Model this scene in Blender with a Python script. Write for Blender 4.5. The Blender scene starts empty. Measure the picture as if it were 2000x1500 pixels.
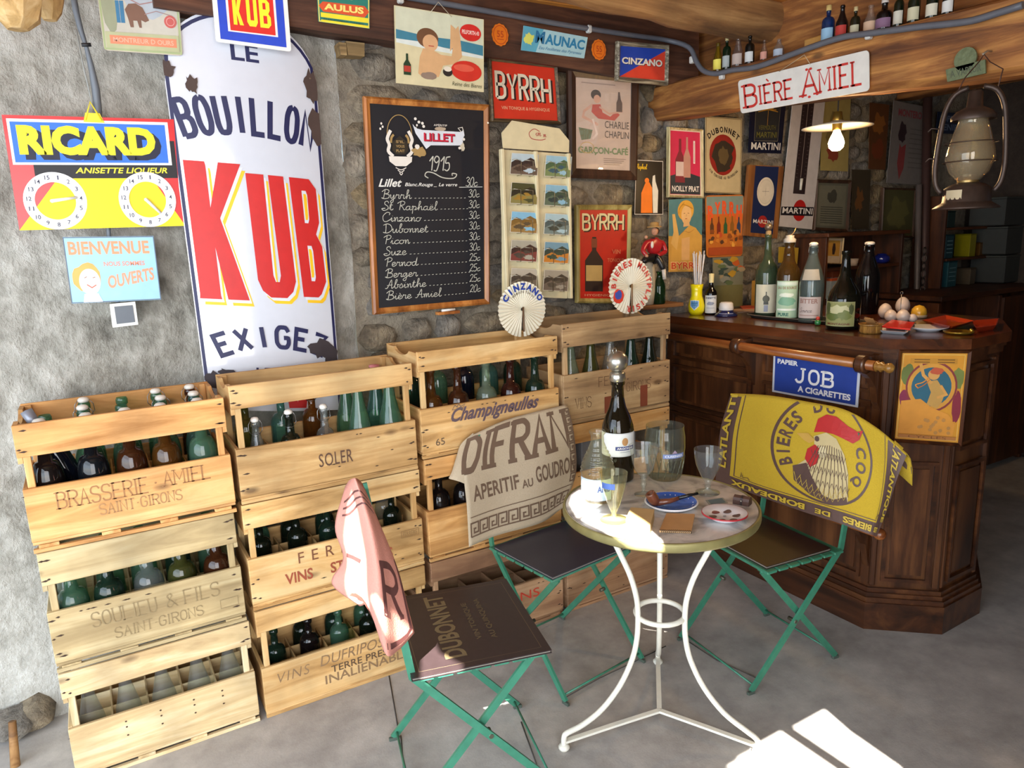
import bpy, math, random
from math import sin, cos, pi, sqrt, atan2
from mathutils import Vector, Matrix
from mathutils.geometry import tessellate_polygon
random.seed(7)
SC = bpy.context.scene
COL = SC.collection
V = Vector
# ------------------------------------------------------------------ camera
H = 1.6
YAW, PITCH, ROLL, FPX = 0.5271652, 0.2039888, 0.0352609, 1400.32
def _axes():
    cy, sy, cp, sp, cr, sr = cos(YAW), sin(YAW), cos(PITCH), sin(PITCH), cos(ROLL), sin(ROLL)
    f = V((sy*cp, cy*cp, -sp)); r = V((cy, -sy, 0)); d = f.cross(r)
    return r*cr + d*sr, r*(-sr) + d*cr, f
AX, AD, AF = _axes()
cam_d = bpy.data.cameras.new('camera'); cam = bpy.data.objects.new('camera', cam_d); COL.objects.link(cam)
m = Matrix((AX, -AD, -AF)).transposed().to_4x4(); m.translation = V((0, 0, H)); cam.matrix_world = m
cam_d.sensor_width = 36; cam_d.lens = FPX/2000*36; cam_d.clip_start = 0.02
SC.camera = cam
# ------------------------------------------------------------------ view, world, sun, daylight
SC.view_settings.view_transform = 'Standard'; SC.view_settings.look = 'None'
SC.view_settings.gamma = 1; SC.view_settings.use_curve_mapping = False
SC.view_settings.exposure = 0.0
wd = bpy.data.worlds.new('world'); SC.world = wd; wd.use_nodes = True
wn = wd.node_tree.nodes; bg = wn['Background']
sky = wn.new('ShaderNodeTexSky'); sky.sky_type = 'NISHITA'; sky.sun_disc = False
sky.sun_elevation = math.radians(42); sky.sun_rotation = math.radians(220)
wd.node_tree.links.new(sky.outputs[0], bg.inputs[0]); bg.inputs[1].default_value = 0.22
SUND = V((0.52, 0.55, -0.655)).normalized()
def light(kind, name, loc, energy, color, **k):
    l = bpy.data.lights.new(name, kind); l.energy = energy; l.color = color
    for a, b in k.items(): setattr(l, a, b)
    o = bpy.data.objects.new(name, l); COL.objects.link(o); o.location = loc; return o
def aim(o, d): o.rotation_euler = V(d).to_track_quat('-Z', 'Y').to_euler()
s = light('SUN', 'sun', (-3, -3, 5), 64.0, (1, .95, .86), angle=0.0045); aim(s, SUND)
s = light('AREA', 'daylight_side_opening', (-1.7, .9, 1.2), 112, (.75, .87, 1), shape='RECTANGLE', size=2.6, size_y=2.3); aim(s, (1, .55, -.05))
s = light('AREA', 'daylight_front_opening', (-.35, -1.5, 1.5), 122, (.97, .97, 1), shape='RECTANGLE', size=2.2, size_y=2.0); aim(s, (.4, 1, -.05))
# ------------------------------------------------------------------ pixel rays -> points on real planes
def ray(x, y): return AX*((x-1000)/FPX) + AD*((y-750)/FPX) + AF
def onX(x, y, X): d = ray(x, y); return d*(X/d.x) + V((0, 0, H))
def onY(x, y, Y): d = ray(x, y); return d*(Y/d.y) + V((0, 0, H))
def onZ(x, y, Z): d = ray(x, y); return d*((Z-H)/d.z) + V((0, 0, H))
def onP(x, y, P, N):
    d = ray(x, y); O = V((0, 0, H)); return O + d*((V(P)-O).dot(V(N))/d.dot(V(N)))
def depth(P): return (V(P)-V((0, 0, H))).dot(AF)
def pxy(P): c = V(P)-V((0, 0, H)); z = c.dot(AF); return 1000+FPX*c.dot(AX)/z, 750+FPX*c.dot(AD)/z
def topz(P, ty):            # height of the point straight above P seen at row ty
    lo, hi = P[2]-1, P[2]+2
    for _ in range(40):
        mid = (lo+hi)/2
        if pxy((P[0], P[1], mid))[1] > ty: lo = mid
        else: hi = mid
    return lo
def wid(P, w): return w*depth(P)/FPX
# ------------------------------------------------------------------ materials
def lin(c):
    if isinstance(c, str): c = [int(c[i:i+2], 16)/255 for i in (0, 2, 4)]
    return [x/12.92 if x <= .04045 else ((x+.055)/1.055)**2.4 for x in c[:3]] + [1]
MATS = {}
def _new(name):
    m = bpy.data.materials.new(name); m.use_nodes = True
    n = m.node_tree.nodes; return m, n, m.node_tree.links, n['Principled BSDF']
def setp(b, **k):
    for a, v in k.items():
        b.inputs[a.replace('_', ' ')].default_value = v
def C(c, rough=.5, metal=0, var=.12, coat=0, bump=0, scale=25, emit=0):
    key = (str(c), rough, metal, var, coat, bump, scale, emit)
    if key in MATS: return MATS[key]
    m, n, l, b = _new('paint'); L = lin(c)
    nz = n.new('ShaderNodeTexNoise'); nz.inputs['Scale'].default_value = scale; nz.inputs['Detail'].default_value = 5
    tc = n.new('ShaderNodeTexCoord'); l.new(tc.outputs['Object'], nz.inputs['Vector'])
    mx = n.new('ShaderNodeMix'); mx.data_type = 'RGBA'
    mx.inputs[6].default_value = [max(0, x*(1-var*1.5)) for x in L[:3]]+[1]
    mx.inputs[7].default_value = [min(1, x*(1+var)) for x in L[:3]]+[1]
    l.new(nz.outputs[0], mx.inputs[0]); l.new(mx.outputs[2], b.inputs['Base Color'])
    setp(b, Roughness=rough, Metallic=metal, Coat_Weight=coat)
    if coat: b.inputs['Coat Roughness'].default_value = .06
    if bump:
        bp = n.new('ShaderNodeBump'); bp.inputs['Strength'].default_value = bump; bp.inputs['Distance'].default_value = .004
        l.new(nz.outputs[0], bp.inputs['Height']); l.new(bp.outputs[0], b.inputs['Normal'])
    if emit:
        b.inputs['Emission Color'].default_value = L; b.inputs['Emission Strength'].default_value = emit
    MATS[key] = m; return m
def glass(c, rough=.03, dens=1.0):
    key = ('g', str(c), rough)
    if key in MATS: return MATS[key]
    m, n, l, b = _new('glass'); n.remove(b); L = lin(c); dk = [x**1.9 for x in L[:3]]+[1]   # thin-walled coloured glass
    ge = n.new('ShaderNodeNewGeometry'); dp = n.new('ShaderNodeVectorMath'); dp.operation = 'DOT_PRODUCT'
    l.new(ge.outputs['Normal'], dp.inputs[0]); l.new(ge.outputs['Incoming'], dp.inputs[1])
    def mt(op, a, b_=None, clamp=False):
        q = n.new('ShaderNodeMath'); q.operation = op; q.use_clamp = clamp
        for i_, x in enumerate((a, b_)):
            if x is None: continue
            if isinstance(x, (int, float)): q.inputs[i_].default_value = x
            else: l.new(x, q.inputs[i_])
        return q.outputs[0]
    ab = mt('ABSOLUTE', dp.outputs['Value']); graz = mt('SUBTRACT', 1.0, ab, True)
    mx = n.new('ShaderNodeMix'); mx.data_type = 'RGBA'; mx.inputs[6].default_value = L; mx.inputs[7].default_value = dk; l.new(mt('POWER', graz, 1.6), mx.inputs[0])
    tr = n.new('ShaderNodeBsdfTransparent'); l.new(mx.outputs[2], tr.inputs[0])
    gl = n.new('ShaderNodeBsdfGlossy'); gl.inputs['Roughness'].default_value = rough
    fr = n.new('ShaderNodeMath'); fr.operation = 'MULTIPLY_ADD'; fr.inputs[1].default_value = .9; fr.inputs[2].default_value = .045; l.new(mt('POWER', graz, 4.0), fr.inputs[0])
    m1 = n.new('ShaderNodeMixShader'); l.new(fr.outputs[0], m1.inputs[0]); l.new(tr.outputs[0], m1.inputs[1]); l.new(gl.outputs[0], m1.inputs[2])
    df = n.new('ShaderNodeBsdfDiffuse'); df.inputs[0].default_value = [min(1, x*1.1+.02) for x in L[:3]]+[1]
    m2 = n.new('ShaderNodeMixShader'); m2.inputs[0].default_value = .09 if min(L[:3]) < .6 else .035; l.new(m1.outputs[0], m2.inputs[1]); l.new(df.outputs[0], m2.inputs[2])
    l.new(m2.outputs[0], n['Material Output'].inputs[0])
    MATS[key] = m; return m
def ramp(n, stops):
    r = n.new('ShaderNodeValToRGB'); e = r.color_ramp.elements
    while len(e) < len(stops): e.new(.5)
    for i, (p, c) in enumerate(stops): e[i].position = p; e[i].color = lin(c)
    return r
def wood(c0, c1, c2, axis='X', rough=.6, scale=1.0, knots=True, coat=0, bump=.25, gray=0):
    key = ('w', c0, c1, c2, axis, rough, scale, knots, coat)
    if key in MATS: return MATS[key]
    m, n, l, b = _new('wood')
    tc = n.new('ShaderNodeTexCoord'); mp = n.new('ShaderNodeMapping'); oi = n.new('ShaderNodeObjectInfo')
    sc = {'X': (1.2, 14, 14), 'Y': (14, 1.2, 14), 'Z': (14, 14, 1.2)}[axis]
    mp.inputs['Scale'].default_value = [x*scale for x in sc]
    ad = n.new('ShaderNodeVectorMath'); ad.operation = 'ADD'
    mu = n.new('ShaderNodeMath'); mu.operation = 'MULTIPLY'; mu.inputs[1].default_value = 37
    l.new(oi.outputs['Random'], mu.inputs[0]); l.new(tc.outputs['Object'], ad.inputs[0]); l.new(mu.outputs[0], ad.inputs[1])
    l.new(ad.outputs[0], mp.inputs['Vector'])
    nz = n.new('ShaderNodeTexNoise'); nz.inputs['Scale'].default_value = 2.2; nz.inputs['Detail'].default_value = 9
    nz.inputs['Roughness'].default_value = .62; nz.inputs['Distortion'].default_value = .8
    l.new(mp.outputs[0], nz.inputs['Vector'])
    r = ramp(n, [(.34, c0), (.5, c1), (.66, c2)]); l.new(nz.outputs[0], r.inputs[0])
    big = n.new('ShaderNodeTexNoise'); big.inputs['Scale'].default_value = 5; big.inputs['Detail'].default_value = 4
    l.new(ad.outputs[0], big.inputs['Vector'])
    hv = n.new('ShaderNodeHueSaturation'); l.new(r.outputs[0], hv.inputs['Color'])
    mr = n.new('ShaderNodeMapRange'); mr.inputs['From Min'].default_value = .3; mr.inputs['From Max'].default_value = .7
    mr.inputs['To Min'].default_value = .72; mr.inputs['To Max'].default_value = 1.2
    l.new(big.outputs[0], mr.inputs[0]); l.new(mr.outputs[0], hv.inputs['Value'])
    out = hv.outputs[0]
    if knots:
        vo = n.new('ShaderNodeTexVoronoi'); vo.inputs['Scale'].default_value = 1
        mp2 = n.new('ShaderNodeMapping'); mp2.inputs['Scale'].default_value = {'X': (4, 9, 9), 'Y': (9, 4, 9), 'Z': (9, 9, 4)}[axis]
        l.new(ad.outputs[0], mp2.inputs['Vector']); l.new(mp2.outputs[0], vo.inputs['Vector'])
        r2 = n.new('ShaderNodeMapRange'); r2.inputs['From Min'].default_value = .06; r2.inputs['From Max'].default_value = .14
        r2.inputs['To Min'].default_value = .75; r2.inputs['To Max'].default_value = 0
        l.new(vo.outputs['Distance'], r2.inputs[0])
        mx = n.new('ShaderNodeMix'); mx.data_type = 'RGBA'; mx.inputs[7].default_value = lin('4a2f18')
        l.new(out, mx.inputs[6]); l.new(r2.outputs[0], mx.inputs[0]); out = mx.outputs[2]
    l.new(out, b.inputs['Base Color']); setp(b, Roughness=rough, Coat_Weight=coat)
    if coat: b.inputs['Coat Roughness'].default_value = .25
    bp = n.new('ShaderNodeBump'); bp.inputs['Strength'].default_value = bump; bp.inputs['Distance'].default_value = .004
    l.new(nz.outputs[0], bp.inputs['Height']); l.new(bp.outputs[0], b.inputs['Normal'])
    MATS[key] = m; return m
def rock(name, stops, s1=3, s2=22, s3=120, rough=.92, bump=.9, dist=.02, aniso=(1, 1, 1), rnd=.25):
    m, n, l, b = _new(name); tc = n.new('ShaderNodeTexCoord'); mp = n.new('ShaderNodeMapping'); mp.inputs['Scale'].default_value = aniso
    l.new(tc.outputs['Object'], mp.inputs['Vector'])
    N = []
    for s_ in (s1, s2, s3):
        z = n.new('ShaderNodeTexNoise'); z.inputs['Scale'].default_value = s_; z.inputs['Detail'].default_value = 8; z.inputs['Roughness'].default_value = .65
        l.new(mp.outputs[0], z.inputs['Vector']); N.append(z)
    a = n.new('ShaderNodeMath'); a.operation = 'MULTIPLY_ADD'; a.inputs[1].default_value = .5; l.new(N[1].outputs[0], a.inputs[0])
    h = n.new('ShaderNodeMath'); h.operation = 'MULTIPLY'; h.inputs[1].default_value = .5; l.new(N[0].outputs[0], h.inputs[0]); l.new(h.outputs[0], a.inputs[2])
    r = ramp(n, stops); l.new(a.outputs[0], r.inputs[0])
    oi = n.new('ShaderNodeObjectInfo'); hv = n.new('ShaderNodeHueSaturation'); mr = n.new('ShaderNodeMapRange')
    mr.inputs['To Min'].default_value = 1-rnd; mr.inputs['To Max'].default_value = 1+rnd
    l.new(oi.outputs['Random'], mr.inputs[0]); l.new(mr.outputs[0], hv.inputs['Value']); l.new(r.outputs[0], hv.inputs['Color'])
    k7 = n.new('ShaderNodeMath'); k7.operation = 'MULTIPLY'; k7.inputs[1].default_value = 7.31; k8 = n.new('ShaderNodeMath'); k8.operation = 'FRACT'
    l.new(oi.outputs['Random'], k7.inputs[0]); l.new(k7.outputs[0], k8.inputs[0]); ms = n.new('ShaderNodeMapRange'); ms.inputs['To Min'].default_value = 1-rnd*2.2; ms.inputs['To Max'].default_value = 1+rnd*2.6
    l.new(k8.outputs[0], ms.inputs[0]); l.new(ms.outputs[0], hv.inputs['Saturation'])
    l.new(hv.outputs[0], b.inputs['Base Color'])
    b2 = n.new('ShaderNodeMath'); b2.operation = 'MULTIPLY_ADD'; b2.inputs[1].default_value = .45
    l.new(N[2].outputs[0], b2.inputs[0]); l.new(a.outputs[0], b2.inputs[2])
    bp = n.new('ShaderNodeBump'); bp.inputs['Strength'].default_value = bump; bp.inputs['Distance'].default_value = dist
    l.new(b2.outputs[0], bp.inputs['Height']); l.new(bp.outputs[0], b.inputs['Normal']); setp(b, Roughness=rough)
    return m
# ------------------------------------------------------------------ mesh builder
class MB:
    def __init__(s): s.v = []; s.f = []; s.m = []; s.sm = []
    def add(s, vs, fs, m=0, smooth=False):
        o = len(s.v); s.v += [V(p) for p in vs]
        for f in fs: s.f.append([i+o for i in f]); s.m.append(m); s.sm.append(smooth)
        return s
    def hexa(s, p, m=0):   # p: 8 corners, bottom ring then top ring (ccw from above)
        return s.add(p, [(3, 2, 1, 0), (4, 5, 6, 7), (0, 1, 5, 4), (1, 2, 6, 5), (2, 3, 7, 6), (3, 0, 4, 7)], m)
    def box(s, c, sz, m=0, rot=None, b=None):
        c = V(c); h = V(sz)/2
        if b is None: b = min(h)*.12
        b = min(b, min(h)*.9)
        vs = []; idx = {}
        for sx in (-1, 1):
            for sy in (-1, 1):
                for sz_ in (-1, 1):
                    for ax in range(3):
                        p = V((sx*(h.x-b), sy*(h.y-b), sz_*(h.z-b)))
                        p[ax] += (sx, sy, sz_)[ax]*b
                        idx[(sx, sy, sz_, ax)] = len(vs); vs.append(p)
        fs = []
        for ax in range(3):
            u, w = [(1, 2), (2, 0), (0, 1)][ax]
            for sg in (-1, 1):
                q = []
                for a, bb in ((-1, -1), (1, -1), (1, 1), (-1, 1)):
                    k = [0, 0, 0]; k[ax] = sg; k[u] = a; k[w] = bb; q.append(idx[(*k, ax)])
                fs.append(q if sg > 0 else q[::-1])
            # edges parallel to ax
            for a in (-1, 1):
                for bb in (-1, 1):
                    k0 = [0, 0, 0]; k0[ax] = -1; k0[u] = a; k0[w] = bb; k1 = list(k0); k1[ax] = 1
                    q = [idx[(*k0, u)], idx[(*k1, u)], idx[(*k1, w)], idx[(*k0, w)]]
                    fs.append(q if a*bb < 0 else q[::-1])
        for sx in (-1, 1):
            for sy in (-1, 1):
                for sz_ in (-1, 1):
                    q = [idx[(sx, sy, sz_, a)] for a in range(3)]
                    fs.append(q if sx*sy*sz_ > 0 else q[::-1])
        if rot is not None: vs = [rot @ p for p in vs]
        return s.add([p+c for p in vs], fs, m)
    def prism(s, poly, off, m=0):      # poly: list of 3D points, off: extrusion vector
        n = len(poly); a = [V(p) for p in poly]; b = [p+V(off) for p in a]
        s.add(a+b, [[i, (i+1) % n, (i+1) % n+n, i+n] for i in range(n)], m)
        for ring, rev in ((a, True), (b, False)):
            t = tessellate_polygon([ring]); s.add(ring, [list(q)[::-1] if rev else list(q) for q in t], m)
        return s
    def lathe(s, prof, n=20, c=(0, 0, 0), m=0, smooth=True, axis=None, a0=0, a1=2*pi):
        c = V(c); vs = []; full = abs(a1-a0-2*pi) < 1e-6; k = n if full else n+1
        for r, z in prof:
            for i in range(k):
                a = a0+(a1-a0)*i/n; vs.append(V((r*cos(a), r*sin(a), z)))
        fs = []
        for j in range(len(prof)-1):
            for i in range(n):
                i2 = (i+1) % k; fs.append((j*k+i, j*k+i2, (j+1)*k+i2, (j+1)*k+i))
        if axis is not None:
            q = V((0, 0, 1)).rotation_difference(V(axis)); vs = [q @ p for p in vs]
        return s.add([p+c for p in vs], fs, m, smooth)
    def tube(s, path, r, n=8, m=0, closed=False, smooth=True, flat=None, up=None):
        P = [V(p) for p in path]; N = len(P); vs = []
        R = r if isinstance(r, (list, tuple)) else [r]*N
        prev = None
        for i, p in enumerate(P):
            if closed: t = (P[(i+1) % N]-P[i-1])
            else: t = P[min(i+1, N-1)]-P[max(i-1, 0)]
            t = t.normalized() if t.length > 1e-9 else V((0, 0, 1))
            if up is not None: u = V(up)
            elif prev is None: u = V((0, 0, 1)) if abs(t.z) < .9 else V((1, 0, 0))
            else: u = prev
            x = t.cross(u)
            if x.length < 1e-6: x = t.cross(V((1, .3, 0)))
            x.normalize(); y = x.cross(t).normalized(); prev = y
            for k in range(n):
                a = 2*pi*k/n
                if flat: # rectangular-ish section: (wx, wy)
                    cx, cy = cos(a+pi/n), sin(a+pi/n); q = max(abs(cx), abs(cy)); vs.append(p+x*cx/q*flat[0]+y*cy/q*flat[1])
                else: vs.append(p+x*cos(a)*R[i]+y*sin(a)*R[i])
        fs = []; M_ = N if closed else N-1
        for i in range(M_):
            j = (i+1) % N
            for k in range(n):
                k2 = (k+1) % n; fs.append((i*n+k, i*n+k2, j*n+k2, j*n+k))
        s.add(vs, fs, m, smooth and not flat)
        if not closed:
            s.f.append([len(s.v)-N*n+k for k in range(n)][::-1]); s.m.append(m); s.sm.append(False)
            s.f.append([len(s.v)-n+k for k in range(n)]); s.m.append(m); s.sm.append(False)
        return s
    def ball(s, c, r, m=0, n=12, sc=(1, 1, 1)):
        c = V(c); k = n//2+1
        prof = [(max(1e-4, r*sin(pi*i/k)), -r*cos(pi*i/k)) for i in range(k+1)]
        t = MB().lathe(prof, n); return s.add([V((p.x*sc[0], p.y*sc[1], p.z*sc[2]))+c for p in t.v], t.f, m, True)
    def xf(s, M):
        s.v = [M @ p for p in s.v]; return s
    def mesh(s, name, mats, off=V((0, 0, 0))):
        me = bpy.data.meshes.new(name); me.from_pydata([p-off for p in s.v], [], s.f)
        for mt in mats: me.materials.append(mt)
        me.polygons.foreach_set('material_index', s.m); me.polygons.foreach_set('use_smooth', s.sm); me.update(); return me
OFF = {}
def woff(o): return OFF.get(o.name, V((0, 0, 0)))
def tag(o, label=None, cat=None, group=None, kind=None):
    for k, v in (('label', label), ('category', cat), ('group', group), ('kind', kind)):
        if v: o[k] = v
    return o
def thing(name, label, cat, loc=(0, 0, 0), group=None):
    o = bpy.data.objects.new(name, None); COL.objects.link(o); o.empty_display_size = .05
    o.location = loc; OFF[o.name] = V(loc); return tag(o, label, cat, group)
def part(name, mb, mats, parent=None, label=None, kind=None):
    if not isinstance(mats, (list, tuple)): mats = [mats]
    off = woff(parent) if parent else V((0, 0, 0))
    o = bpy.data.objects.new(name, mb.mesh(name, mats, off)); COL.objects.link(o)
    if parent: o.parent = parent
    OFF[o.name] = off
    return tag(o, label, None, None, kind)
def single(name, mb, mats, label, cat, group=None):
    if not isinstance(mats, (list, tuple)): mats = [mats]
    c = V((sum(p.x for p in mb.v)/len(mb.v), sum(p.y for p in mb.v)/len(mb.v), min(p.z for p in mb.v)))
    o = bpy.data.objects.new(name, mb.mesh(name, mats, c)); o.location = c; COL.objects.link(o); OFF[o.name] = c
    return tag(o, label, cat, group)
def struct(name, mb, mats, parent=None):
    o = part(name, mb, mats, parent)
    if not parent: o['kind'] = 'structure'
    return o
def copy_tree(o, parent=None):
    c = o.copy(); COL.objects.link(c)
    if parent: c.parent = parent
    for ch in o.children: copy_tree(ch, c)
    return c
# ------------------------------------------------------------------ letters
_TX = {}
def sans(s, bold=0, shear=0, space=1):
    key = (s, bold, shear, space)
    if key in _TX: return _TX[key]
    cu = bpy.data.curves.new('t', 'FONT'); cu.body = s; cu.offset = bold; cu.shear = shear; cu.resolution_u = 3; cu.space_character = space
    cu.fill_mode = 'FRONT'
    ob = bpy.data.objects.new('t', cu); COL.objects.link(ob); bpy.context.view_layer.update()
    me = ob.evaluated_get(bpy.context.evaluated_depsgraph_get()).to_mesh()
    vs = [(v.co.x, v.co.y) for v in me.vertices]; fs = [tuple(p.vertices) for p in me.polygons]
    bpy.data.objects.remove(ob); bpy.data.curves.remove(cu)
    if not vs: _TX[key] = ([], []); return _TX[key]
    x0 = min(p[0] for p in vs); x1 = max(p[0] for p in vs); y0 = min(p[1] for p in vs); y1 = max(p[1] for p in vs)
    asp = (x1-x0)/max(1e-6, y1-y0)
    _TX[key] = ([((p[0]-x0)/max(1e-6, x1-x0), (p[1]-y0)/max(1e-6, y1-y0)) for p in vs], fs, asp); return _TX[key]
G = {  # capital skeletons in a unit box, y up
'A': [[(0, 0), (.5, 1), (1, 0)], [(.2, .36), (.8, .36)]], 'B': [[(0, 0), (0, 1), (.65, 1), (.92, .88), (.92, .64), (.68, .53), (0, .53)], [(.68, .53), (1, .42), (1, .12), (.7, 0), (0, 0)]],
'C': [[(1, .78), (.8, 1), (.25, 1), (0, .78), (0, .22), (.25, 0), (.8, 0), (1, .22)]], 'D': [[(0, 0), (0, 1), (.6, 1), (1, .72), (1, .28), (.6, 0), (0, 0)]],
'E': [[(1, 1), (0, 1), (0, 0), (1, 0)], [(0, .53), (.75, .53)]], 'F': [[(1, 1), (0, 1), (0, 0)], [(0, .53), (.75, .53)]],
'G': [[(1, .78), (.8, 1), (.25, 1), (0, .78), (0, .22), (.25, 0), (.8, 0), (1, .2), (1, .48), (.6, .48)]], 'H': [[(0, 0), (0, 1)], [(1, 0), (1, 1)], [(0, .5), (1, .5)]],
'I': [[(.5, 0), (.5, 1)]], 'J': [[(.8, 1), (.8, .2), (.55, 0), (.2, 0), (0, .2)]], 'K': [[(0, 0), (0, 1)], [(1, 1), (.05, .45)], [(.35, .62), (1, 0)]],
'L': [[(0, 1), (0, 0), (1, 0)]], 'M': [[(0, 0), (0, 1), (.5, .3), (1, 1), (1, 0)]], 'N': [[(0, 0), (0, 1), (1, 0), (1, 1)]],
'O': [[(.5, 1), (.2, .95), (0, .72), (0, .28), (.2, .05), (.5, 0), (.8, .05), (1, .28), (1, .72), (.8, .95), (.5, 1)]],
'P': [[(0, 0), (0, 1), (.7, 1), (1, .86), (1, .62), (.7, .48), (0, .48)]], 'R': [[(0, 0), (0, 1), (.7, 1), (1, .86), (1, .64), (.7, .5), (0, .5)], [(.5, .5), (1, 0)]],
'Q': [[(.5, 1), (.2, .95), (0, .72), (0, .28), (.2, .05), (.5, 0), (.8, .05), (1, .28), (1, .72), (.8, .95), (.5, 1)], [(.6, .25), (1, -.08)]],
'S': [[(1, .82), (.8, 1), (.22, 1), (0, .84), (0, .64), (.2, .54), (.8, .46), (1, .34), (1, .16), (.8, 0), (.2, 0), (0, .18)]],
'T': [[(0, 1), (1, 1)], [(.5, 1), (.5, 0)]], 'U': [[(0, 1), (0, .22), (.2, 0), (.8, 0), (1, .22), (1, 1)]], 'V': [[(0, 1), (.5, 0), (1, 1)]],
'X': [[(0, 0), (1, 1)], [(0, 1), (1, 0)]], 'Y': [[(0, 1), (.5, .45), (1, 1)], [(.5, .45), (.5, 0)]], 'Z': [[(0, 1), (1, 1), (0, 0), (1, 0)]],
'&': [[(1, 0), (.2, .75), (.2, .9), (.45, 1), (.65, .85), (.1, .3), (.1, .1), (.4, 0), (.95, .45)]], '-': [[(.15, .5), (.85, .5)]], '.': [[(.4, .5), (.6, .5)]],
'8': [[(.5, 1), (.1, .85), (.15, .6), (.85, .4), (.9, .15), (.5, 0), (.1, .15), (.15, .4), (.85, .6), (.9, .85), (.5, 1)]], '5': [[(.9, 1), (.1, 1), (.05, .55), (.7, .6), (1, .4), (.9, .1), (.5, 0), (0, .1)]],
'4': [[(.7, 0), (.7, 1), (0, .3), (1, .3)]], '6': [[(.9, .9), (.5, 1), (.1, .7), (0, .3), (.3, 0), (.8, .05), (1, .3), (.8, .55), (.1, .45)]], ' ': []}
def _round(P):      # soften the bowls, keep corners that sit on the stem
    cl = P[0] == P[-1] and P[0][0] > 0; o = [P[0]]
    for a, b, c in zip(P, P[1:], P[2:]):
        ang = (b[0]-a[0])*(c[0]-b[0])+(b[1]-a[1])*(c[1]-b[1])
        if b[0] < .001 and (a[0] < .001 or c[0] < .001) and b[1] in (0, 1, .53, .48, .5): o.append(b); continue
        o += [(b[0]+(a[0]-b[0])*.28, b[1]+(a[1]-b[1])*.28), (b[0]*.86+.07*(a[0]+c[0]), b[1]*.86+.07*(a[1]+c[1])), (b[0]+(c[0]-b[0])*.28, b[1]+(c[1]-b[1])*.28)]
    return o+[P[-1]]
for _c in 'BCDGJOPQRSU568&': G[_c] = [_round(p) if len(p) > 3 else p for p in G[_c]]
SER = {'A': [(0, 0), (1, 0)], 'B': [(0, 0), (0, 1)], 'D': [(0, 0), (0, 1)], 'E': [(0, 0), (0, 1)], 'F': [(0, 0), (0, 1)], 'H': [(0, 0), (0, 1), (1, 0), (1, 1)], 'I': [(.5, 0), (.5, 1)],
       'L': [(0, 0), (0, 1)], 'M': [(0, 0), (1, 0), (0, 1), (1, 1)], 'N': [(0, 0), (0, 1), (1, 1)], 'P': [(0, 0)], 'R': [(0, 0), (0, 1), (1, 0)], 'T': [(.5, 0)], 'U': [(0, 1), (1, 1)], 'V': [(0, 1), (1, 1)], 'J': [(.8, 1)], 'K': [(0, 0), (0, 1), (1, 0), (1, 1)], 'Y': [(.5, 0), (0, 1), (1, 1)]}
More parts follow.
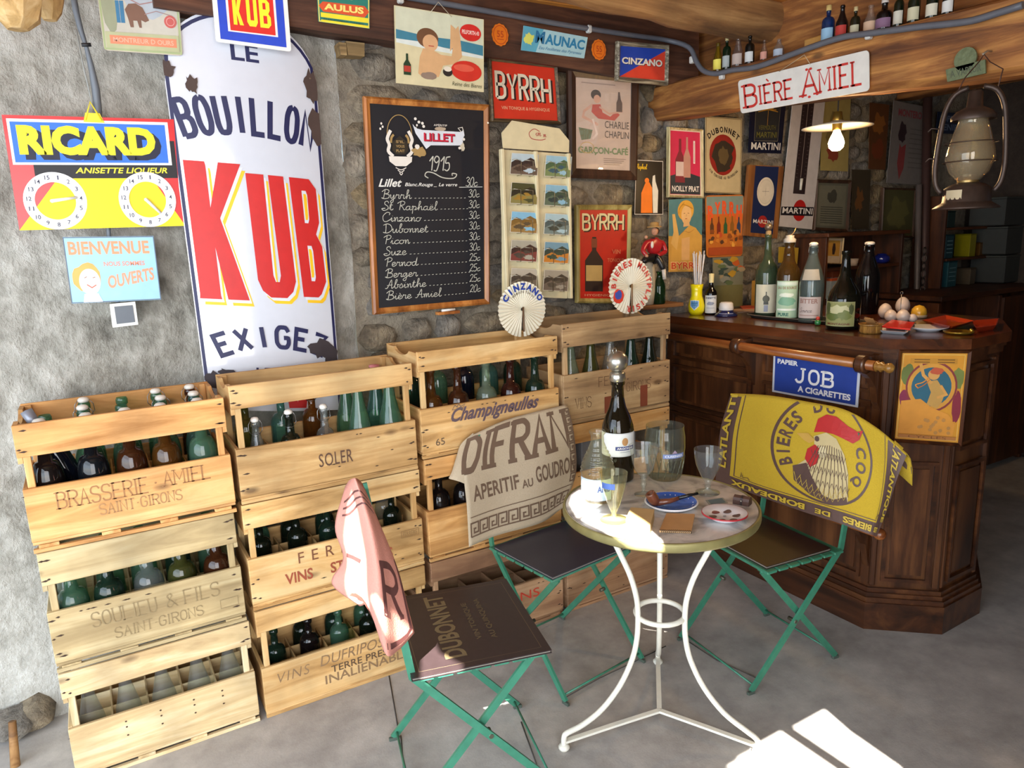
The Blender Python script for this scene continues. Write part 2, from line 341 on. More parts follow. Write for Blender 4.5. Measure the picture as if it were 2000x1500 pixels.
S_ = {  # joined handwriting: (advance, strokes)
'a': (.52, [[(.35, .42), (.15, .42), (.03, .2), (.12, .02), (.3, .1), (.37, .42), (.36, .08), (.48, .02), (.58, .15)]]),
'b': (.48, [[(0, .1), (.2, .6), (.28, .95), (.18, .98), (.12, .6), (.12, .1), (.25, 0), (.38, .2), (.3, .42), (.5, .38)]]),
'c': (.42, [[(.38, .35), (.28, .44), (.08, .32), (.05, .1), (.2, 0), (.45, .15)]]),
'd': (.54, [[(.35, .42), (.15, .42), (.03, .2), (.12, .02), (.3, .1), (.45, .95), (.38, .1), (.5, .02), (.6, .15)]]),
'e': (.4, [[(.02, .15), (.3, .3), (.25, .45), (.08, .38), (.06, .08), (.22, 0), (.42, .15)]]),
'g': (.48, [[(.35, .42), (.15, .42), (.03, .2), (.15, .03), (.35, .4), (.3, -.35), (.12, -.42), (.08, -.25), (.5, .12)]]),
'h': (.52, [[(0, .1), (.2, .6), (.26, .95), (.16, .97), (.12, .5), (.12, 0), (.2, .32), (.36, .42), (.38, .05), (.5, .05), (.55, .15)]]),
'i': (.3, [[(0, .12), (.12, .42), (.14, .05), (.25, .03), (.32, .15)], [(.16, .6), (.18, .63)]]),
'l': (.32, [[(0, .1), (.2, .6), (.25, .95), (.15, .97), (.12, .4), (.15, .03), (.28, .05), (.34, .15)]]),
'm': (.62, [[(0, .35), (.08, .42), (.1, 0), (.18, .38), (.27, .4), (.28, 0), (.37, .38), (.47, .4), (.48, .05), (.58, .05), (.64, .15)]]),
'n': (.46, [[(0, .35), (.08, .42), (.1, 0), (.18, .36), (.3, .42), (.32, .05), (.42, .03), (.48, .15)]]),
'o': (.44, [[(.25, .43), (.06, .35), (.04, .1), (.2, 0), (.36, .15), (.32, .38), (.2, .42), (.48, .36)]]),
'p': (.46, [[(0, .3), (.1, .44), (.08, -.4)], [(.09, .3), (.25, .43), (.38, .25), (.25, .02), (.48, .12)]]),
'r': (.4, [[(0, .2), (.08, .48), (.12, .4), (.28, .42), (.26, .08), (.36, .02), (.44, .15)]]),
's': (.36, [[(0, .1), (.18, .5), (.28, .2), (.2, 0), (.05, .05), (.2, .02), (.4, .15)]]),
't': (.32, [[(0, .1), (.15, .8), (.12, .1), (.25, .02), (.34, .15)], [(.02, .55), (.28, .57)]]),
'u': (.48, [[(0, .3), (.06, .43), (.06, .08), (.2, .02), (.33, .42), (.34, .08), (.44, .02), (.5, .15)]]),
'y': (.46, [[(0, .35), (.06, .43), (.08, .1), (.2, .05), (.33, .42), (.28, -.35), (.12, -.42), (.1, -.25), (.48, .12)]]),
'z': (.42, [[(0, .38), (.15, .45), (.3, .4), (.02, .02), (.2, .05), (.42, .02)]]),
'v': (.42, [[(0, .35), (.08, .42), (.15, .02), (.32, .4), (.42, .38)]]),
'B': (.72, [[(.3, .95), (.24, .4), (.2, 0), (.04, .1)], [(.05, .75), (.3, 1), (.6, .9), (.55, .6), (.3, .52), (.62, .42), (.62, .08), (.25, -.02), (.12, .12)]]),
'S': (.62, [[(.55, .75), (.45, .98), (.25, .9), (.25, .65), (.5, .4), (.5, .1), (.2, -.05), (.02, .15), (.3, .2)]]),
'R': (.72, [[(.3, .95), (.22, 0)], [(.02, .75), (.35, 1), (.62, .88), (.55, .6), (.28, .5), (.45, .35), (.6, .02), (.72, .1)]]),
'C': (.66, [[(.55, .7), (.6, .92), (.35, 1), (.06, .6), (.12, .1), (.35, -.02), (.66, .2)]]),
'D': (.8, [[(.25, .95), (.25, .05), (.05, .08), (.4, -.02), (.75, .3), (.65, .8), (.35, 1), (.03, .85)]]),
'P': (.62, [[(.3, .95), (.22, 0)], [(.02, .75), (.35, 1), (.62, .88), (.55, .6), (.28, .5)]]),
'A': (.7, [[(0, .05), (.2, .1), (.5, 1), (.55, .05), (.7, .12)], [(.15, .35), (.6, .42)]]),
'L': (.6, [[(.5, .85), (.35, 1), (.25, .7), (.2, .1), (.02, .05), (.2, .08), (.6, .02)]]),
'1': (.36, [[(.05, .65), (.3, 1)], [(.3, 1), (.28, 0)]]), '9': (.55, [[(.45, .75), (.25, .55), (.06, .75), (.2, 1), (.42, .9), (.45, .5), (.3, 0), (.08, .02)]]),
'5': (.5, [[(.42, 1), (.12, .95)], [(.12, .95), (.08, .55), (.35, .55), (.42, .2), (.25, 0), (.02, .1)]]), '0': (.5, [[(.25, 1), (.05, .6), (.08, .1), (.28, 0), (.44, .4), (.4, .9), (.22, 1)]]),
'3': (.5, [[(.05, .85), (.25, 1), (.42, .82), (.2, .55), (.46, .35), (.35, .02), (.03, .08)]]), '2': (.5, [[(.05, .8), (.22, 1), (.42, .78), (.05, .04), (.2, .1), (.5, 0)]]),
'ë': (.4, [[(.02, .15), (.3, .3), (.25, .45), (.08, .38), (.06, .08), (.22, 0), (.42, .15)], [(.1, .6), (.12, .63)], [(.24, .6), (.26, .63)]]),
'è': (.4, [[(.02, .15), (.3, .3), (.25, .45), (.08, .38), (.06, .08), (.22, 0), (.42, .15)], [(.12, .68), (.22, .58)]]),
'.': (.2, [[(.08, .02), (.1, .04)]]), '-': (.3, [[(.05, .2), (.22, .21)]]), ' ': (.32, [])}
def smoothline(P, k=4):
    if len(P) < 3: return P
    o = []
    for i in range(len(P)-1):
        p0, p1, p2, p3 = P[max(0, i-1)], P[i], P[i+1], P[min(len(P)-1, i+2)]
        for j in range(k):
            t = j/k
            o.append(tuple(.5*((2*p1[a])+(-p0[a]+p2[a])*t+(2*p0[a]-5*p1[a]+4*p2[a]-p3[a])*t*t+(-p0[a]+3*p1[a]-3*p2[a]+p3[a])*t**3) for a in (0, 1)))
    return o+[P[-1]]
# ------------------------------------------------------------------ flat print laid on a surface
class Sheet:
    """surf(u,v)->point; u right, v down, both 0..1; W,Hh = real size in metres"""
    def __init__(s, surf, W, Hh, nrm=None, lift=.00016, sub=0):
        s.surf = surf; s.W = W; s.H = Hh; s.N = nrm; s.l = lift; s.k = 1; s.mb = MB(); s.mats = []; s.key = {}; s.sub = sub; s.sg = 1
    def mi(s, c, rough=.55, **k):
        mt = C(c, rough, **k) if not isinstance(c, bpy.types.Material) else c
        if mt.name not in s.key: s.key[mt.name] = len(s.mats); s.mats.append(mt)
        return s.key[mt.name]
    def nr(s, u, v):
        if s.N is not None: return s.N
        e = .004; a = s.surf(u+e, v)-s.surf(u-e, v); b = s.surf(u, v+e)-s.surf(u, v-e)
        n = b.cross(a); return n.normalized()*s.sg
    def emit(s, pts, tris, c):
        if s.sub:
            P = list(pts); T = [list(t) for t in tris]; out = []; cache = {}
            while T:
                t = T.pop()
                if len(t) == 4: T.append([t[0], t[1], t[2]]); T.append([t[0], t[2], t[3]]); continue
                L = [(((P[t[i]][0]-P[t[(i+1) % 3]][0])*s.W)**2+((P[t[i]][1]-P[t[(i+1) % 3]][1])*s.H)**2, i) for i in range(3)]
                mx, i = max(L)
                if mx > s.sub**2:
                    a, b, c_ = t[i], t[(i+1) % 3], t[(i+2) % 3]; kk = (min(a, b), max(a, b))
                    if kk not in cache: cache[kk] = len(P); P.append(((P[a][0]+P[b][0])/2, (P[a][1]+P[b][1])/2))
                    q = cache[kk]; T.append([a, q, c_]); T.append([q, b, c_])
                else: out.append(t)
            pts, tris = P, out
        vs = [s.surf(u, v)+s.nr(u, v)*s.l*s.k for u, v in pts]; s.mb.add(vs, tris, s.mi(c))
    def up(s): s.k += 1; return s
    def poly(s, P, c):
        P3 = [V((p[0]*s.W, -p[1]*s.H, 0)) for p in P]; s.emit(P, [list(t) for t in tessellate_polygon([P3])], c); return s.up()
    def rect(s, a, b, c, d, col): s.emit([(a, b), (c, b), (c, d), (a, d)], [(0, 1, 2, 3)], col); return s.up()
    def ell(s, cu, cv, ru, rv, col, n=28): return s.poly([(cu+ru*cos(2*pi*i/n), cv+rv*sin(2*pi*i/n)) for i in range(n)], col)
    def line(s, P, w, col, closed=False, up=True):   # w in metres
        q = [V((p[0]*s.W, p[1]*s.H)) for p in P]; n = len(q)
        pts = []; 
        for i in range(n):
            a = q[i-1] if (i or closed) else q[i]; b = q[(i+1) % n] if (i < n-1 or closed) else q[i]
            d1 = (q[i]-a); d2 = (b-q[i])
            if d1.length < 1e-9: d1 = d2
            if d2.length < 1e-9: d2 = d1
            d1 = d1.normalized() if d1.length else V((1, 0)); d2 = d2.normalized() if d2.length else d1
            t = d1+d2; t = t.normalized() if t.length > 1e-6 else d1
            nn = V((-t.y, t.x)); co = nn.dot(V((-d1.y, d1.x))); co = co if co > .55 else .8; nn = nn*(w/2/co)
            for sg in (1, -1): pts.append(((q[i]+nn*sg).x/s.W, (q[i]+nn*sg).y/s.H))
        fs = [(2*i, 2*i+1, (2*i+3) % (2*n), (2*i+2) % (2*n)) for i in range(n if closed else n-1)]
        s.emit(pts, fs, col)
        return s.up() if up else s
    def ring(s, cu, cv, ru, rv, w, col, n=36, a0=0, a1=2*pi):
        full = abs(a1-a0-2*pi) < 1e-6
        return s.line([(cu+ru*cos(a0+(a1-a0)*i/n), cv+rv*sin(a0+(a1-a0)*i/n)) for i in range(n if full else n+1)], w, col, closed=full)
    def frame(s, a, b, c, d, w, col): return s.line([(a, b), (c, b), (c, d), (a, d)], w, col, closed=True)
    def text(s, t, a, b, c, d, col, bold=0, shear=0, rise=0, space=1):
        r = sans(t, bold, shear, space)
        if not r[0]: return s
        s.emit([(a+(c-a)*x, d-(d-b)*y-rise*x) for x, y in r[0]], r[1], col); return s.up()
    def arc(s, t, cu, cv, R, a0, a1, h, col, bold=0, wf=.75, flip=False, up=True, sk=False, sw=0):  # letters on a circle (metres), angle in degrees clockwise from top
        n = len(t)
        for i, ch in enumerate(t):
            if ch == ' ': continue
            a = math.radians(a0+(a1-a0)*(i/(n-1) if n > 1 else .5)); 
            lw = abs(math.radians(a1-a0))*R/max(1, n-1)*wf
            if ch in 'I1': lw *= .3
            px, py = cu*s.W+R*sin(a), cv*s.H-R*cos(a)
            ca, sa = cos(a), sin(a)
            if flip: ca, sa = -ca, -sa
            T = lambda x, y: ((px+x*ca+y*sa)/s.W, (py+x*sa-y*ca)/s.H)
            if sk:
                for st in G[ch]: s.line([T((x-.5)*lw, (y-.5)*h) for x, y in st], sw, col, up=False)
            else:
                r = sans(ch, bold)
                if r[0]: s.emit([T((x-.5)*lw, (y-.5)*h) for x, y in r[0]], r[1], col)
        return s.up()
    def skel(s, t, a, b, c, d, col, w, serif=0, gap=.35, rise=0, sw=None):   # built capital letters
        wd = [(.35 if ch in 'I.-' else (.55 if ch == ' ' else (1.2 if ch == 'M' else 1))) for ch in t]
        tot = sum(wd)+gap*(len(t)-1); x = 0
        for ch, q in zip(t, wd):
            u0 = a+(c-a)*x/tot; u1 = a+(c-a)*(x+q)/tot
            f = lambda p: (u0+(u1-u0)*p[0], d-(d-b)*p[1]-rise*((u0+u1)/2-a)/(c-a))
            for st in G.get(ch, []): s.line([f(p) for p in st], w, col, up=False)
            if serif:
                for sx, sy in SER.get(ch, []):
                    p = f((sx, sy)); e = serif/s.W
                    s.line([(p[0]-e, p[1]), (p[0]+e, p[1])], w*.7, col, up=False)
            x += q+gap
        return s.up()
    def hand(s, t, a, d, h, col, w, kx=1.0, slope=0):  # handwriting; a,d baseline start (u,v), h cap height in metres
        x = 0
        for ch in t:
            adv, sts = S_[ch]
            for st in sts:
                s.line([(a+((x+p[0])*kx+p[1]*.12)*h/s.W, d-p[1]*h/s.H-slope*x) for p in smoothline(st)], w, col, up=False)
            x += adv
        s.up(); return a+x*kx*h/s.W
    def done(s, parent, name='print', label=None):     # the print belongs to the face it lies on
        for ch in parent.children:
            if ch.name.split('.')[0] in ('panel', 'case', 'backing', 'board', 'cover', 'dish', 'body', 'cloth', 'card', 'plate', 'back_plate', 'enamel_panel', 'bowl', 'pleats', 'paper_label'):
                OFF[ch.name] = woff(parent); return part(name, s.mb, s.mats, ch, label)
        return part(name, s.mb, s.mats, parent, label)
def quad(tl, tr, br, bl, bulge=0):
    tl, tr, br, bl = map(V, (tl, tr, br, bl)); n = (bl-tl).cross(tr-tl).normalized()
    if n.dot(V((0, 0, H))-tl) < 0: n = -n
    def f(u, v):
        p = (tl*(1-u)+tr*u)*(1-v)+(bl*(1-u)+br*u)*v
        return p+n*bulge*(1-(2*u-1)**2) if bulge else p
    return f, (tr-tl).length, (bl-tl).length, n
def hull_of(c, n): return c
WY = 2.8                      # inner face of the rear wall
M_PLASTER = rock('plaster', [(.34, '6f6b62'), (.45, 'a19d92'), (.56, 'c6c2b8'), (.7, 'e6e4dc')], 2.4, 17, 75, bump=1.0, dist=.036, aniso=(1, 1, .7), rnd=0)
M_STONE = rock('stone', [(.34, '4c4640'), (.46, '7c7264'), (.57, 'a09482'), (.72, 'c2b59c')], 6, 22, 90, bump=1.0, dist=.03, rnd=.24)
M_MORTAR = rock('mortar', [(.34, '6a6258'), (.46, '938878'), (.58, 'aea28e'), (.72, 'cdc1aa')], 3.5, 20, 90, bump=1.0, dist=.035, rnd=0)
M_FLOOR = rock('concrete', [(.34, '8d8883'), (.48, 'a5a09b'), (.6, 'b8b3ad'), (.74, 'cbc6bf')], 1.6, 9, 140, rough=.85, bump=.3, dist=.004, rnd=0)
M_BEAM = wood('4a2a16', '7a4c28', 'a9743d', 'X', rough=.7, scale=.6, bump=.6)
M_BEAMY = wood('5a3216', '8a5628', 'bb8344', 'Y', rough=.65, scale=.6, bump=.6)
M_PLATE = wood('3a2115', '543220', '6e4630', 'X', rough=.75, scale=.7, bump=.5)
M_CEIL = wood('8a4f1c', 'bd7a33', 'd99a4c', 'X', rough=.5, scale=.5, bump=.3)
M_LOG = wood('6b4a2c', '94693d', 'b98d58', 'X', rough=.75, scale=.45, bump=.9)
M_DARKW = wood('1d0f09', '34190d', '4b2413', 'X', rough=.4, scale=.5, knots=False, coat=.25, bump=.1)
M_MAHOG = wood('2a160b', '4c2a15', '6c4324', 'Z', rough=.35, scale=.35, knots=False, coat=.35, bump=.08)
M_MAHOGY = wood('2a160b', '472613', '643c20', 'Y', rough=.32, scale=.35, knots=False, coat=.35, bump=.08)
# floor
mb = MB(); mb.box((2.2, 1.2, -.06), (9.5, 7.5, .12), b=.001)
fl = struct('floor', mb, M_FLOOR)
# saw joints and cracks in the concrete, thin dark filler strips
mj = MB()
for P in ([(1105, 1362), (1170, 1325), (1240, 1292), (1300, 1262)], [(1340, 1250), (1400, 1290), (1450, 1312), (1478, 1325)], [(783, 1437), (788, 1500)], [(1018, 1410), (1050, 1500)], [(780, 1440), (760, 1320)]):
    mj.tube([onZ(x, y, .0012) for x, y in P], .0022, 4)
part('joint', mj, C('4f4b48', .9), fl)
# rear wall: displaced plaster / mortar grid
from mathutils import noise as NZ
def wall_grid(x0, x1, z0, z1, step, amp, y=WY, f=None):
    nx = int((x1-x0)/step); nz = int((z1-z0)/step); g = MB(); vs = []
    for j in range(nz+1):
        for i in range(nx+1):
            X = x0+(x1-x0)*i/nx; Z = z0+(z1-z0)*j/nz
            n = NZ.noise(V((X*2.2, Z*2.2, 1)))*.5+NZ.noise(V((X*7, Z*7, 4)))*.3+NZ.noise(V((X*20, Z*20, 8)))*.2
            yy = y+.012-n*amp
            if f: yy += f(X, Z)
            vs.append((X, yy, Z))
    fs = [(j*(nx+1)+i, j*(nx+1)+i+1, (j+1)*(nx+1)+i+1, (j+1)*(nx+1)+i) for j in range(nz) for i in range(nx)]
    g.add(vs, fs, 0, True); return g
g = wall_grid(-1.6, .92, 0, 2.62, .022, .05, f=lambda X, Z: -.035*max(0, min(1, (.35-Z)/.3))-.015*max(0, -X))
wp = struct('wall_rear', g, M_PLASTER)
g = wall_grid(.92, 5.35, 0, 2.62, .035, .03)
wr = struct('wall_rear_stone', g, M_MORTAR); wr.name = 'wall_rear.001'
# rubble stones bedded in that wall
def stone_mb(w, h, d, n=11):
    mbs = MB(); ring = []
    e = random.uniform(2.2, 3.6)
    for i in range(n):
        a = 2*pi*(i+random.uniform(-.25, .25))/n; r = 1/((abs(cos(a))**e+abs(sin(a))**e)**(1/e))*random.uniform(.82, 1.05)
        ring.append((cos(a)*r*w/2, sin(a)*r*h/2))
    v = [(x, 0, z) for x, z in ring]+[(x*.9, -d*.7, z*.88) for x, z in ring]+[(x*.6, -d*random.uniform(.9, 1.1), z*.6) for x, z in ring]+[(0, -d*1.05, 0)]
    f = []
    for i in range(n):
        j = (i+1) % n; f += [(i, i+n, j+n, j), (i+n, i+2*n, j+2*n, j+n), (i+2*n, 3*n, j+2*n)]
    mbs.add(v, [q[::-1] for q in f], 0, True); return mbs
ST = [stone_mb(random.uniform(.12, .32), random.uniform(.07, .15), .026).mesh('stone', [M_STONE]) for _ in range(26)]
def dims(me): xs = [v.co.x for v in me.vertices]; zs = [v.co.z for v in me.vertices]; return max(xs)-min(xs), max(zs)-min(zs)
SD = [(me, *dims(me)) for me in ST]
cnt = 0; z = .95; random.seed(11)
while z < 2.36:
    rh = random.uniform(.085, .14); x = .93+random.uniform(-.05, .05)
    while x < 4.75 and cnt < 292:
        me, w, h = random.choice(SD); w *= 1.0
        o = bpy.data.objects.new('stone', me); COL.objects.link(o); o.parent = wr; cnt += 1
        k = rh/h*.94; o.scale = (1, 1, k); o.location = (x+w/2, WY+.020-random.uniform(0, .010), z+rh/2+random.uniform(-.008, .008))
        o.rotation_euler.y = random.uniform(-.06, .06); x += w+random.uniform(.0, .018)
    z += rh
# left foot of the wall: broken footing stones and a stub of pole
for k, (px, py, w, h) in enumerate([(60, 1365, .2, .13), (20, 1395, .22, .12), (75, 1420, .12, .09), (30, 1440, .16, .08), (90, 1390, .1, .08)]):
    P = onZ(px, py, 0); mb = stone_mb(w, h*1.2, .1, 10); mb.xf(Matrix.Translation((P.x, P.y+.06, h*.5)))
    single('footing_stone', mb, M_STONE, ['grey rubble stone at the wall foot left of crates, topmost', 'grey rubble stone at the far left edge of the wall foot', 'small pale stone just above the leaning stake', 'low stone at the foot of the wall behind the stake', 'small stone touching the lowest left crate'][k], 'stone', 'loose stones at the wall foot')
mb = MB(); a = onZ(30, 1497, 0); mb.tube([a, a+V((.01, .03, .14))], [.014, .011], 8)
single('stake', mb, M_LOG, 'short broken wooden stake standing at the lower left wall foot', 'stake')
# other walls
mb = MB(); mb.box((5.4, .9, 1.31), (.1, 4.2, 2.62), b=.002); struct('wall_right', mb, rock('dark_plaster', [(.3, '2a2320'), (.5, '3c332d'), (.7, '4c423a')], 3, 20, 90))  # right wall in mottled dark brown-grey plaster
mb = MB(); mb.box((3.05, -.62, 1.31), (4.8, .12, 2.62), b=.002); struct('wall_front', mb, M_MORTAR)
# ceiling boards
mb = MB(); mb.box((2.3, 1.85, 2.67), (6.4, 2.3, .04), b=.002); ce = struct('ceiling', mb, M_PLATE)
y = .78; k = 0
pl = MB(); pl.box((0, 0, 0), (6.2, .142, .022), b=.003); plm = pl.mesh('plank', [M_CEIL])
while y < 2.9:
    o = bpy.data.objects.new('plank', plm); COL.objects.link(o); o.parent = ce; o.location = (2.3, y, 2.53+random.uniform(-.002, .002)); y += .147
# wall plate beam along the top of the rear wall
mb = MB()
def strip(x0, x1, y0, y1, zf0, zf1, n=24, wob=.006, m=0, top=2.54):
    vs = []
    for i in range(n+1):
        t = i/n; X = x0+(x1-x0)*t; zb = zf0+(zf1-zf0)*t+NZ.noise(V((X*3, 0, y0)))*wob
        w = NZ.noise(V((X*2.5, 5, 0)))*wob
        vs += [(X, y0+w, zb), (X, y1, zb), (X, y1, top), (X, y0+w, top), (X, y0+.018+w, zb-.022)]
    fs = []
    for i in range(n):
        a = i*5; b = a+5
        fs += [(a+3, a, b, b+3), (a, a+4, b+4, b), (a+4, a+1, b+1, b+4)]
    fs += [(0, 3, 2, 1, 4), (n*5+4, n*5+1, n*5+2, n*5+3, n*5)]
    return MB().add(vs, fs, m)
o = struct('trim_1', strip(.3, 2.62, 2.65, 2.86, 2.365, 2.285), M_PLATE)
# cross beam over the counter
bm = MB()
vs = []; n = 20
for i in range(n+1):
    t = i/n; Y = 2.86-t*3.1; zb = 2.135-.11*min(1.25, max(0, (2.8-Y)/1.63))+NZ.noise(V((Y*2, 3, 0)))*.012; zt = 2.278-.035*(2.8-Y)/1.6
    wv = NZ.noise(V((Y*3, 0, 9)))*.008
    vs += [(2.47+wv, Y, zb+.015), (2.47+wv, Y, zt-.01), (2.485+wv, Y, zt), (2.64, Y, zt), (2.64, Y, zb), (2.49+wv, Y, zb-.008)]
fs = [(i*6+k, i*6+(k+1) % 6, i*6+6+(k+1) % 6, i*6+6+k) for i in range(n) for k in range(6)]
bm.add(vs, fs+[tuple(range(6))[::-1], tuple(range(n*6, n*6+6))])
beam = struct('trim_2', bm, M_BEAMY)
# second layer of timber behind the bottles and deeper beams of the bar
mb = MB(); mb.box((2.72, 1.3, 2.42), (.1, 3.1, .24), b=.01); struct('trim_3', mb, M_BEAMY)
mb = MB(); mb.box((3.6, 1.7, 2.42), (.16, 2.3, .17), b=.015); struct('trim_4', mb, M_BEAMY)
mb = MB(); mb.box((4.5, 1.7, 2.42), (.16, 2.3, .17), b=.015); struct('trim_5', mb, M_BEAMY)
# rough log joist
def log(name, P0, P1, r, mat, n=16, seg=16, wob=.12):
    P0, P1 = V(P0), V(P1); d = (P1-P0).normalized(); x = d.cross(V((0, 0, 1))).normalized(); y = x.cross(d)
    vs = []
    for i in range(seg+1):
        p = P0.lerp(P1, i/seg)
        for k in range(n):
            a = 2*pi*k/n; rr = r*(1+wob*NZ.noise(V((i*.5, cos(a)*1.2, sin(a)*1.2)))+wob*.5*NZ.noise(V((i*1.4, cos(a)*3, sin(a)*3)))); vs.append(p+x*cos(a)*rr+y*sin(a)*rr)
    fs = [(i*n+k, i*n+(k+1) % n, (i+1)*n+(k+1) % n, (i+1)*n+k) for i in range(seg) for k in range(n)]
    return MB().add(vs, fs, 0, True).add(vs[:n], [tuple(range(n))[::-1]]).add(vs[-n:], [tuple(range(n))])
struct('trim_6', log('log', (1.35, 2.32, 2.53), (2.96, 2.3, 2.455), .095, M_LOG), M_LOG)
# hewn joist ends at the upper left
for k, (a, b, r, lab) in enumerate([(onY(30, -70, 2.35), onY(35, 58, 2.42), .055, 'left'), (onY(92, -70, 2.5), onY(98, 40, 2.56), .036, 'right')]):
    mb = MB(); d = (b-a); x = V((1, 0, 0)); y = V((0, 1, 0)); vs = []
    n = 8
    for t, q in ((0, 1.1), (.6, 1.1), (.85, .9), (1, .45)):
        for i in range(n):
            an = 2*pi*i/n+.3; vs.append(a+d*t+x*cos(an)*r*q*random.uniform(.9, 1.1)+y*sin(an)*r*q)
    fs = [(j*n+i, j*n+(i+1) % n, (j+1)*n+(i+1) % n, (j+1)*n+i) for j in range(3) for i in range(n)]+[tuple(range(3*n, 4*n))]
    mb.add(vs, fs); struct('trim_%d' % (7+k), mb, wood('8c6c44', 'b8935c', 'd0b080', 'Z', rough=.85, scale=.7))
# conduit along the beams
def pipe_at(P, off): return [p for p in P]
pp = [onY(x, y, 2.625) for x, y in ((780, -12), (800, -5), (1000, 30), (1100, 48), (1230, 68), (1300, 78))]
pp += [onX(x, y, 2.445) for x, y in ((1345, 92), (1360, 120), (1374, 138), (1398, 144), (1430, 137), (1480, 130), (1560, 101), (1640, 74), (1700, 65), (1800, 52), (1850, 47), (1900, 40), (1950, 25), (2010, 6))]
sm = []
for i in range(len(pp)-1):
    p0, p1, p2, p3 = pp[max(0, i-1)], pp[i], pp[i+1], pp[min(len(pp)-1, i+2)]
    for j in range(4):
        t = j/4; sm.append(.5*((2*p1)+(p2-p0)*t+(2*p0-5*p1+4*p2-p3)*t*t+(3*p1-p0-3*p2+p3)*t**3))
M_CON = C('5d6068', .45)
t = thing('conduit', 'grey plastic cable conduit clipped along the beams above the signs', 'pipe', sm[0])
part('tube', MB().tube(sm, .011, 8), M_CON, t)
for x, y, Y in ((1150, 57, 2.625), (1352, 117, 0), (1410, 148, 0), (1697, 68, 0), (782, -2, 2.625)):
    P = onY(x, y, Y) if Y else onX(x, y, 2.455); mb = MB().box(P, (.022, .022, .03), b=.004); part('clip', mb, C('c9c9c4', .5), t, 'pale plastic clip')
# cable down the plaster on the left
P = [onY(x, y, 2.74) for x, y in ((140, -30), (148, 20), (158, 60), (168, 90), (178, 130), (187, 175), (191, 215))]+[onY(x, y, 2.765) for x, y in ((195, 300), (210, 430), (218, 520), (232, 600))]
t = thing('cable', 'grey power cable hanging down the plaster wall behind the red and yellow score board', 'cable', P[0])
part('cord', MB().tube(P, [.009, .009, .008, .006, .009, .012, .012, .009, .007, .006, .006], 8), C('6d747c', .5), t)
part('tie', MB().tube([P[3]+V((-.012, -.01, 0)), P[3]+V((.014, -.01, .003))], .006, 6), C('202124', .5), t, 'black cable tie')
part('thin_wire', MB().tube([P[2]+V((-.012, -.008, 0)), P[4]+V((-.022, -.01, .0)), P[6]+V((-.012, -.01, 0))], .002, 5), C('9a9d9a', .5), t)
# light switch
a = [onY(x, y, 2.735) for x, y in ((214, 594), (264, 589), (270, 634), (220, 640))]
t = thing('wall_switch', 'square white-rimmed wall switch with dark grey rocker under the blue welcome sign', 'switch', a[3])
part('frame', MB().prism(a, (0, .03, 0)), C('d8d6cf', .4), t)
b = [onY(x, y, 2.733) for x, y in ((223, 599), (259, 596), (264, 629), (228, 633))]
part('rocker', MB().prism(b, (0, .01, 0)), C('4a525c', .35), t, 'dark grey rocker')
# window panes of plaster patch : the rectangular timber bits let into the stone below the plate
for q in ([(662, 82), (676, 84), (678, 108), (666, 107)], [(676, 80), (712, 84), (712, 110), (680, 107)]):
    mb = MB().prism([onY(x, y, 2.745) for x, y in q], (0, .06, 0)); part('timber_block', mb, wood('6b5433', '94774c', 'b3986a', 'X'), wr)
# ------------------------------------------------------------------ flat signs and framed pictures
def corners(px, Y=None, pl=None):
    return [onY(x, y, Y) if pl is None else onP(x, y, *pl) for x, y in px]
def board(name, label, cat, px, Y, base, thick=.004, group=None, bulge=0, sub=0, rough=.35, pl=None, round_=0, pname='panel', coat=.3):
    c = corners(px, Y, pl); f, W, Hh, n = quad(*c, bulge); t = thing(name, label, cat, c[3], group)
    bm_ = C(base, rough, coat=coat) if not isinstance(base, bpy.types.Material) else base
    if bulge:
        mb = MB(); N = 16; K = 24
        vs = [f(i/N, j/K) for j in range(K+1) for i in range(N+1)]
        mb.add(vs, [(j*(N+1)+i, (j+1)*(N+1)+i, (j+1)*(N+1)+i+1, j*(N+1)+i+1) for j in range(K) for i in range(N)], 0, True)
    elif round_:
        pts = []; ru, rv = round_/W, round_/Hh
        for cx, cy, a0 in ((1-ru, rv, -90), (1-ru, 1-rv, 0), (ru, 1-rv, 90), (ru, rv, 180)):
            for k in range(5):
                a = math.radians(a0+k*22.5); pts.append(f(cx+ru*cos(a), cy+rv*sin(a)))
        mb = MB().prism(pts, -n*thick)
    else: mb = MB().prism(c, -n*thick)
    part(pname, mb, bm_, t)
    return t, Sheet(f, W, Hh, n if not bulge else None, sub=sub)
def framed(name, label, px, Y, fw, fmat, face, cat='picture', depth_=.022, pl=None, glassy=False, group=None):
    c = corners(px, Y, pl); f, W, Hh, n = quad(*c); t = thing(name, label, cat, c[3], group)
    uu, vv = fw/W, fw/Hh
    O = [(0, 0), (1, 0), (1, 1), (0, 1)]; I = [(uu, vv), (1-uu, vv), (1-uu, 1-vv), (uu, 1-vv)]
    for k in range(4):      # four mitred mouldings
        j = (k+1) % 4; a, b, d, e = f(*O[k]), f(*O[j]), f(*I[j]), f(*I[k]); a1, b1 = a.lerp(e, .35), b.lerp(d, .35)
        mb = MB(); D = n*depth_
        mb.add([a-D, b-D, d-D, e-D, a-n*.006, b-n*.006, a1, b1, d-n*.008, e-n*.008], [(0, 4, 5, 1), (4, 6, 7, 5), (6, 9, 8, 7), (9, 3, 2, 8), (0, 3, 9, 6, 4), (1, 5, 7, 8, 2)])
        part('frame_moulding', mb, fmat, t)
    g = lambda u, v: f(uu+(1-2*uu)*u, vv+(1-2*vv)*v)-n*.012
    part('backing', MB().prism([g(0, 0), g(1, 0), g(1, 1), g(0, 1)], -n*.006), C(face, .5), t)
    if glassy: pass
    return t, Sheet(g, W-2*fw, Hh-2*fw, n)
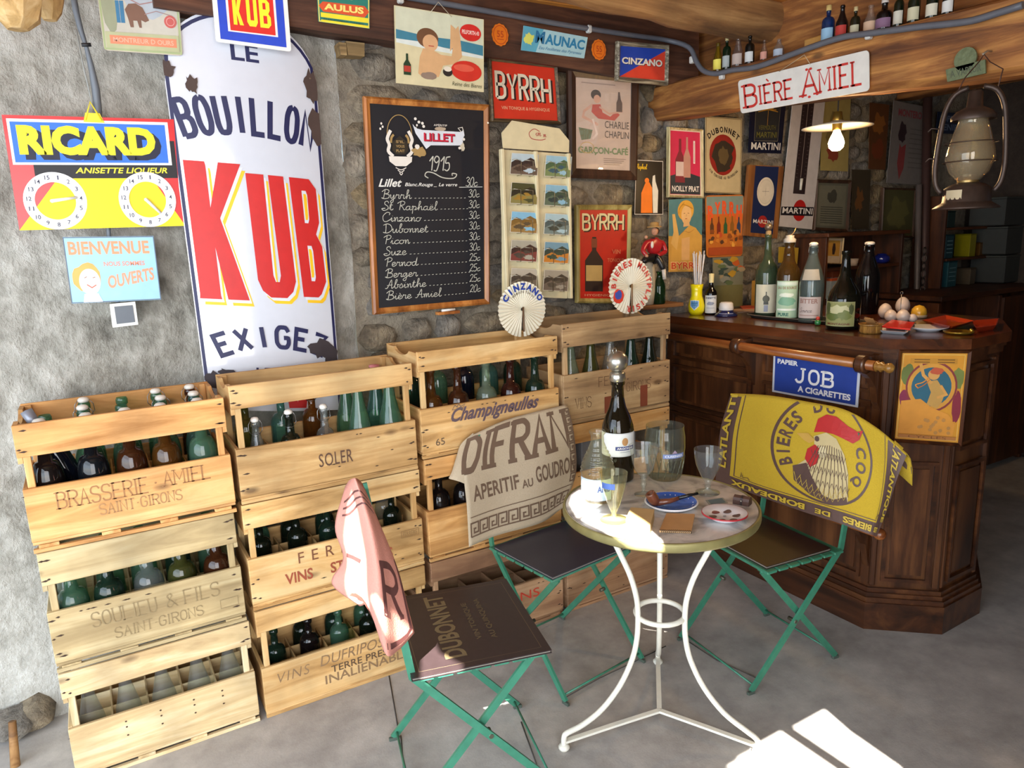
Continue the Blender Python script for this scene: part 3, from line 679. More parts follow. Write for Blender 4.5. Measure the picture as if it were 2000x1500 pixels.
def bottle_poly(cx, v0, v1, w, neck=.28, sh=.42):
    h = v1-v0
    return [(cx-w*neck, v0), (cx+w*neck, v0), (cx+w*neck*1.1, v0+h*sh*.7), (cx+w, v0+h*(sh+.08)), (cx+w, v1), (cx-w, v1), (cx-w, v0+h*(sh+.08)), (cx-w*neck*1.1, v0+h*sh*.7)]
def blob(cx, cy, rx, ry, n=18, j=.12, seed=1):
    r = random.Random(seed); return [(cx+rx*cos(2*pi*i/n)*(1+r.uniform(-j, j)), cy+ry*sin(2*pi*i/n)*(1+r.uniform(-j, j))) for i in range(n)]
# ---- score board, red and yellow
t, S = board('score_board', 'red, yellow and blue enamel score board with two white counter dials', 'sign', [(3, 224), (340, 233), (362, 441), (38, 450)], 2.715, 'd01218', .006, coat=.1)
S.poly([(.0, 1), (1, 1), (.80, .5), (.28, .5)], 'f6e51d'); 
S.rect(.13, .2, .985, .545, '17161b'); S.rect(.02, .03, .955, .425, 'f4f4f6'); S.rect(.035, .055, .935, .405, '2f6fd6')
S.text('RICARD', .095, .115, .90, .385, '0f1330', bold=.075, rise=0); S.text('RICARD', .065, .08, .865, .34, 'e8e024', bold=.06)
S.text('ANISETTE LIQUEUR', .36, .448, .92, .51, 'f0e63a', bold=.02, shear=.25)
for cu, a in ((.225, 80), (.775, 145)):
    cv = .745; S.ring(cu-.0, cv, .148, .212, .030, 'f2f2f0', 48)
    for k in range(15):
        an = math.radians(12+k*24); u = cu+.148*sin(an); v = cv-.212*cos(an); q_ = .004 if k == 0 else (.014 if k > 8 else .0085)
        S.text(str(k+1), u-q_, v-.019, u+q_, v+.019, '3a3a52', bold=.01)
    o = part('pointer', MB().tube([S.surf(cu-.02*sin(math.radians(a)), cv)+S.N*.008, S.surf(cu+.125*sin(math.radians(a)), cv-.16*cos(math.radians(a)))+S.N*.008], [.006, .0045], 6).ball(S.surf(cu-.02*sin(math.radians(a)), cv)+S.N*.006, .006), C('e6e6e0', .4), t)
S.done(t)
p = S.surf(.5, 0); part('hanger', MB().tube([p+V((-.02, -.002, -.01)), p+V((0, -.002, .045)), p+V((.025, -.002, -.01))], .0035, 6).prism([p+V((-.026, -.003, -.016)), p+V((.032, -.003, -.016)), p+V((.022, -.003, .012)), p+V((-.018, -.003, .012))], (0, .004, 0)), C('e3cf2a', .5), t, 'yellow hanging loop')
# ---- pale blue welcome sign
t, S = board('welcome_sign', 'small pale blue welcome sign with faded orange letters and a red-haired head', 'sign', [(122, 463), (300, 461), (315, 585), (140, 593)], 2.735, '8cc0dc', .006, coat=.1)
S.frame(.005, .01, .995, .99, .003, '5c6c80')
S.text('BIENVENUE', .04, .07, .93, .27, 'e89a70', bold=.03); S.text('NOUS SOMMES', .4, .38, .86, .45, 'e89070', bold=.02); S.text('OUVERTS', .42, .60, .95, .80, 'ee9c78', bold=.03, rise=.12)
S.poly(blob(.2, .62, .155, .22, seed=3), 'f3ac5a'); S.ell(.225, .68, .115, .2, 'fbe6da'); S.line([(.19, .72), (.24, .77), (.29, .73)], .003, 'd9604a'); S.line([(.17, .62), (.2, .6)], .002, '8a5a40'); S.line([(.26, .62), (.29, .61)], .002, '8a5a40'); S.poly([(.15, .86), (.3, .86), (.34, .99), (.13, .99)], 'f7ece8')
S.done(t)
# ---- big enamel plate leaning behind the crates
c = [onY(318, 128, 2.72), onY(618, 166, 2.72), onY(668, 800, 2.705), onY(407, 800, 2.705)]
f, W, Hh, n = quad(*c, .03)
t = thing('enamel_advert_plate', 'tall white domed enamel plate with three huge red letters and chipped edges', 'sign', c[3])
def ptop(u): return -.17*(1-((u-.5)/.5)**2)**.5 if 0 < u < 1 else 0
N, K = 24, 30
vs = []
for j in range(K+1):
    for i in range(N+1):
        u = i/N; v0 = ptop(u)*1.0+(.045 if u in (0, 1) else 0); v = v0+(1-v0)*j/K; vs.append(f(u, v))
g = MB().add(vs, [(j*(N+1)+i, (j+1)*(N+1)+i, (j+1)*(N+1)+i+1, j*(N+1)+i+1) for j in range(K) for i in range(N)], 0, True)
back = [p-n*.004 for p in vs]; g.add(back, [(j*(N+1)+i, j*(N+1)+i+1, (j+1)*(N+1)+i+1, (j+1)*(N+1)+i) for j in range(K) for i in range(N)], 0, True)
part('enamel_panel', g, C('cdd0d9', .16, coat=.8, var=.03), t)
S = Sheet(f, W, Hh, None, sub=.05)
NV = '1b1e4b'; RD = 'c4201f'; YL = 'f0bd1c'; WH = 'd4d7de'
e = .016
S.line([(e, 1), (e, .1), (e, .03)]+[(u, ptop(u)+e*.8) for u in [.03, .06, .1, .15, .2, .25, .3, .4, .5, .6, .7, .75, .8, .85, .9, .94, .97]]+[(1-e, .03), (1-e, .1), (1-e, .3), (1-e, .6), (1-e, 1)], .011, NV)
S.text('LE', .42, -.082, .60, -.034, NV, bold=.02)
S.arc('BOUILLON', .5, (.115*Hh+.85)/Hh, .85, -14.0, 13.8, .115, NV, wf=.62, sk=True, sw=.0185)
def kub(a, b, c_, d, w):      # heavy condensed letters with flared ends
    def L(P, col, dx=0, dy=0): S.poly([(a+(c_-a)*(x+dx), b+(d-b)*(y+dy)) for x, y in P], col)
    K_ = [[(.0, 0), (.145, 0), (.15, .03), (.15, .97), (.155, 1), (-.005, 1), (0, .97)], [(.24, 0), (.40, 0), (.21, .4), (.36, 1), (.2, 1), (.125, .42)]]
    U_ = [(.43, .06), (.565, .06), (.565, .8), (.58, .85), (.61, .85), (.625, .8), (.6, .06), (.72, .06), (.745, .84), (.715, .92), (.66, .97), (.53, .97), (.47, .92), (.44, .84)]
    B0 = [(.765, .06), (.93, .06), (.985, .13), (.99, .38), (.955, .47), (1.0, .56), (1.01, .83), (.96, .93), (.93, .955), (.80, .955)]
    for k2 in range(3):
        dx, dy, col = ((.032, .045, YL), (.016, .022, WH), (0, 0, RD))[k2]
        for P in K_+[U_, B0]: L(P, col, dx, dy)
    for P in ([(.86, .15), (.895, .15), (.905, .18), (.905, .36), (.895, .39), (.865, .39)], [(.87, .56), (.905, .56), (.915, .6), (.92, .80), (.91, .83), (.88, .83)]):
        L(P, WH); L([(x*.6+.4*.889, y*.8+.2*(.27 if y < .45 else .69)) for x, y in P], YL)
kub(.045, .255, .94, .655, 1)
S.arc('EXIGEZ', .52, (.765*Hh+.55)/Hh, .55, -19.5, 17.5, .072, NV, wf=.62, sk=True, sw=.0155)
S.text('LE', .36, .862, .47, .9, NV, bold=.02)
for k2, (dx, col) in enumerate(((.02, YL), (.01, WH), (0, RD))):
    S.poly([(.55+dx, .86+dx*.4), (.63+dx, .86+dx*.4), (.64+dx, .99), (.57+dx, .99)], col); S.poly([(.69+dx, .86+dx*.4), (.77+dx, .86+dx*.4), (.70+dx, .99), (.63+dx, .99)], col)
RU = C('4b3a34', .85, bump=.6); DK = C('3a3236', .8, bump=.6)
for q in (blob(.16, .045, .035, .025, seed=4, j=.35), blob(.95, .01, .05, .045, seed=5, j=.3), blob(.97, .12, .055, .05, seed=6, j=.3), blob(.015, .01, .05, .022, seed=16, j=.3),
          blob(.87, .80, .1, .03, seed=7, j=.3), blob(.94, .84, .06, .05, seed=8, j=.3), blob(.08, .905, .08, .028, seed=9, j=.3), blob(.16, .88, .06, .012, seed=10, j=.3), blob(.02, .94, .03, .02, seed=11, j=.3)):
    S.poly([(min(.998, max(.002, u)), v) for u, v in q], RU if q[0][1] < .5 else DK)
S.done(t)
part('rivet', MB().ball(f(.95, -.015)+n*.002, .006, sc=(1, .5, 1)), C('b9b0a4', .4, 1), t)
# ---- bear tin sign
t, S = board('tin_sign', 'faded tin sign of a figure in blue trousers with a brown bear', 'sign', [(180, -92), (342, -84), (357, 109), (203, 98)], 2.70, 'c9bfae', .004, round_=.012)
S.frame(.02, .02, .98, .98, .006, 'a8b483'); S.rect(.04, .04, .96, .80, 'c8c4b6'); S.poly(blob(.6, .35, .3, .3, seed=2, j=.05), 'b3bcc4'); S.poly(blob(.13, .5, .11, .3, seed=12), '9a9f83')
S.rect(.2, .45, .245, .70, '3c7ba3'); S.rect(.25, .45, .30, .70, '3c7ba3'); S.rect(.19, .25, .31, .47, 'd9cdb4'); S.ell(.25, .2, .04, .045, 'd7a98c')
S.poly([(.31, .56), (.36, .5), (.45, .49), (.53, .53), (.57, .6), (.6, .66), (.55, .68), (.5, .66), (.5, .74), (.47, .74), (.45, .67), (.4, .67), (.4, .74), (.36, .74), (.34, .65)], '7d5b4a')
S.line([(.3, .42), (.5, .5), (.7, .46), (.9, .5)], .003, 'a8807c'); S.line([(.55, .6), (.7, .56), (.9, .6)], .002, 'a8807c'); S.ell(.87, .66, .08, .065, 'c8605a'); S.ring(.87, .66, .05, .04, .002, 'e0a49c')
S.rect(.04, .80, .96, .97, 'b6b98f'); S.rect(.09, .835, .93, .925, 'e08a68'); S.text('MONTREUR D OURS', .13, .855, .89, .905, 'f0b69c', bold=.01)
S.done(t)
# ---- small square KUB plate
t, S = board('enamel_plate', 'small square enamel plate, three yellow letters on red inside a blue band', 'sign', [(410, -50), (558, -42), (569, 101), (422, 81)], 2.64, 'f0efe9', .006, round_=.008, coat=.8)
S.frame(.115, .115, .885, .885, .026, '2447c4'); S.rect(.2, .2, .8, .8, 'd8281c')
kx = [[(0, 0), (.24, 0), (.24, 1), (0, 1)], [(.36, 0), (.62, 0), (.4, .5), (.66, 1), (.4, 1), (.2, .5)]]
def small(P, u0, u1): S.poly([(u0+(u1-u0)*x, .31+.4*y) for x, y in P], 'f2e62c')
for P in kx: small(P, .25, .45)
small([(0, 0), (.33, 0), (.33, .78), (.67, .78), (.67, 0), (1, 0), (1, .85), (.8, 1), (.2, 1), (0, .85)], .43, .57)
small([(0, 0), (.7, 0), (.95, .12), (.95, .38), (.8, .5), (1, .62), (1, .88), (.75, 1), (0, 1)], .60, .75)
for q in ((.42, .655, .36, .46), (.65, .69, .36, .45), (.65, .7, .54, .65)):
    if q[0] > .6: S.rect(q[0], q[2], q[1], q[3], 'd8281c')
S.done(t)
# ---- AULUS
t, S = board('small_sign', 'small green and yellow sign nailed to the beam', 'sign', [(618, -28), (722, -18), (722, 56), (622, 42)], 2.64, '2f7f70', .003)
S.frame(.02, .02, .98, .98, .004, 'e6d66a'); S.poly([(0.02, .55), (.1, .42), (.9, .42), (.99, .56), (.9, .72), (.1, .7)], 'd9542c'); S.text('AULUS', .12, .46, .88, .64, 'f2e07a', bold=.04)
S.rect(.05, .73, .97, .86, 'eedc33'); S.text('ETABLISSEMENT THERMAL', .1, .885, .9, .93, '274f3c', bold=.02); S.text('EAUX D', .3, .1, .7, .3, 'f2e07a', bold=.02)
S.rect(.05, .93, .97, .985, 'eedc33'); S.done(t)
# ---- seaside beer sign
t, S = board('tin_sign', 'seaside tin advert of a person lying on sand beside a beer bottle', 'sign', [(770, 10), (945, 38), (945, 180), (774, 162)], 2.60, 'd7cda5', .005)
S.rect(.01, .01, .99, .36, 'cfd2b8'); S.poly([(.01, .3), (.35, .34), (.7, .33), (.99, .36), (.99, .5), (.7, .47), (.3, .44), (.01, .42)], '3f7f95'); S.poly([(.01, .42), (.3, .42), (.6, .47), (.99, .5), (.99, .54), (.5, .52), (.01, .47)], 'd8e0da')
S.ell(.35, .36, .12, .13, '6f4b30'); S.ell(.38, .42, .085, .11, 'd8a97c'); S.poly([(.3, .5), (.42, .52), (.5, .56), (.62, .56), (.66, .2), (.7, .14), (.72, .3), (.74, .55), (.66, .66), (.52, .7), (.47, .86), (.3, .9), (.24, .84), (.26, .62)], 'd4a878')
S.line([(.36, .46), (.42, .46)], .003, 'b03a2a'); S.poly(blob(.36, .86, .09, .05, seed=3), '8f7a6a'); S.poly([(.61, .14), (.66, .18), (.66, .4), (.6, .5)], 'd4a878')
S.ell(.84, .21, .125, .115, 'cf2a23'); S.text('PELFORTH.43', .74, .18, .94, .235, 'f0dcd0', bold=.02); S.ell(.79, .74, .18, .14, 'cb2f20'); S.ell(.76, .7, .12, .05, 'dd5a44')
S.poly(bottle_poly(.12, .6, .88, .04), '1f3a22'); S.rect(.085, .76, .155, .84, 'b23a2c'); S.ell(.57, .78, .055, .06, '2a2320'); S.ell(.57, .74, .045, .035, 'e6dcc8')
S.text('Reine des Bieres', .62, .9, .97, .955, '54543c', shear=.2); S.done(t)
p = S.surf(.48, 0); part('string', MB().tube([S.surf(.38, .03)+V((0, -.003, 0)), p+V((0, .0, .035)), S.surf(.62, .04)+V((0, -.003, 0))], .0012, 5), C('cfc6ae', .8), t)
# ---- orange discs
for k, (x, y) in enumerate(((977, 68), (1170, 97))):
    P = onY(x, y, 2.638); r = .038
    t = thing('round_sign', ['orange scalloped disc nailed to the beam left of the blue mineral water sign', 'orange scalloped disc nailed to the beam right of the blue mineral water sign'][k], 'sign', P, 'orange discs on the beam')
    pts = [P+V((cos(a)*r*q, 0, sin(a)*r*1.1*q)) for i in range(48) for a in [2*pi*i/48] for q in [(1 if i % 4 < 2 else .95)]]
    part('disc', MB().prism(pts, (0, .004, 0)), C('e0761f', .4, coat=.5), t)
    f2 = lambda u, v, P=P: P+V(((u-.5)*2*r, -.0005, (.5-v)*2.2*r)); S = Sheet(f2, 2*r, 2.2*r, V((0, -1, 0)))
    S.ring(.5, .5, .4, .4, .003, 'b8481a'); S.text('55', .3, .32, .7, .62, 'b8481a', bold=.02); S.rect(.3, .68, .7, .72, 'b8481a'); S.done(t)
# ---- blue AUNAC
t, S = board('water_sign', 'pale blue mineral water sign on the dark beam', 'sign', [(1023, 50), (1148, 73), (1141, 114), (1018, 98)], 2.638, 'a9cfd6', .003)
S.poly([(0, 0), (.3, 0), (.22, 1), (0, 1)], '5ba6bd'); S.poly(blob(.1, .5, .07, .25, seed=4, j=.3), 'd9dc6a'); S.text('M', .19, .1, .33, .62, '2a6f9a', bold=.04); S.text('AUNAC', .34, .16, .97, .62, '2d7ea8', bold=.035)
S.text("Eau Feuilletee des Pyrenees", .26, .72, .94, .9, '3d78a0', shear=.3); S.done(t)
# ---- CINZANO framed
GF = wood('3f382c', '7c7460', 'b8b09a', 'X', rough=.5, scale=3, knots=False)
t, S = framed('framed_sign', 'small red and blue diagonal sign in a carved frame on the beam', [(1208, 79), (1309, 87), (1307, 166), (1206, 157)], 2.60, .018, GF, '2343a8', 'sign')
S.poly([(0, 1), (1, 1), (1, .05)], 'd2402a'); S.text('CINZANO', .06, .36, .95, .58, '1a2030', bold=.05); S.text('CINZANO', .05, .345, .94, .565, 'e6e0d2', bold=.035); S.done(t)
# ---- red BYRRH, large
t, S = framed('framed_sign', 'large red sign with cream letters in a dark speckled frame above the postcard rack', [(956, 110), (1090, 126), (1098, 242), (962, 237)], 2.70, .014, wood('2c2016', '54432c', '7a6442', 'X', scale=3, knots=False), 'c8301a', 'sign')
S.skel('BYRRH', .085, .20, .93, .64, '2a1210', .016, gap=.42, rise=-.04); S.skel('BYRRH', .06, .18, .905, .62, 'd9cfb8', .0125, gap=.42, rise=-.04)
S.text('VIN TONIQUE & HYGIENIQUE', .12, .77, .88, .84, 'd99a78', bold=.02); S.done(t)
# ---- cafe poster
DF = wood('241610', '3a241a', '4d3224', 'Z', rough=.4, scale=.6, knots=False, coat=.2)
t, S = framed('framed_poster', 'large dark-framed pinkish cafe poster with a woman in red', [(1111, 128), (1250, 142), (1246, 352), (1113, 347)], 2.72, .042, DF, 'cfb8a8')
S.ell(.36, .17, .09, .055, '20181a'); S.ell(.38, .215, .06, .045, 'd9a88e'); S.line([(.3, .28), (.15, .36), (.13, .42), (.4, .5)], .012, 'd3a58e'); S.poly([(.3, .28), (.44, .27), (.48, .36), (.62, .4), (.72, .34), (.8, .37), (.7, .44), (.4, .43), (.28, .36)], 'c04436'); S.line([(.42, .3), (.6, .37), (.85, .33)], .008, 'd3a58e')
S.poly([(.76, .12), (.79, .12), (.81, .2), (.84, .24), (.84, .34), (.73, .34), (.73, .24), (.755, .2)], '4a342c'); S.poly([(.05, .54), (.3, .56), (.26, .66), (.1, .68)], '53693f'); S.line([(.3, .44), (.38, .6), (.3, .66)], .01, 'e6d2c6')
S.text('CHARLIE', .52, .45, .97, .53, '2a2422', bold=.0); S.text('CHAPLIN', .52, .56, .97, .64, '2a2422', bold=.0); S.text('GARÇON-CAFÉ', .04, .73, .96, .84, '6f8a55', bold=.03); S.ring(.2, .76, .12, .06, .003, 'c9a54a')
for k in range(4): S.rect(.5, .87+k*.022, .92-.04*k, .877+k*.022, '8a7668')
S.rect(.1, .045, .7, .055, 'a08c80'); S.done(t)
part('glazing', MB().prism([S.surf(0, 0)+S.N*.004, S.surf(1, 0)+S.N*.004, S.surf(1, 1)+S.N*.004, S.surf(0, 1)+S.N*.004], -S.N*.001), glass('ffffff', .02), t)
# ---- blackboard
OF = wood('7a431a', 'a8662c', 'c98a48', 'Z', rough=.45, scale=.6, knots=False, coat=.2)
t, S = framed('blackboard', 'tall wood-framed chalkboard price list headed 1915', [(711, 187), (957, 204), (958, 594), (731, 615)], 2.71, .024, OF, '1a1a20', 'blackboard')
CH = C('c4c2b4', .9, var=.2, scale=120); CW = C('e2e0d8', .9)
S.hand('1915', .48, .312, .055, CH, .0045, 1.0); S.line(smoothline([(.48, .35), (.45, .338), (.47, .32), (.53, .325), (.61, .347), (.71, .35), (.74, .33), (.70, .325), (.70, .337)]), .004, CH)
rows = ['Byrrh', 'St Raphaël', 'Cinzano', 'Dubonnet', 'Picon', 'Suze', 'Pernod', 'Berger', 'Absinthe', 'Bière Amiel']
pr_ = ['30c', '30c', '30c', '30c', '30c', '30c', '25c', '25c', '25c', '20c']
GL = S_; GL['H'] = GL['h']
S.text('Lillet', .045, .355, .245, .395, CW, bold=.02, shear=.35); S.text('Blanc.Rouge _ Le verre', .27, .374, .745, .397, CW, bold=.01, shear=.3); S.hand('30c', .82, .390, .036, CH, .0028, 1.1)
S.line([(.76, .396), (.985, .394)], .002, CW)
for k, (a, b) in enumerate(zip(rows, pr_)):
    v = .452+k*.0565
    e_ = S.hand(a, .06, v, .034, CH, .0024, 1.5, slope=-.001)
    u = e_+.03
    while u < .84: S.line([(u, v+.0), (u+.015, v-.001)], .002, CH, up=False); u += .035
    S.up(); S.hand(b, .845, v-.004, .031, CH, .0024, 1.2)
# printed emblem and ribbon
LG = 'e6dfd4'; GD = 'a98a55'; sf0 = S.surf; S.surf = lambda u, v: sf0(u, v+.032)
S.ring(.235, .11, .105, .095, .003, GD, 30, pi, 2*pi)
for sg in (-1, 1):
    S.line(smoothline([(.235+sg*.075, .09), (.235+sg*.105, .13), (.235+sg*.09, .16), (.235+sg*.1, .19), (.235+sg*.06, .215)]), .013, LG)
    S.line(smoothline([(.235+sg*.05, .11), (.235+sg*.07, .125), (.235+sg*.075, .15)]), .009, GD)
    for q in ((.15, .06), (.16, .085), (.14, .075)): S.ell(.235+sg*q[0], q[1], .008, .006, LG)
S.poly([(.235, .115), (.30, .145), (.305, .185), (.27, .205), (.2, .205), (.165, .185), (.17, .145)], '2e2618')
for k, w_ in enumerate(("S'IL", 'VOUS', 'PLAIT')): S.text(w_, .2, .137+k*.022, .272, .150+k*.022, GD, bold=.02)
S.poly([(.135, .215), (.335, .215), (.33, .24), (.28, .262), (.19, .262), (.14, .24)], LG)
for q in ((.235, .275, .045), (.235, .287, .028), (.235, .3, .014)): S.line(smoothline([(q[0]-q[2], q[1]-.006), (q[0], q[1]+.005), (q[0]+q[2], q[1]-.006)]), .003, LG)
S.poly([(.345, .055), (.375, .075), (.43, .082), (.78, .083), (.8, .07), (.81, .1), (.79, .12), (.8, .15), (.76, .152), (.5, .156), (.46, .175), (.43, .15), (.37, .1)], 'd9dde4'); S.line([(.78, .083), (.75, .065), (.79, .06), (.8, .08)], .003, LG)
S.text('LILLET', .445, .098, .725, .138, '7a1a2a', bold=.05); S.text('LILLET', .44, .095, .72, .135, 'cc1f3c', bold=.02)
S.text('APÉRITIF', .53, .048, .65, .06, LG, bold=.01); S.poly(blob(.59, .073, .05, .01, seed=4), 'b8a48c'); S.poly(blob(.39, .19, .06, .025, seed=5, j=.3), GD); S.poly(blob(.38, .165, .02, .012, seed=6), LG); S.poly(blob(.79, .16, .02, .022, seed=7, j=.3), 'c9bfa8')
for q in ((.37, .03), (.4, .045), (.43, .05), (.44, .065), (.76, .165), (.8, .12)): S.ell(*q, .012, .007, LG)
S.done(t)
p = S.surf(.62, 1.0); part('chalk_ledge', MB().box(p+V((0, -.012, -.018)), (.1, .03, .012)), OF, t); part('chalk', MB().tube([p+V((-.03, -.02, -.007)), p+V((.03, -.02, -.006))], .005, 8), C('e8e8e4', .9), t, 'stick of white chalk')
part('nail', MB().tube([onY(953, 240, 2.69), onY(954, 240, 2.74)], .004, 6), C('8a8070', .4, 1), t)
# ---- postcard rack
c = [onY(980, 292, 2.66), onY(1115, 301, 2.66), onY(1108, 583, 2.66), onY(981, 577, 2.66)]
f, W, Hh, n = quad(*c); CR = C('d8cba4', .5, bump=.1); t = thing('postcard_rack', 'cream painted metal wall rack with two columns of picture postcards', 'rack', c[3])
part('back_plate', MB().prism(c, -n*.004), CR, t)
hd = [f(.02, -.01), f(.0, -.11), f(.14, -.195), f(.82, -.165), f(.97, -.09), f(.97, -.01)]
part('header', MB().prism(hd, -n*.004), CR, t)
for u in (.01, .485, .975): part('upright', MB().box((f(u, 0)+f(u, 1))/2-n*-.012, (.014, .024, (f(u, 0)-f(u, 1)).length), b=.002), CR, t)
S = Sheet(f, W, Hh, n); S.line(smoothline([(.53, -.135), (.45, -.15), (.38, -.12), (.42, -.085), (.55, -.08), (.62, -.09)]), .003, 'a83a3a'); S.hand('im', .47, -.105, .03, 'a83a3a', .002); S.hand('m', .58, -.1, .025, 'a83a3a', .002)
S.done(t)
pc = [('3a2c28', '6b5a4c', 'bcd0da', '4c3a30'), ('506848', '7c8c5c', '9cc4d6', '3e5a68'), ('2e2a1c', '8a8048', '4a4a2a', 'a07c30'), ('3e5040', '5c6c58', '8ab8d0', '2e3c3c'), ('80602c', '9a7a44', '84bcdc', '5a4a34'), ('4a5858', '70807c', 'a8c4cc', '3a4038'), ('3a2420', '7a3a34', 'a8a494', '4a4038'), ('2c3c34', 'c07a28', '6c94a8', '2e4434'), ('4a4038', '7a7060', 'b8b0a0', '504438'), ('3c342c', '6c6054', '9c9484', '50483c')]
MW = C('cfc9b8', .35, 1)
for k in range(10):
    r_, cc = divmod(k, 2); u0 = .06+cc*.49; v0 = .02+r_*.196; du = .39; dv = .145
    tl = f(u0+.02, v0)+n*.012+V((.012, 0, 0)); tr = f(u0+du+.02, v0)+n*.012+V((.012, 0, 0)); br = f(u0+du, v0+dv)+n*.03; bl = f(u0, v0+dv)+n*.03
    names = ['valley with a stream', 'green valley under blue sky', 'village in dark woods', 'mountain lake', 'brown mountain slope', 'grey cliff', 'crowd in costume', 'orange roofs among trees', 'grey street', 'old street scene']
    cd = thing('postcard', ['top left', 'top right', 'second-row left', 'second-row right', 'third-row left', 'third-row right', 'fourth-row left', 'fourth-row right', 'bottom left', 'bottom right'][k]+' postcard in the cream rack, '+names[k], 'postcard', bl, 'postcards in the cream rack')
    nn = (bl-tl).cross(tr-tl).normalized(); nn = nn if nn.y < 0 else -nn
    part('card', MB().prism([tl, tr, br, bl], -nn*.0015), C('d9d2c0', .4), cd)
    g2, w2, h2, n2 = quad(tl, tr, br, bl); Q = Sheet(g2, w2, h2, n2); a, b, s_, d_ = pc[k]
    Q.rect(.02, .02, .98, .98, s_); Q.poly([(.02, .45), (.2, .28), (.4, .4), (.7, .18), (.98, .35), (.98, .98), (.02, .98)], a)
    Q.poly([(.02, .7), (.3, .5), (.6, .62), (.98, .5), (.98, .98), (.02, .98)], b); Q.poly(blob(.35, .72, .2, .12, seed=k, j=.35), d_); Q.poly(blob(.7, .8, .18, .1, seed=k+30, j=.4), s_); Q.poly(blob(.6, .55, .12, .08, seed=k+50, j=.4), d_); Q.done(cd)
    for uu in (.38, .82):
        a_ = f(u0+du*uu, v0+dv*.35)+n*.034; b_ = f(u0+du*uu, v0+dv*1.02)+n*.036
        part('wire_clip', MB().tube([f(u0+du*uu-.1, v0+dv*.33)+n*.005, f(u0+du*uu-.09, v0+dv*.33)+n*.034, a_, b_, f(u0+du*uu, v0+dv*1.03)+n*.002], .0014, 5), MW, t)
# ---- small framed BYRRH with bottle
t, S = framed('framed_sign', 'small red sign with a dark bottle in a yellow-green frame', [(1127, 400), (1236, 400), (1232, 593), (1128, 592)], 2.72, .022, wood('7c6c34', 'a08e4c', 'bcae6c', 'Z', scale=.6, knots=False), 'b8200f', 'sign')
S.skel('BYRRH', .09, .06, .93, .23, '3a1810', .014, gap=.28); S.skel('BYRRH', .07, .05, .91, .22, 'dccf9c', .010, gap=.28)
S.poly(bottle_poly(.3, .3, .92, .19, .22, .35), '2a1812'); S.rect(.13, .62, .47, .8, 'b99a5c'); S.rect(.24, .32, .36, .42, '7a3a20')
for k, w_ in enumerate(('VIN', 'TONIQUE', '&')): S.text(w_, [.68, .58, .72][k], .44+k*.1, [.86, .94, .8][k], .49+k*.1, 'd07a54', bold=.01)
S.text('HYGIENIQUE', .1, .95, .8, .98, 'd0a080'); S.done(t)
# ---- black Raphael
t, S = board('poster', 'small black poster with yellow script and an orange and a white waiter', 'poster', [(1242, 312), (1295, 315), (1295, 419), (1239, 419)], 2.735, '1a1310', .004)
S.frame(.01, .005, .99, .995, .003, 'd8d0c4'); S.hand('Raphael', .03, .16, .022, 'f0c41c', .003, .82)
S.poly([(.35, .42), (.5, .4), (.6, .5), (.62, .97), (.22, .97), (.22, .6)], 'ee7a18'); S.ell(.41, .37, .08, .05, 'ee7a18'); S.poly([(.6, .4), (.72, .38), (.82, .55), (.8, .97), (.64, .97)], 'e0dccb'); S.poly([(.62, .28), (.7, .26), (.72, .4), (.6, .4)], 'e0dccb'); S.done(t)
# ---- Noilly Prat
t, S = framed('framed_sign', 'sign with two bottles on pink in a thin gilt frame', [(1308, 247), (1375, 252), (1376, 387), (1307, 385)], 2.72, .011, wood('8a7a50', 'b8a878', 'd6caa0', 'Z', scale=2, knots=False), 'c82a50', 'sign')
S.frame(.01, .005, .99, .995, .006, 'd8c8b8'); S.poly([(.03, .7), (.5, .63), (.97, .7), (.97, .98), (.03, .98)], '2a3038'); S.poly(bottle_poly(.33, .13, .8, .15, .25, .4), '7a2430'); S.rect(.2, .48, .46, .7, 'd0b8b0'); S.poly(bottle_poly(.55, .1, .72, .11, .25, .4), 'b88878')
S.line([(.78, .15), (.78, .5)], .012, 'e8d8d0'); S.line([(.78, .18), (.78, .48)], .002, '803040'); S.text('NOILLY PRAT', .08, .85, .93, .94, 'e6e0d8', bold=.02); S.done(t)
# ---- Dubonnet
t, S = board('enamel_sign', 'cream enamel sign with a dark red medallion below arched black letters', 'sign', [(1378, 227), (1449, 232), (1447, 379), (1377, 376)], 2.735, 'bfae86', .004)
S.frame(.02, .01, .98, .99, .003, '6a5638'); S.ell(.48, .49, .37, .27, '8a2016'); S.poly(blob(.48, .52, .33, .2, seed=8, j=.3), '33281c'); S.poly(blob(.5, .5, .15, .12, seed=9, j=.3), '5c4a2c')
S.arc('DUBONNET', .49, .62, .17, -36, 36, .028, '241c18', bold=.04, wf=.75); S.arc('VIN TONIQUE AU QUINQUINA', .5, .4, .145, 222, 138, .014, '241c18', bold=.04, flip=True, wf=.8); S.done(t)
# ---- Martini, palm tree
t, S = board('enamel_sign', 'dark blue sign with a palm tree, half hidden by the white beer sign', 'sign', [(1467, 190), (1536, 190), (1526, 300), (1462, 298)], 2.735, '15182c', .004)
S.frame(.15, -.1, .85, .78, .002, '8a8468'); S.rect(.16, .0, .83, .76, '2c2c2c')
for a in range(-70, 80, 20): S.line([(.5, .22), (.5+.3*sin(math.radians(a)), .22-.12*cos(math.radians(a))+.08)], .004, 'b8862c')
S.line([(.5, .22), (.5, .5)], .003, 'b8862c'); S.text('VERMOUTH', .25, .5, .75, .58, '6f6a30'); S.text('MARTINI', .2, .62, .8, .72, '6f6a30', bold=.01); S.text('MARTINI', .06, .81, .94, .94, 'd8d4cc', bold=.02); S.done(t)
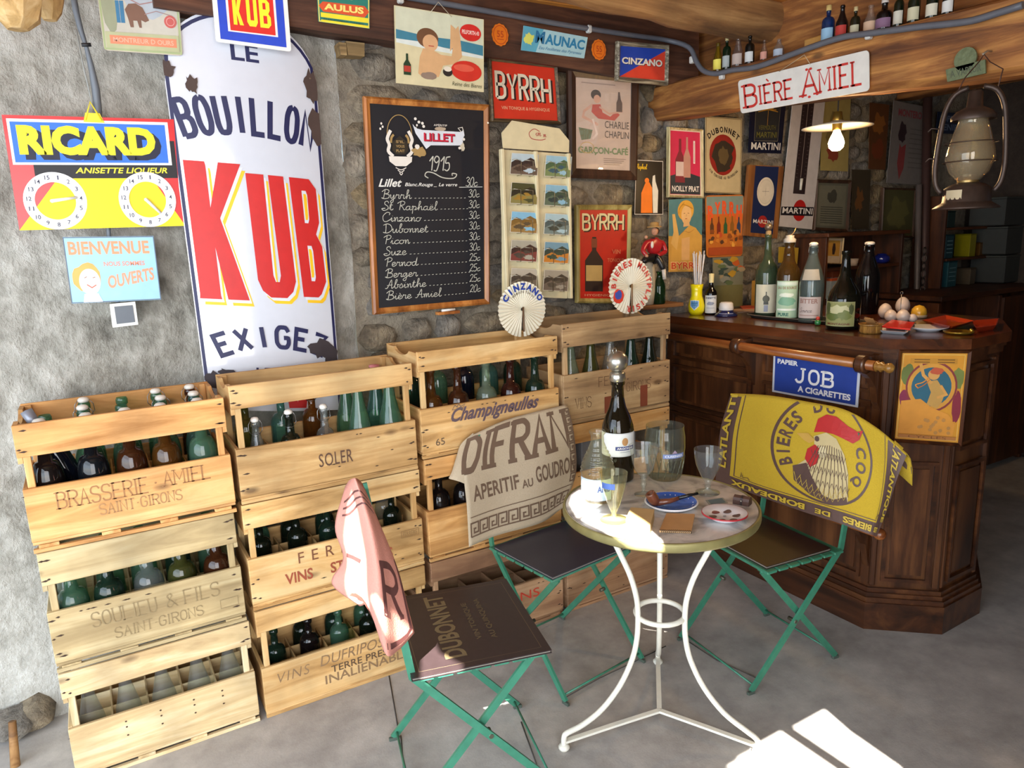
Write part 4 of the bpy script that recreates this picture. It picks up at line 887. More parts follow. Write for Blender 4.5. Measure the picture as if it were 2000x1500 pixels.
# ---- barometer
BR_ = wood('5a3216', '7c4c22', '9a6630', 'Z', scale=.6, knots=False)
t, S = board('barometer', 'wooden board barometer with a blue face and white round dial', 'barometer', [(1464, 322), (1531, 325), (1518, 466), (1454, 460)], 2.715, BR_, .02, pname='case')
S.rect(.17, .01, .85, .95, '17234a'); S.ell(.52, .36, .25, .2, 'd8cdb8'); S.ring(.52, .36, .21, .165, .001, '9a8c78'); S.line([(.42, .36), (.62, .355)], .0015, '302820'); S.line([(.52, .31), (.52, .42)], .001, '302820')
S.ell(.5, .78, .14, .085, 'a02420'); S.text('MARTINI', .22, .755, .82, .81, 'd8d4cc', bold=.01); S.done(t)
# ---- long thermometer
t, S = board('thermometer_sign', 'long white enamel thermometer sign with black scale and red oval', 'sign', [(1549, 195), (1612, 195), (1586, 448), (1522, 442)], 2.725, 'c9c0ba', .004, bulge=0)
S.poly([(.3, -.05), (.66, -.05), (.66, .73), (.3, .73)], '2c1e1e'); S.line([(.48, .02), (.48, .6)], .004, '9a8a80')
part('bulb_tube', MB().tube([S.surf(.48, .61)+S.N*.008, S.surf(.48, .7)+S.N*.008], [.009, .006], 10), C('c9c4b4', .2), t, 'pale glass bulb')
for k in range(20): S.line([(.33, .03+k*.03), (.38, .03+k*.03)], .001, '8a7c74', up=False); S.line([(.58, .03+k*.03), (.63, .03+k*.03)], .001, '8a7c74', up=False)
S.up(); S.ell(.55, .86, .2, .085, 'b01a14'); S.poly([(.0, .84), (.98, .825), (.98, .895), (.0, .91)], '17131a'); S.text('MARTINI', .04, .845, .95, .892, 'ddd8d0', bold=.02, rise=.01); S.done(t)
# ---- Byrrh woman
t, S = board('poster', 'poster of a blond figure in yellow on blue-green, orange letters at its foot', 'poster', [(1306, 390), (1372, 386), (1370, 530), (1306, 531)], 2.74, 'c99a48', .002)
S.rect(.0, .0, 1, .5, '4f7c80'); S.ell(.5, .16, .24, .14, 'd9a23c'); S.ell(.52, .22, .15, .13, 'e3b87c'); S.poly([(.3, .5), (.62, .36), (.8, .4), (1, .52), (1, .84), (.05, .84), (.1, .6)], 'd0a04a'); S.poly([(.1, .2), (.18, .2), (.3, .5), (.24, .7), (.06, .6), (.14, .45)], 'd9ae62'); S.poly([(.38, .54), (.62, .52), (.62, .84), (.38, .84)], 'd6a86c'); S.line([(.48, .27), (.54, .27)], .003, 'b04a28'); S.line([(.43, .2), (.48, .195)], .002, '6a3c1c'); S.line([(.55, .195), (.6, .2)], .002, '6a3c1c'); S.line(smoothline([(.3, .14), (.4, .08), (.55, .1), (.7, .14)]), .004, 'b07a28'); S.line(smoothline([(.28, .2), (.32, .12), (.45, .05)]), .003, 'b07a28'); S.line([(.52, .21), (.51, .24)], .0015, 'a06838'); S.line(smoothline([(.3, .5), (.45, .44), (.6, .46), (.75, .42)]), .002, 'a87438'); S.poly([(.44, .28), (.58, .28), (.62, .37), (.42, .38)], 'dcae74')
S.text('BYRRH', .05, .86, .98, .97, 'e8c088', bold=.06); S.text('BYRRH', .07, .87, .96, .96, 'c4461f', bold=.02); S.done(t)
# ---- Byrrh bottles with an arched top
t, S = board('enamel_sign', 'orange sign with a row of tiny bottles on a harvest scene', 'sign', [(1378, 382), (1453, 380), (1450, 500), (1380, 503)], 2.735, 'c4702c', .003, round_=.02)
S.rect(.02, .02, .98, .3, '7c9088'); [S.text(c_, .04+.19*i_, .09+.03*(i_-2)**2*.6, .19+.19*i_, .33+.03*(i_-2)**2*.6, 'e0582a', bold=.05) for i_, c_ in enumerate('BYRRH')]
for k in range(5): S.poly(bottle_poly(.15+k*.18, .36-.02*(k % 2), .62, .05, .3, .4), ['5a3a20', '7a2c1c', '2f5a34', '8a5a20', '2c3a5a'][k])
for k in range(26): S.poly(blob(random.uniform(.06, .94), random.uniform(.58, .82), .05, .035, seed=k, j=.4, n=8), random.choice(['e0a040', '8a4a20', 'd08030', '5a3a24', 'c05028']))
S.rect(.04, .84, .96, .97, 'a84a20'); S.done(t)
t, S = board('poster', 'torn poster of orange fruit and green leaves below the orange bottle sign', 'poster', [(1392, 503), (1452, 500), (1450, 600), (1394, 602)], 2.74, '7c7c68', .003)
for k in range(22): S.poly(blob(random.uniform(.1, .9), random.uniform(.05, .5), .13, .05, seed=k+90, j=.5, n=8), random.choice(['c05a24', '5a6a48', 'b8902c', '8a8c80', '3c4c44', 'a09070']))
S.rect(.02, .55, .98, .98, '6f6c44'); S.done(t)
# ---- posters and frames in the dim part
def dim(name, label, px, base, art, fm=None, fw=.015):
    if fm: t, S = framed(name, label, px, 2.73, fw, fm, base)
    else: t, S = board(name, label, 'poster', px, 2.735, base, .003, coat=.1, rough=.6)
    for a in art: S.poly(*a)
    return t, S
t, S = dim('poster', 'yellowed poster behind the lit hanging lamp', [(1606, 190), (1662, 190), (1656, 335), (1603, 333)], 'a08c50', [(blob(.5, .45, .3, .25, seed=2, j=.3), '7c6a38'), (blob(.4, .75, .2, .12, seed=5, j=.3), '8a3c28')]); S.done(t)
DFR = wood('2a1a10', '40291a', '573a24', 'Z', scale=.6, knots=False)
t, S = framed('framed_document', 'glazed framed document in a brown moulding right of the long thermometer', [(1597, 350), (1665, 352), (1658, 454), (1591, 450)], 2.72, .018, DFR, '5c5a4c')
S.rect(.06, .05, .94, .95, '6d6a58'); S.poly(blob(.5, .3, .16, .14, seed=3, j=.3), '403e34')
for k in range(8): S.rect(.14, .52+k*.05, .86, .54+k*.05, '47453a')
S.done(t)
t, S = dim('poster', 'narrow dark poster right of the framed document', [(1664, 331), (1701, 332), (1697, 447), (1664, 447)], '3a3020', [(blob(.4, .5, .2, .2, seed=2, j=.4), '6b4420')]); S.done(t)
t, S = dim('poster', 'tall orange and brown poster behind the lampshade edge', [(1699, 200), (1737, 205), (1729, 332), (1697, 330)], '5a3416', [(blob(.5, .3, .3, .16, seed=2, j=.3), '8a5420'), (blob(.5, .7, .35, .15, seed=3, j=.3), '6e3216')]); S.done(t)
t, S = dim('poster', 'large greyish poster with a dark-haired figure and a red heading in the dim bar', [(1746, 196), (1815, 210), (1805, 362), (1732, 357)], '77706c', [(blob(.3, .36, .1, .13, seed=2, j=.2), '33242a'), ([(.25, .5), (.3, .55), (.42, .5), (.4, .8), (.3, .95), (.22, .75)], '8a3c3c')]); S.text('MONTERO', .15, .08, .8, .17, '8a3a40', bold=.03)
for k in range(9): S.rect(.5, .3+k*.06, .92, .31+k*.06, '5f5a54')
S.done(t)
t, S = dim('framed_picture', 'green-brown framed print hanging under the greyish poster', [(1727, 366), (1792, 368), (1786, 465), (1722, 462)], '4c4a2c', [(blob(.5, .5, .3, .35, seed=2, j=.3), '605c34')], DFR, .012); S.done(t)
t, S = dim('poster', 'dark blue poster behind the oil lantern with pale lettering', [(1832, 218), (1880, 222), (1874, 262), (1828, 260)], '1c2a44', []); S.text('SUPPLE', .1, .15, .9, .45, '6a7890', bold=.02); S.text('TENIR', .1, .55, .9, .85, '6a7890', bold=.02); S.done(t)
t, S = board('poster', 'blue and orange poster with a figure in white right of the oil lantern', 'poster', [(1952, 236), (2022, 240), (2010, 352), (1944, 347)], 2.70, '24405c', .003)
S.rect(.05, .02, .6, .2, '8a8c3c'); S.poly([(.3, .25), (.5, .3), (.55, .5), (.62, .7), (.4, .75), (.25, .6), (.2, .4)], 'a8a890'); S.ell(.33, .24, .08, .06, '9a6a4c'); S.rect(0, .74, 1, 1, 'b8601c'); S.text('TA', .2, .76, .9, .97, 'd0a030', bold=.05); S.done(t)
# ---- hanging white beer sign on the cross beam
pl = ((2.455, 0, 0), (1, 0, 0))
t, S = board('beer_sign', 'long white enamel sign with red letters hanging on the cross beam', 'sign', [(1441, 158), (1697, 97), (1698, 177), (1447, 222)], None, 'd9d7d0', .003, pl=pl, round_=.014)
S.skel('B', .05, .2, .15, .84, 'c03028', .011, serif=.016); S.skel('IERE', .175, .3, .45, .82, 'c03028', .0085, serif=.009, gap=.45); S.line([(.245, .14), (.265, .22)], .006, 'c03028')
S.skel('A', .53, .16, .64, .82, 'c03028', .010, serif=.018); S.skel('MIEL', .66, .22, .95, .8, 'c03028', .0085, serif=.009, gap=.45)
for u, v in ((.05, .2), (.05, .84), (.53, .84), (.58, .88), (.64, .84), (.57, .14), (.6, .14)): S.ell(u, v, .011, .035, 'c03028', 12)
S.done(t)
p = onX(1571, 107, 2.45); part('string', MB().tube([S.surf(.36, .02)+V((-.003, 0, 0)), p, S.surf(.6, .02)+V((-.003, 0, 0))], .0012, 5), C('b8a888', .8), t)
# greenish cast plaque on the beam
c = [onX(x, y, 2.45) for x, y in ((1847, 136), (1924, 116), (1925, 143), (1850, 160))]
t = thing('metal_plaque', 'small greenish cast metal plaque with a round top, nailed to the beam above the lantern', 'plaque', c[3])
P = onX(1885, 115, 2.45); CG = C('6f7a5a', .55, .4, var=.3, scale=60, bump=.6)
part('plate', MB().prism(c, (.006, 0, 0)), CG, t); part('medallion', MB().prism([P+V((0, cos(2*pi*i/20)*.034, sin(2*pi*i/20)*.034)) for i in range(20)], (.006, 0, 0)), CG, t)
f, W, Hh, n = quad(*c); S = Sheet(f, W, Hh, n); S.text('A VAPEUR', .1, .2, .9, .75, '4c5440', bold=.02); S.done(t)
# ------------------------------------------------------------------ bottles
def prof_wall(outer, t=.0025):     # closed glass wall from an outer profile
    return [(.0005, outer[0][1])]+outer
def arcp(r0, z0, r1, z1, n=4, b=1):   # rounded shoulder between two radii
    return [(r1+(r0-r1)*cos(pi/2*i/n)**b, z0+(z1-z0)*sin(pi/2*i/n)) for i in range(1, n+1)]
def prof(kind, h=.32, r=.04):
    nr = r*.34
    if kind == 'beer': return [(r*.9, 0), (r, .006*1), (r, h*.52)]+arcp(r, h*.52, nr*1.25, h*.72, 4)+[(nr*1.1, h*.8), (nr, h*.93), (nr*1.2, h*.94), (nr*1.2, h*.98), (nr*1.05, h)]
    if kind == 'round': return [(r*.9, 0), (r, .006), (r, h*.46)]+arcp(r, h*.46, nr*1.3, h*.66, 5, .8)+[(nr*1.05, h*.78), (nr, h*.93), (nr*1.25, h*.94), (nr*1.25, h*.98), (nr*1.05, h)]
    if kind == 'cone': return [(r*.9, 0), (r, .006), (r, h*.42), (r*.92, h*.5), (r*.7, h*.62), (r*.5, h*.74), (nr*1.1, h*.88), (nr*1.0, h*.93), (nr*1.35, h*.94), (nr*1.35, h*.98), (nr*1.1, h)]
    if kind == 'wine': return [(r*.9, 0), (r, .006), (r, h*.6)]+arcp(r, h*.6, nr, h*.75, 4)+[(nr, h*.93), (nr*1.25, h*.935), (nr*1.25, h*.98), (nr, h)]
    if kind == 'burg': return [(r*.9, 0), (r, .006), (r, h*.5), (r*.93, h*.56), (r*.62, h*.68), (nr*1.2, h*.8), (nr, h*.93), (nr*1.25, h*.935), (nr*1.25, h*.98), (nr, h)]
GLS = {'brown': '8a4a1e', 'dark': '3a2a28', 'blue': '2c3440', 'amber': 'a86a1e', 'green': '8fc4a4', 'olive': '8c8f45', 'dkgreen': '3f6a50', 'clear': 'eef2f0', 'teal': '7fb9ae', 'red': '7a3420', 'pale': 'c8d8c0', 'navy': '26324f', 'wine': '2e3f26'}
_BM = {}
def bottle_mesh(kind, col, h, r):
    k = (kind, col, h, r)
    if k not in _BM: _BM[k] = MB().lathe(prof_wall(prof(kind, h, r)), 16).mesh('glass_body', [glass(GLS[col])])
    return _BM[k]
CERA = C('e4ddd2', .3, coat=.4); WIRE = C('8c8a88', .35, 1)
_CM = {}
def cap_mesh(kind, h, r, lab='e4ddd2'):
    k = (kind, h, r, lab)
    if k in _CM: return _CM[k]
    nr = r*.34; mb = MB()
    if kind == 'ceramic': mb.lathe([(.0005, h+.016), (nr*.8, h+.014), (nr*1.15, h+.009), (nr*1.15, h+.003), (nr*.85, h-.002), (.0005, h-.002)][::-1], 12); me = mb.mesh('stopper', [C(lab, .3, coat=.4)])
    elif kind == 'wire':
        for sg in (-1, 1): mb.tube([(sg*nr*1.0, 0, h-.045), (sg*nr*1.9, 0, h-.03), (sg*nr*1.8, 0, h-.008), (sg*nr*.9, 0, h+.011)], .0012, 5)
        mb.tube([(nr*1.05*cos(a), nr*1.05*sin(a), h-.043) for a in [2*pi*i/12 for i in range(12)]], .0012, 5, closed=True); me = mb.mesh('wire_bail', [WIRE])
    elif kind == 'cork': mb.lathe([(.0005, h-.01), (nr*.9, h-.01), (nr*.95, h+.012), (.0005, h+.013)], 10); me = mb.mesh('cork', [C('b08a5c', .8)])
    elif kind == 'foil': mb.lathe([(nr*1.05, h-.05), (nr*1.3, h-.045), (nr*1.35, h+.001), (.0005, h+.003)], 12); me = mb.mesh('foil', [C(lab, .35, .3)])
    _CM[k] = me; return me
def bottle(P, kind, col, h, r, label, group=None, cap=None, capcol='e4ddd2', rot=0, tilt=None):
    root = thing('bottle', label, 'bottle', P, group)
    b = bpy.data.objects.new('glass_body', bottle_mesh(kind, col, h, r)); COL.objects.link(b); b.parent = root
    for k in {'ceramic': ['ceramic', 'wire'], 'cork': ['cork'], 'foil': ['foil'], None: []}[cap]:
        me = cap_mesh(k, h, r, capcol); o = bpy.data.objects.new(me.name.split('.')[0], me); COL.objects.link(o); o.parent = root
    root.rotation_euler = tilt if tilt else (0, 0, rot); return root
# ------------------------------------------------------------------ crates
def wmat(a, b, c, ax='X'): return wood(a, b, c, ax, rough=.7, scale=.55)
WD = {'honey': ('ac7438', 'd0985a', 'e2b67a'), 'straw': ('a57a44', 'cb9f64', 'dcba84'), 'grey': ('978058', 'b39c70', 'c9b68c'), 'pale': ('b8986a', 'd4b888', 'e6d2aa'), 'tan': ('a07844', 'bf9660', 'd2b07a'), 'orange': ('9c6a36', 'bf8c50', 'd4a66c'), 'dull': ('866848', 'a3835c', 'b89a70'), 'rose': ('8c6448', 'a9805c', 'c09a76')}
CR0Y = 2.338; CDEP = .335
def crate(x0, x1, z0, h, wk, label, prof_=(.24, .26, .42), ncol=5, nrow=3, end='board', yoff=0, seed=0, printing=None, CDEP=.335):
    rnd = random.Random(seed); w = x1-x0; y0 = CR0Y+yoff; y1 = y0+CDEP; t_ = .012
    root = thing('bottle_crate', label, 'crate', (x0+w/2, y0+CDEP/2, z0), 'stacked wooden bottle crates')
    mX = wmat(*WD[wk]); mY = wmat(*WD[wk], 'Y'); mZ = wmat(*WD[wk], 'Z')
    s_, g_, b_ = prof_; base = 1-s_-g_-b_
    zb0 = z0+h*base; zb1 = zb0+h*b_; zs0 = z0+h*(1-s_); zs1 = z0+h-.002
    j = lambda a: rnd.uniform(-a, a)
    # front and back: lower board and upper rail
    for y in (y0+t_/2, y1-t_/2):
        part('board', MB().box((x0+w/2, y+j(.001), (zb0+zb1)/2), (w-.002, t_, zb1-zb0-.001), b=.0015), mX, root)
        part('rail', MB().box((x0+w/2, y+j(.001), (zs0+zs1)/2), (w-.002+j(.003), t_, zs1-zs0), b=.0015), mX, root)
    # ends
    for x in (x0+t_/2+.001, x1-t_/2-.001):
        part('end_board', MB().box((x, y0+CDEP/2, (zb0+zb1)/2), (t_, CDEP-2*t_-.001, zb1-zb0), b=.0015), mY, root)
        # upper end rail with a scooped hand hold
        zt = zs1-.004; n = 10; ya, yb = y0+t_+.0005, y1-t_-.0005; P = [V((x-t_/2, ya, zs0-.02)), V((x-t_/2, yb, zs0-.02)), V((x-t_/2, yb, zt))]
        for i in range(n+1):
            u = i/n; yy = yb+(ya-yb)*(.22+.56*u); P.append(V((x-t_/2, yy, zt-.022*sin(pi*u)**.6)))
        P.append(V((x-t_/2, ya, zt))); part('end_rail', MB().prism(P, (t_, 0, 0)), mY, root)
    # corner battens
    for x in (x0+t_+.011, x1-t_-.011):
        for y in (y0+t_+.009, y1-t_-.009): part('corner_batten', MB().box((x, y, (z0+h*base+zs1)/2), (.019, .017, zs1-z0-h*base-.006), b=.0015), mZ, root)
    # floor slats and foot rails
    for k in range(5): part('floor_slat', MB().box((x0+w/2, y0+.033+k*(CDEP-.066)/4, z0+h*base-.0055), (w-.004, .058, .009), b=.001), mX, root)
    fz = z0+(h*base-.011)/2
    if h*base > .018:
        for y in (y0+.008, y1-.008): part('foot_rail', MB().box((x0+w/2, y, z0+.0065), (w-.002, .014, .012), b=.001), mX, root)
        for k in range(4):
            xx = x0+.04+k*(w-.08)/3
            part('foot_block', MB().box((xx, y0+CDEP/2, z0+(h*base-.011+.013)/2), (.05, CDEP-.004, max(.004, h*base-.011-.013)), b=.001), mY, root)
    # egg-crate dividers
    zd0, zd1 = z0+h*base+.001, z0+h*base+.125
    ix0, ix1 = x0+t_+.002, x1-t_-.002; iy0, iy1 = y0+t_+.002, y1-t_-.002
    for k in range(1, ncol):
        x = ix0+(ix1-ix0)*k/ncol; part('divider', MB().box((x, (iy0+iy1)/2, (zd0+zd1)/2), (.005, iy1-iy0, zd1-zd0), b=.0005), mY, root)
    for k in range(1, nrow):
        y = iy0+(iy1-iy0)*k/nrow; part('divider', MB().box(((ix0+ix1)/2, y, (zd0+zd1)/2), (ix1-ix0, .005, zd1-zd0-.003), b=.0005), mX, root)
    # nails, as heads with a dark rust streak
    nb = MB()
    for xx in (x0+.012, x0+.024, x1-.012, x1-.024):
        for zz in [zs0+.018, zs1-.02]+[zb0+(zb1-zb0)*q for q in (.15, .5, .85)]:
            if rnd.random() < .75:
                zz += j(.006); xq = xx+j(.004); L = rnd.uniform(.006, .016)
                nb.prism([(xq-L, y0-.0004, zz), (xq, y0-.0004, zz-.003), (xq+L*.6, y0-.0004, zz), (xq, y0-.0004, zz+.003)], (0, .001, 0))
    for k in range(rnd.randint(6, 12)):
        xq = rnd.uniform(x0+.06, x1-.06); zz = rnd.choice([zb0+(zb1-zb0)*.9, rnd.uniform(zb0+.01, zb1-.01)]); L = rnd.uniform(.005, .011)
        nb.prism([(xq-L, y0-.0004, zz), (xq, y0-.0004, zz-.002), (xq+L, y0-.0004, zz), (xq, y0-.0004, zz+.002)], (0, .001, 0))
    part('nails', nb, C('3e2a1c', .8), root, kind='stuff')
    if printing:
        f, W, Hh, n = quad((x0, y0-.0008, zb1), (x1, y0-.0008, zb1), (x1, y0-.0008, zb0), (x0, y0-.0008, zb0)); S = Sheet(f, W, Hh, V((0, -1, 0)), lift=.0002); printing(S); S.done(root)['kind'] = 'stuff'
    cells = lambda c, r_: V((ix0+(ix1-ix0)*(c+.5)/ncol, iy0+(iy1-iy0)*(r_+.5)/nrow, z0+h*base+.0005))
    return root, cells
BRN = 'a07850'
def pr11(S): S.skel('BRASSERIE', .14, .16, .56, .46, '9a6a3c', .0045, serif=.006, gap=.3, rise=0); S.ell(.60, .3, .006, .02, '9a6a3c'); S.skel('AMIEL', .64, .12, .88, .40, '9a6a3c', .0045, serif=.006, gap=.3); S.skel('SAINT-GIRONS', .32, .52, .72, .72, 'a67a4c', .0035, serif=.004, gap=.35)
def pr12(S): S.skel('SOULIEU', .2, .2, .52, .48, '8c7854', .003, serif=.004); S.skel('&', .57, .2, .63, .48, '8c7854', .003); S.skel('FILS', .67, .2, .86, .48, '8c7854', .003, serif=.004); S.skel('SAINT-GIRONS', .3, .6, .76, .8, '8c7854', .0025, serif=.003); S.frame(.86, .6, .96, .78, .0015, '8c7854')
def pr13(S):
    for u in (.28, .46, .64, .8):
        for v in (.2, .32, .5): S.ell(u, v, .006, .018, '4a3220', 10)
def pr21(S): S.text('SOLER', .42, .38, .61, .66, '5c4030', bold=.005, space=1.1)
def pr22(S): S.text('FERRE', .26, .1, .62, .34, '7a4a30', bold=.0, space=1.8); S.text('VINS', .18, .5, .33, .75, '9a4a30', bold=.02); S.text('ST GIRONS', .43, .5, .8, .75, '9a4a30', bold=.02); S.frame(.86, .2, .97, .36, .0018, '8c6a40'); S.text('FERRERE', .87, .23, .96, .33, '8c6a40')
def pr23(S): S.text('VINS', .08, .2, .26, .42, '8a6c4c', bold=-.005, shear=.2, space=1.2); S.text('DUFRIPOST', .32, .12, .76, .36, '8a6c4c', shear=.2); S.text('TERRE PRES', .38, .42, .72, .58, '5c4632', bold=.01); S.text('INALIENABLE', .34, .6, .86, .8, '8a6c4c', bold=.01)
def pr31(S):
    S.text('Champigneulles', .2, .08, .84, .50, '5d4c54', bold=.03, shear=.5, rise=0); S.line([(.23, .02), (.21, .12), (.28, .12), (.3, .02), (.27, .07), (.255, .0), (.245, .07), (.23, .02)], .003, '6a5850'); S.text('65', .09, .72, .15, .88, '5c4838', bold=0)
def pr33(S): S.text('SOULIEU', .0, .25, .46, .5, 'c8402c', bold=.01); S.text('VINS', .52, .2, .8, .42, 'c8402c')
def pr41(S):
    S.skel('VINS', .1, .55, .24, .78, '5c3e2c', .0022, serif=.003, gap=.3); S.skel('FERRE', .31, .16, .56, .36, '5c3e2c', .0022, serif=.003, gap=.3); S.skel('ST GIRONS', .45, .38, .80, .58, '5c3e2c', .0022, serif=.003, gap=.3)
    S.rect(.36, .62, .43, 1, '7a3c28'); S.rect(.70, .5, .77, 1, '7a3c28')
cs = []
X1 = (-.225, .318); X2 = (.338, .955); X3 = (.978, 1.578); X4 = (1.60, 2.172)
c13, k13 = crate(*X1, 0, .376, 'pale', 'pale wooden crate at the bottom of the leftmost stack, holding clear bottles', (.22, .27, .42), 5, 3, seed=1, printing=pr13)
c12, k12 = crate(X1[0]-.001, X1[1]-.004, .378, .381, 'grey', 'weathered greyish crate in the middle of the leftmost stack, faint grey lettering', (.27, .22, .43), 5, 3, yoff=.004, seed=2, printing=pr12)
c11, k11 = crate(X1[0]-.004, X1[1]+.004, .761, .379, 'honey', 'honey-coloured crate on top of the leftmost stack, faint brown lettering', (.25, .24, .42), 5, 3, yoff=-.003, seed=3, printing=pr11)
c23, k23 = crate(*X2, 0, .401, 'straw', 'straw-coloured crate at the bottom of the second stack, overprinted INALIENABLE', (.2, .33, .42), 5, 3, CDEP=.255, seed=4, printing=pr23)
c22, k22 = crate(X2[0]-.002, X2[1]+.003, .403, .374, 'straw', 'crate in the middle of the second stack, red-brown VINS lettering', (.23, .28, .43), 5, 3, CDEP=.255, yoff=.003, seed=5, printing=pr22)
c21, k21 = crate(*X2, .779, .394, 'tan', 'crate on top of the second stack with one short burnt-in word', (.2, .33, .42), 5, 3, CDEP=.255, seed=6, printing=pr21)
c33, k33 = crate(*X3, 0, .40, 'rose', 'reddish crate at the bottom of the third stack behind the green chairs, red lettering', (.2, .3, .44), 5, 3, CDEP=.30, seed=7, printing=pr33)
c32, k32 = crate(*X3, .402, .405, 'orange', 'orange-brown crate in the middle of the third stack, half hidden by the beige towel', (.2, .3, .43), 5, 3, CDEP=.30, seed=8)
c31, k31 = crate(X3[0]-.004, X3[1], .809, .400, 'straw', 'crate on top of the third stack with blackish script lettering and a small crown', (.19, .34, .41), 5, 3, CDEP=.30, seed=9, printing=pr31)
c43, k43 = crate(*X4, 0, .41, 'rose', 'lowest crate of the fourth stack, seen behind the round table legs', (.2, .3, .44), 5, 3, CDEP=.285, seed=10)
c42, k42 = crate(*X4, .412, .418, 'orange', 'middle crate of the fourth stack with a grey box inside, behind the tall dark bottle', (.2, .3, .43), 5, 3, CDEP=.285, seed=11)
c41, k41 = crate(*X4, .832, .418, 'dull', 'crate on top of the fourth stack beside the bar, printed VINS', (.23, .27, .45), 5, 3, CDEP=.285, seed=12, printing=pr41)
def fill(cells, lst, row, h, r, where, kinds=None):
    for c, it in enumerate(lst):
        if not it: continue
        kind, col, hh, rr, cap, lab, *ex = it
        P = cells(c, row)+V((random.uniform(-.006, .006), random.uniform(-.004, .004), 0))
        bottle(P, kind, col, hh or h, rr or r, lab+', '+where, 'bottles in the crates', cap, ex[0] if ex else 'e4ddd2')
O5 = ['leftmost', 'second from left', 'third', 'fourth', 'rightmost']
def q(kind, cols, cap, names, h=None, r=None, suf=''):
    return [None if c is None else (kind, c, h, r, cap if not isinstance(cap, list) else cap[i], '%s, %s' % (names[i], O5[i])) for i, c in enumerate(cols)]
fill(k11, q('round', ['dark', 'blue', 'brown', 'amber', 'green'], 'ceramic', ['dark brown swing-top bottle', 'near-black swing-top bottle with an embossed shoulder', 'brown swing-top bottle', 'amber swing-top bottle', 'pale green swing-top bottle']), 0, .325, .043, 'front row, top left crate')
fill(k11, q('round', ['green', 'green', 'green', 'green', 'teal'], [None, 'ceramic', None, 'ceramic', 'ceramic'], ['green bottle']*5), 1, .33, .042, 'middle row, top left crate')
fill(k11, q('round', [None, 'green', 'green', 'green', 'brown'], [None, 'ceramic', None, 'ceramic', 'ceramic'], ['green bottle', 'green bottle', 'green bottle', 'green bottle', 'brown swing-top bottle']), 2, .335, .042, 'back row, top left crate')
fill(k12, q('round', ['green', 'dkgreen', 'clear', 'olive', 'brown'], None, ['misty green bottle', 'dark green bottle', 'clear bottle', 'olive bottle', 'brown bottle']), 0, .30, .044, 'front row, grey left crate')
fill(k12, q('beer', ['pale', 'green', 'green', 'dkgreen', 'green'], None, ['green bottle']*5), 1, .31, .04, 'back row, grey left crate')
fill(k13, q('cone', ['clear']*5, None, ['clear tapering bottle']*5), 0, .29, .038, 'front row, bottom left crate')
fill(k21, [('burg', 'clear', .235, .034, 'ceramic', 'small clear bottle with white stopper, leftmost'), ('beer', 'wine', .245, .036, 'ceramic', 'near-black bottle with wire bail, second'), ('beer', 'clear', .245, .034, 'ceramic', 'clear bottle with white stopper, third'), ('cone', 'green', .33, .042, None, 'tall green soda bottle, fourth'), ('cone', 'green', .33, .046, None, 'broad green bottle, rightmost')], 0, .3, .04, 'front row, top crate of second stack')
fill(k21, [('wine', 'olive', .29, .04, None, 'olive bottle, leftmost'), ('wine', 'teal', .29, .04, None, 'teal bottle, second'), ('wine', 'amber', .29, .038, 'ceramic', 'amber bottle, third'), ('cone', 'green', .33, .042, None, 'pale green bottle, fourth'), ('cone', 'teal', .345, .044, 'foil', 'blue-green bottle with pink cap, rightmost', 'd88a90')], 2, .3, .04, 'back row, top crate of second stack')
fill(k22, q('wine', ['wine', 'wine', 'dkgreen', 'wine', 'wine'], None, ['dark wine bottle']*5), 1, .24, .036, 'second row, middle crate of second stack')
fill(k22, q('wine', ['green', 'wine', 'dkgreen', 'dark', 'clear'], [None, None, 'foil', None, None], ['wine bottle', 'wine bottle', 'green bottle with a blue cap', 'brown wine bottle', 'clear bottle'], ), 2, .255, .036, 'back row, middle crate of second stack')
fill(k23, q('wine', ['dkgreen', 'dark', 'green', 'wine', 'wine'], None, ['green-necked wine bottle', 'brown wine bottle', 'green wine bottle', 'dark wine bottle', 'dark wine bottle']), 1, .235, .036, 'second row, bottom crate of second stack')
fill(k23, q('wine', [None, 'wine', 'dkgreen', 'green', 'wine'], None, ['', 'dark wine bottle', 'green wine bottle', 'green wine bottle', 'dark wine bottle']), 2, .25, .036, 'back row, bottom crate of second stack')
fill(k31, q('round', ['amber', 'brown', 'pale', 'red', 'dkgreen'], None, ['hazy amber bottle', 'brown bottle', 'pale green bottle', 'red-brown bottle with a thick lip', 'dark tapering bottle'], .30, .042), 0, .3, .042, 'front row, top crate of third stack')
fill(k31, q('wine', ['dkgreen', 'green', 'navy', 'teal', 'dkgreen'], None, ['dark green bottle', 'green bottle', 'dark blue bottle', 'teal bottle', 'dark green bottle'], .33, .04), 2, .33, .04, 'back row, top crate of third stack')
fill(k32, q('wine', ['dark', 'dark', 'dark', 'wine', 'wine'], None, ['dark wine bottle']*5), 0, .31, .042, 'front row, middle crate of third stack')
fill(k41, q('cone', ['pale', 'olive', 'clear', 'dkgreen', 'wine'], None, ['clear greenish bottle', 'olive soda bottle', 'clear tapering bottle', 'dark green bottle with a white label', 'dark wine-green bottle'], .32, .046), 0, .32, .046, 'front row, top crate of fourth stack')
# label on the dark green one, drawn as a paper band
P = k41(3, 0); o = thing('paper_label', 'white paper label around the dark green bottle in the top crate of the fourth stack', 'label', P)
part('band', MB().lathe([(.0475, .10), (.0475, .128)], 20, P+V((0, 0, 0)), a0=pi*1.0, a1=2*pi), C('d4cdb8', .7), o)
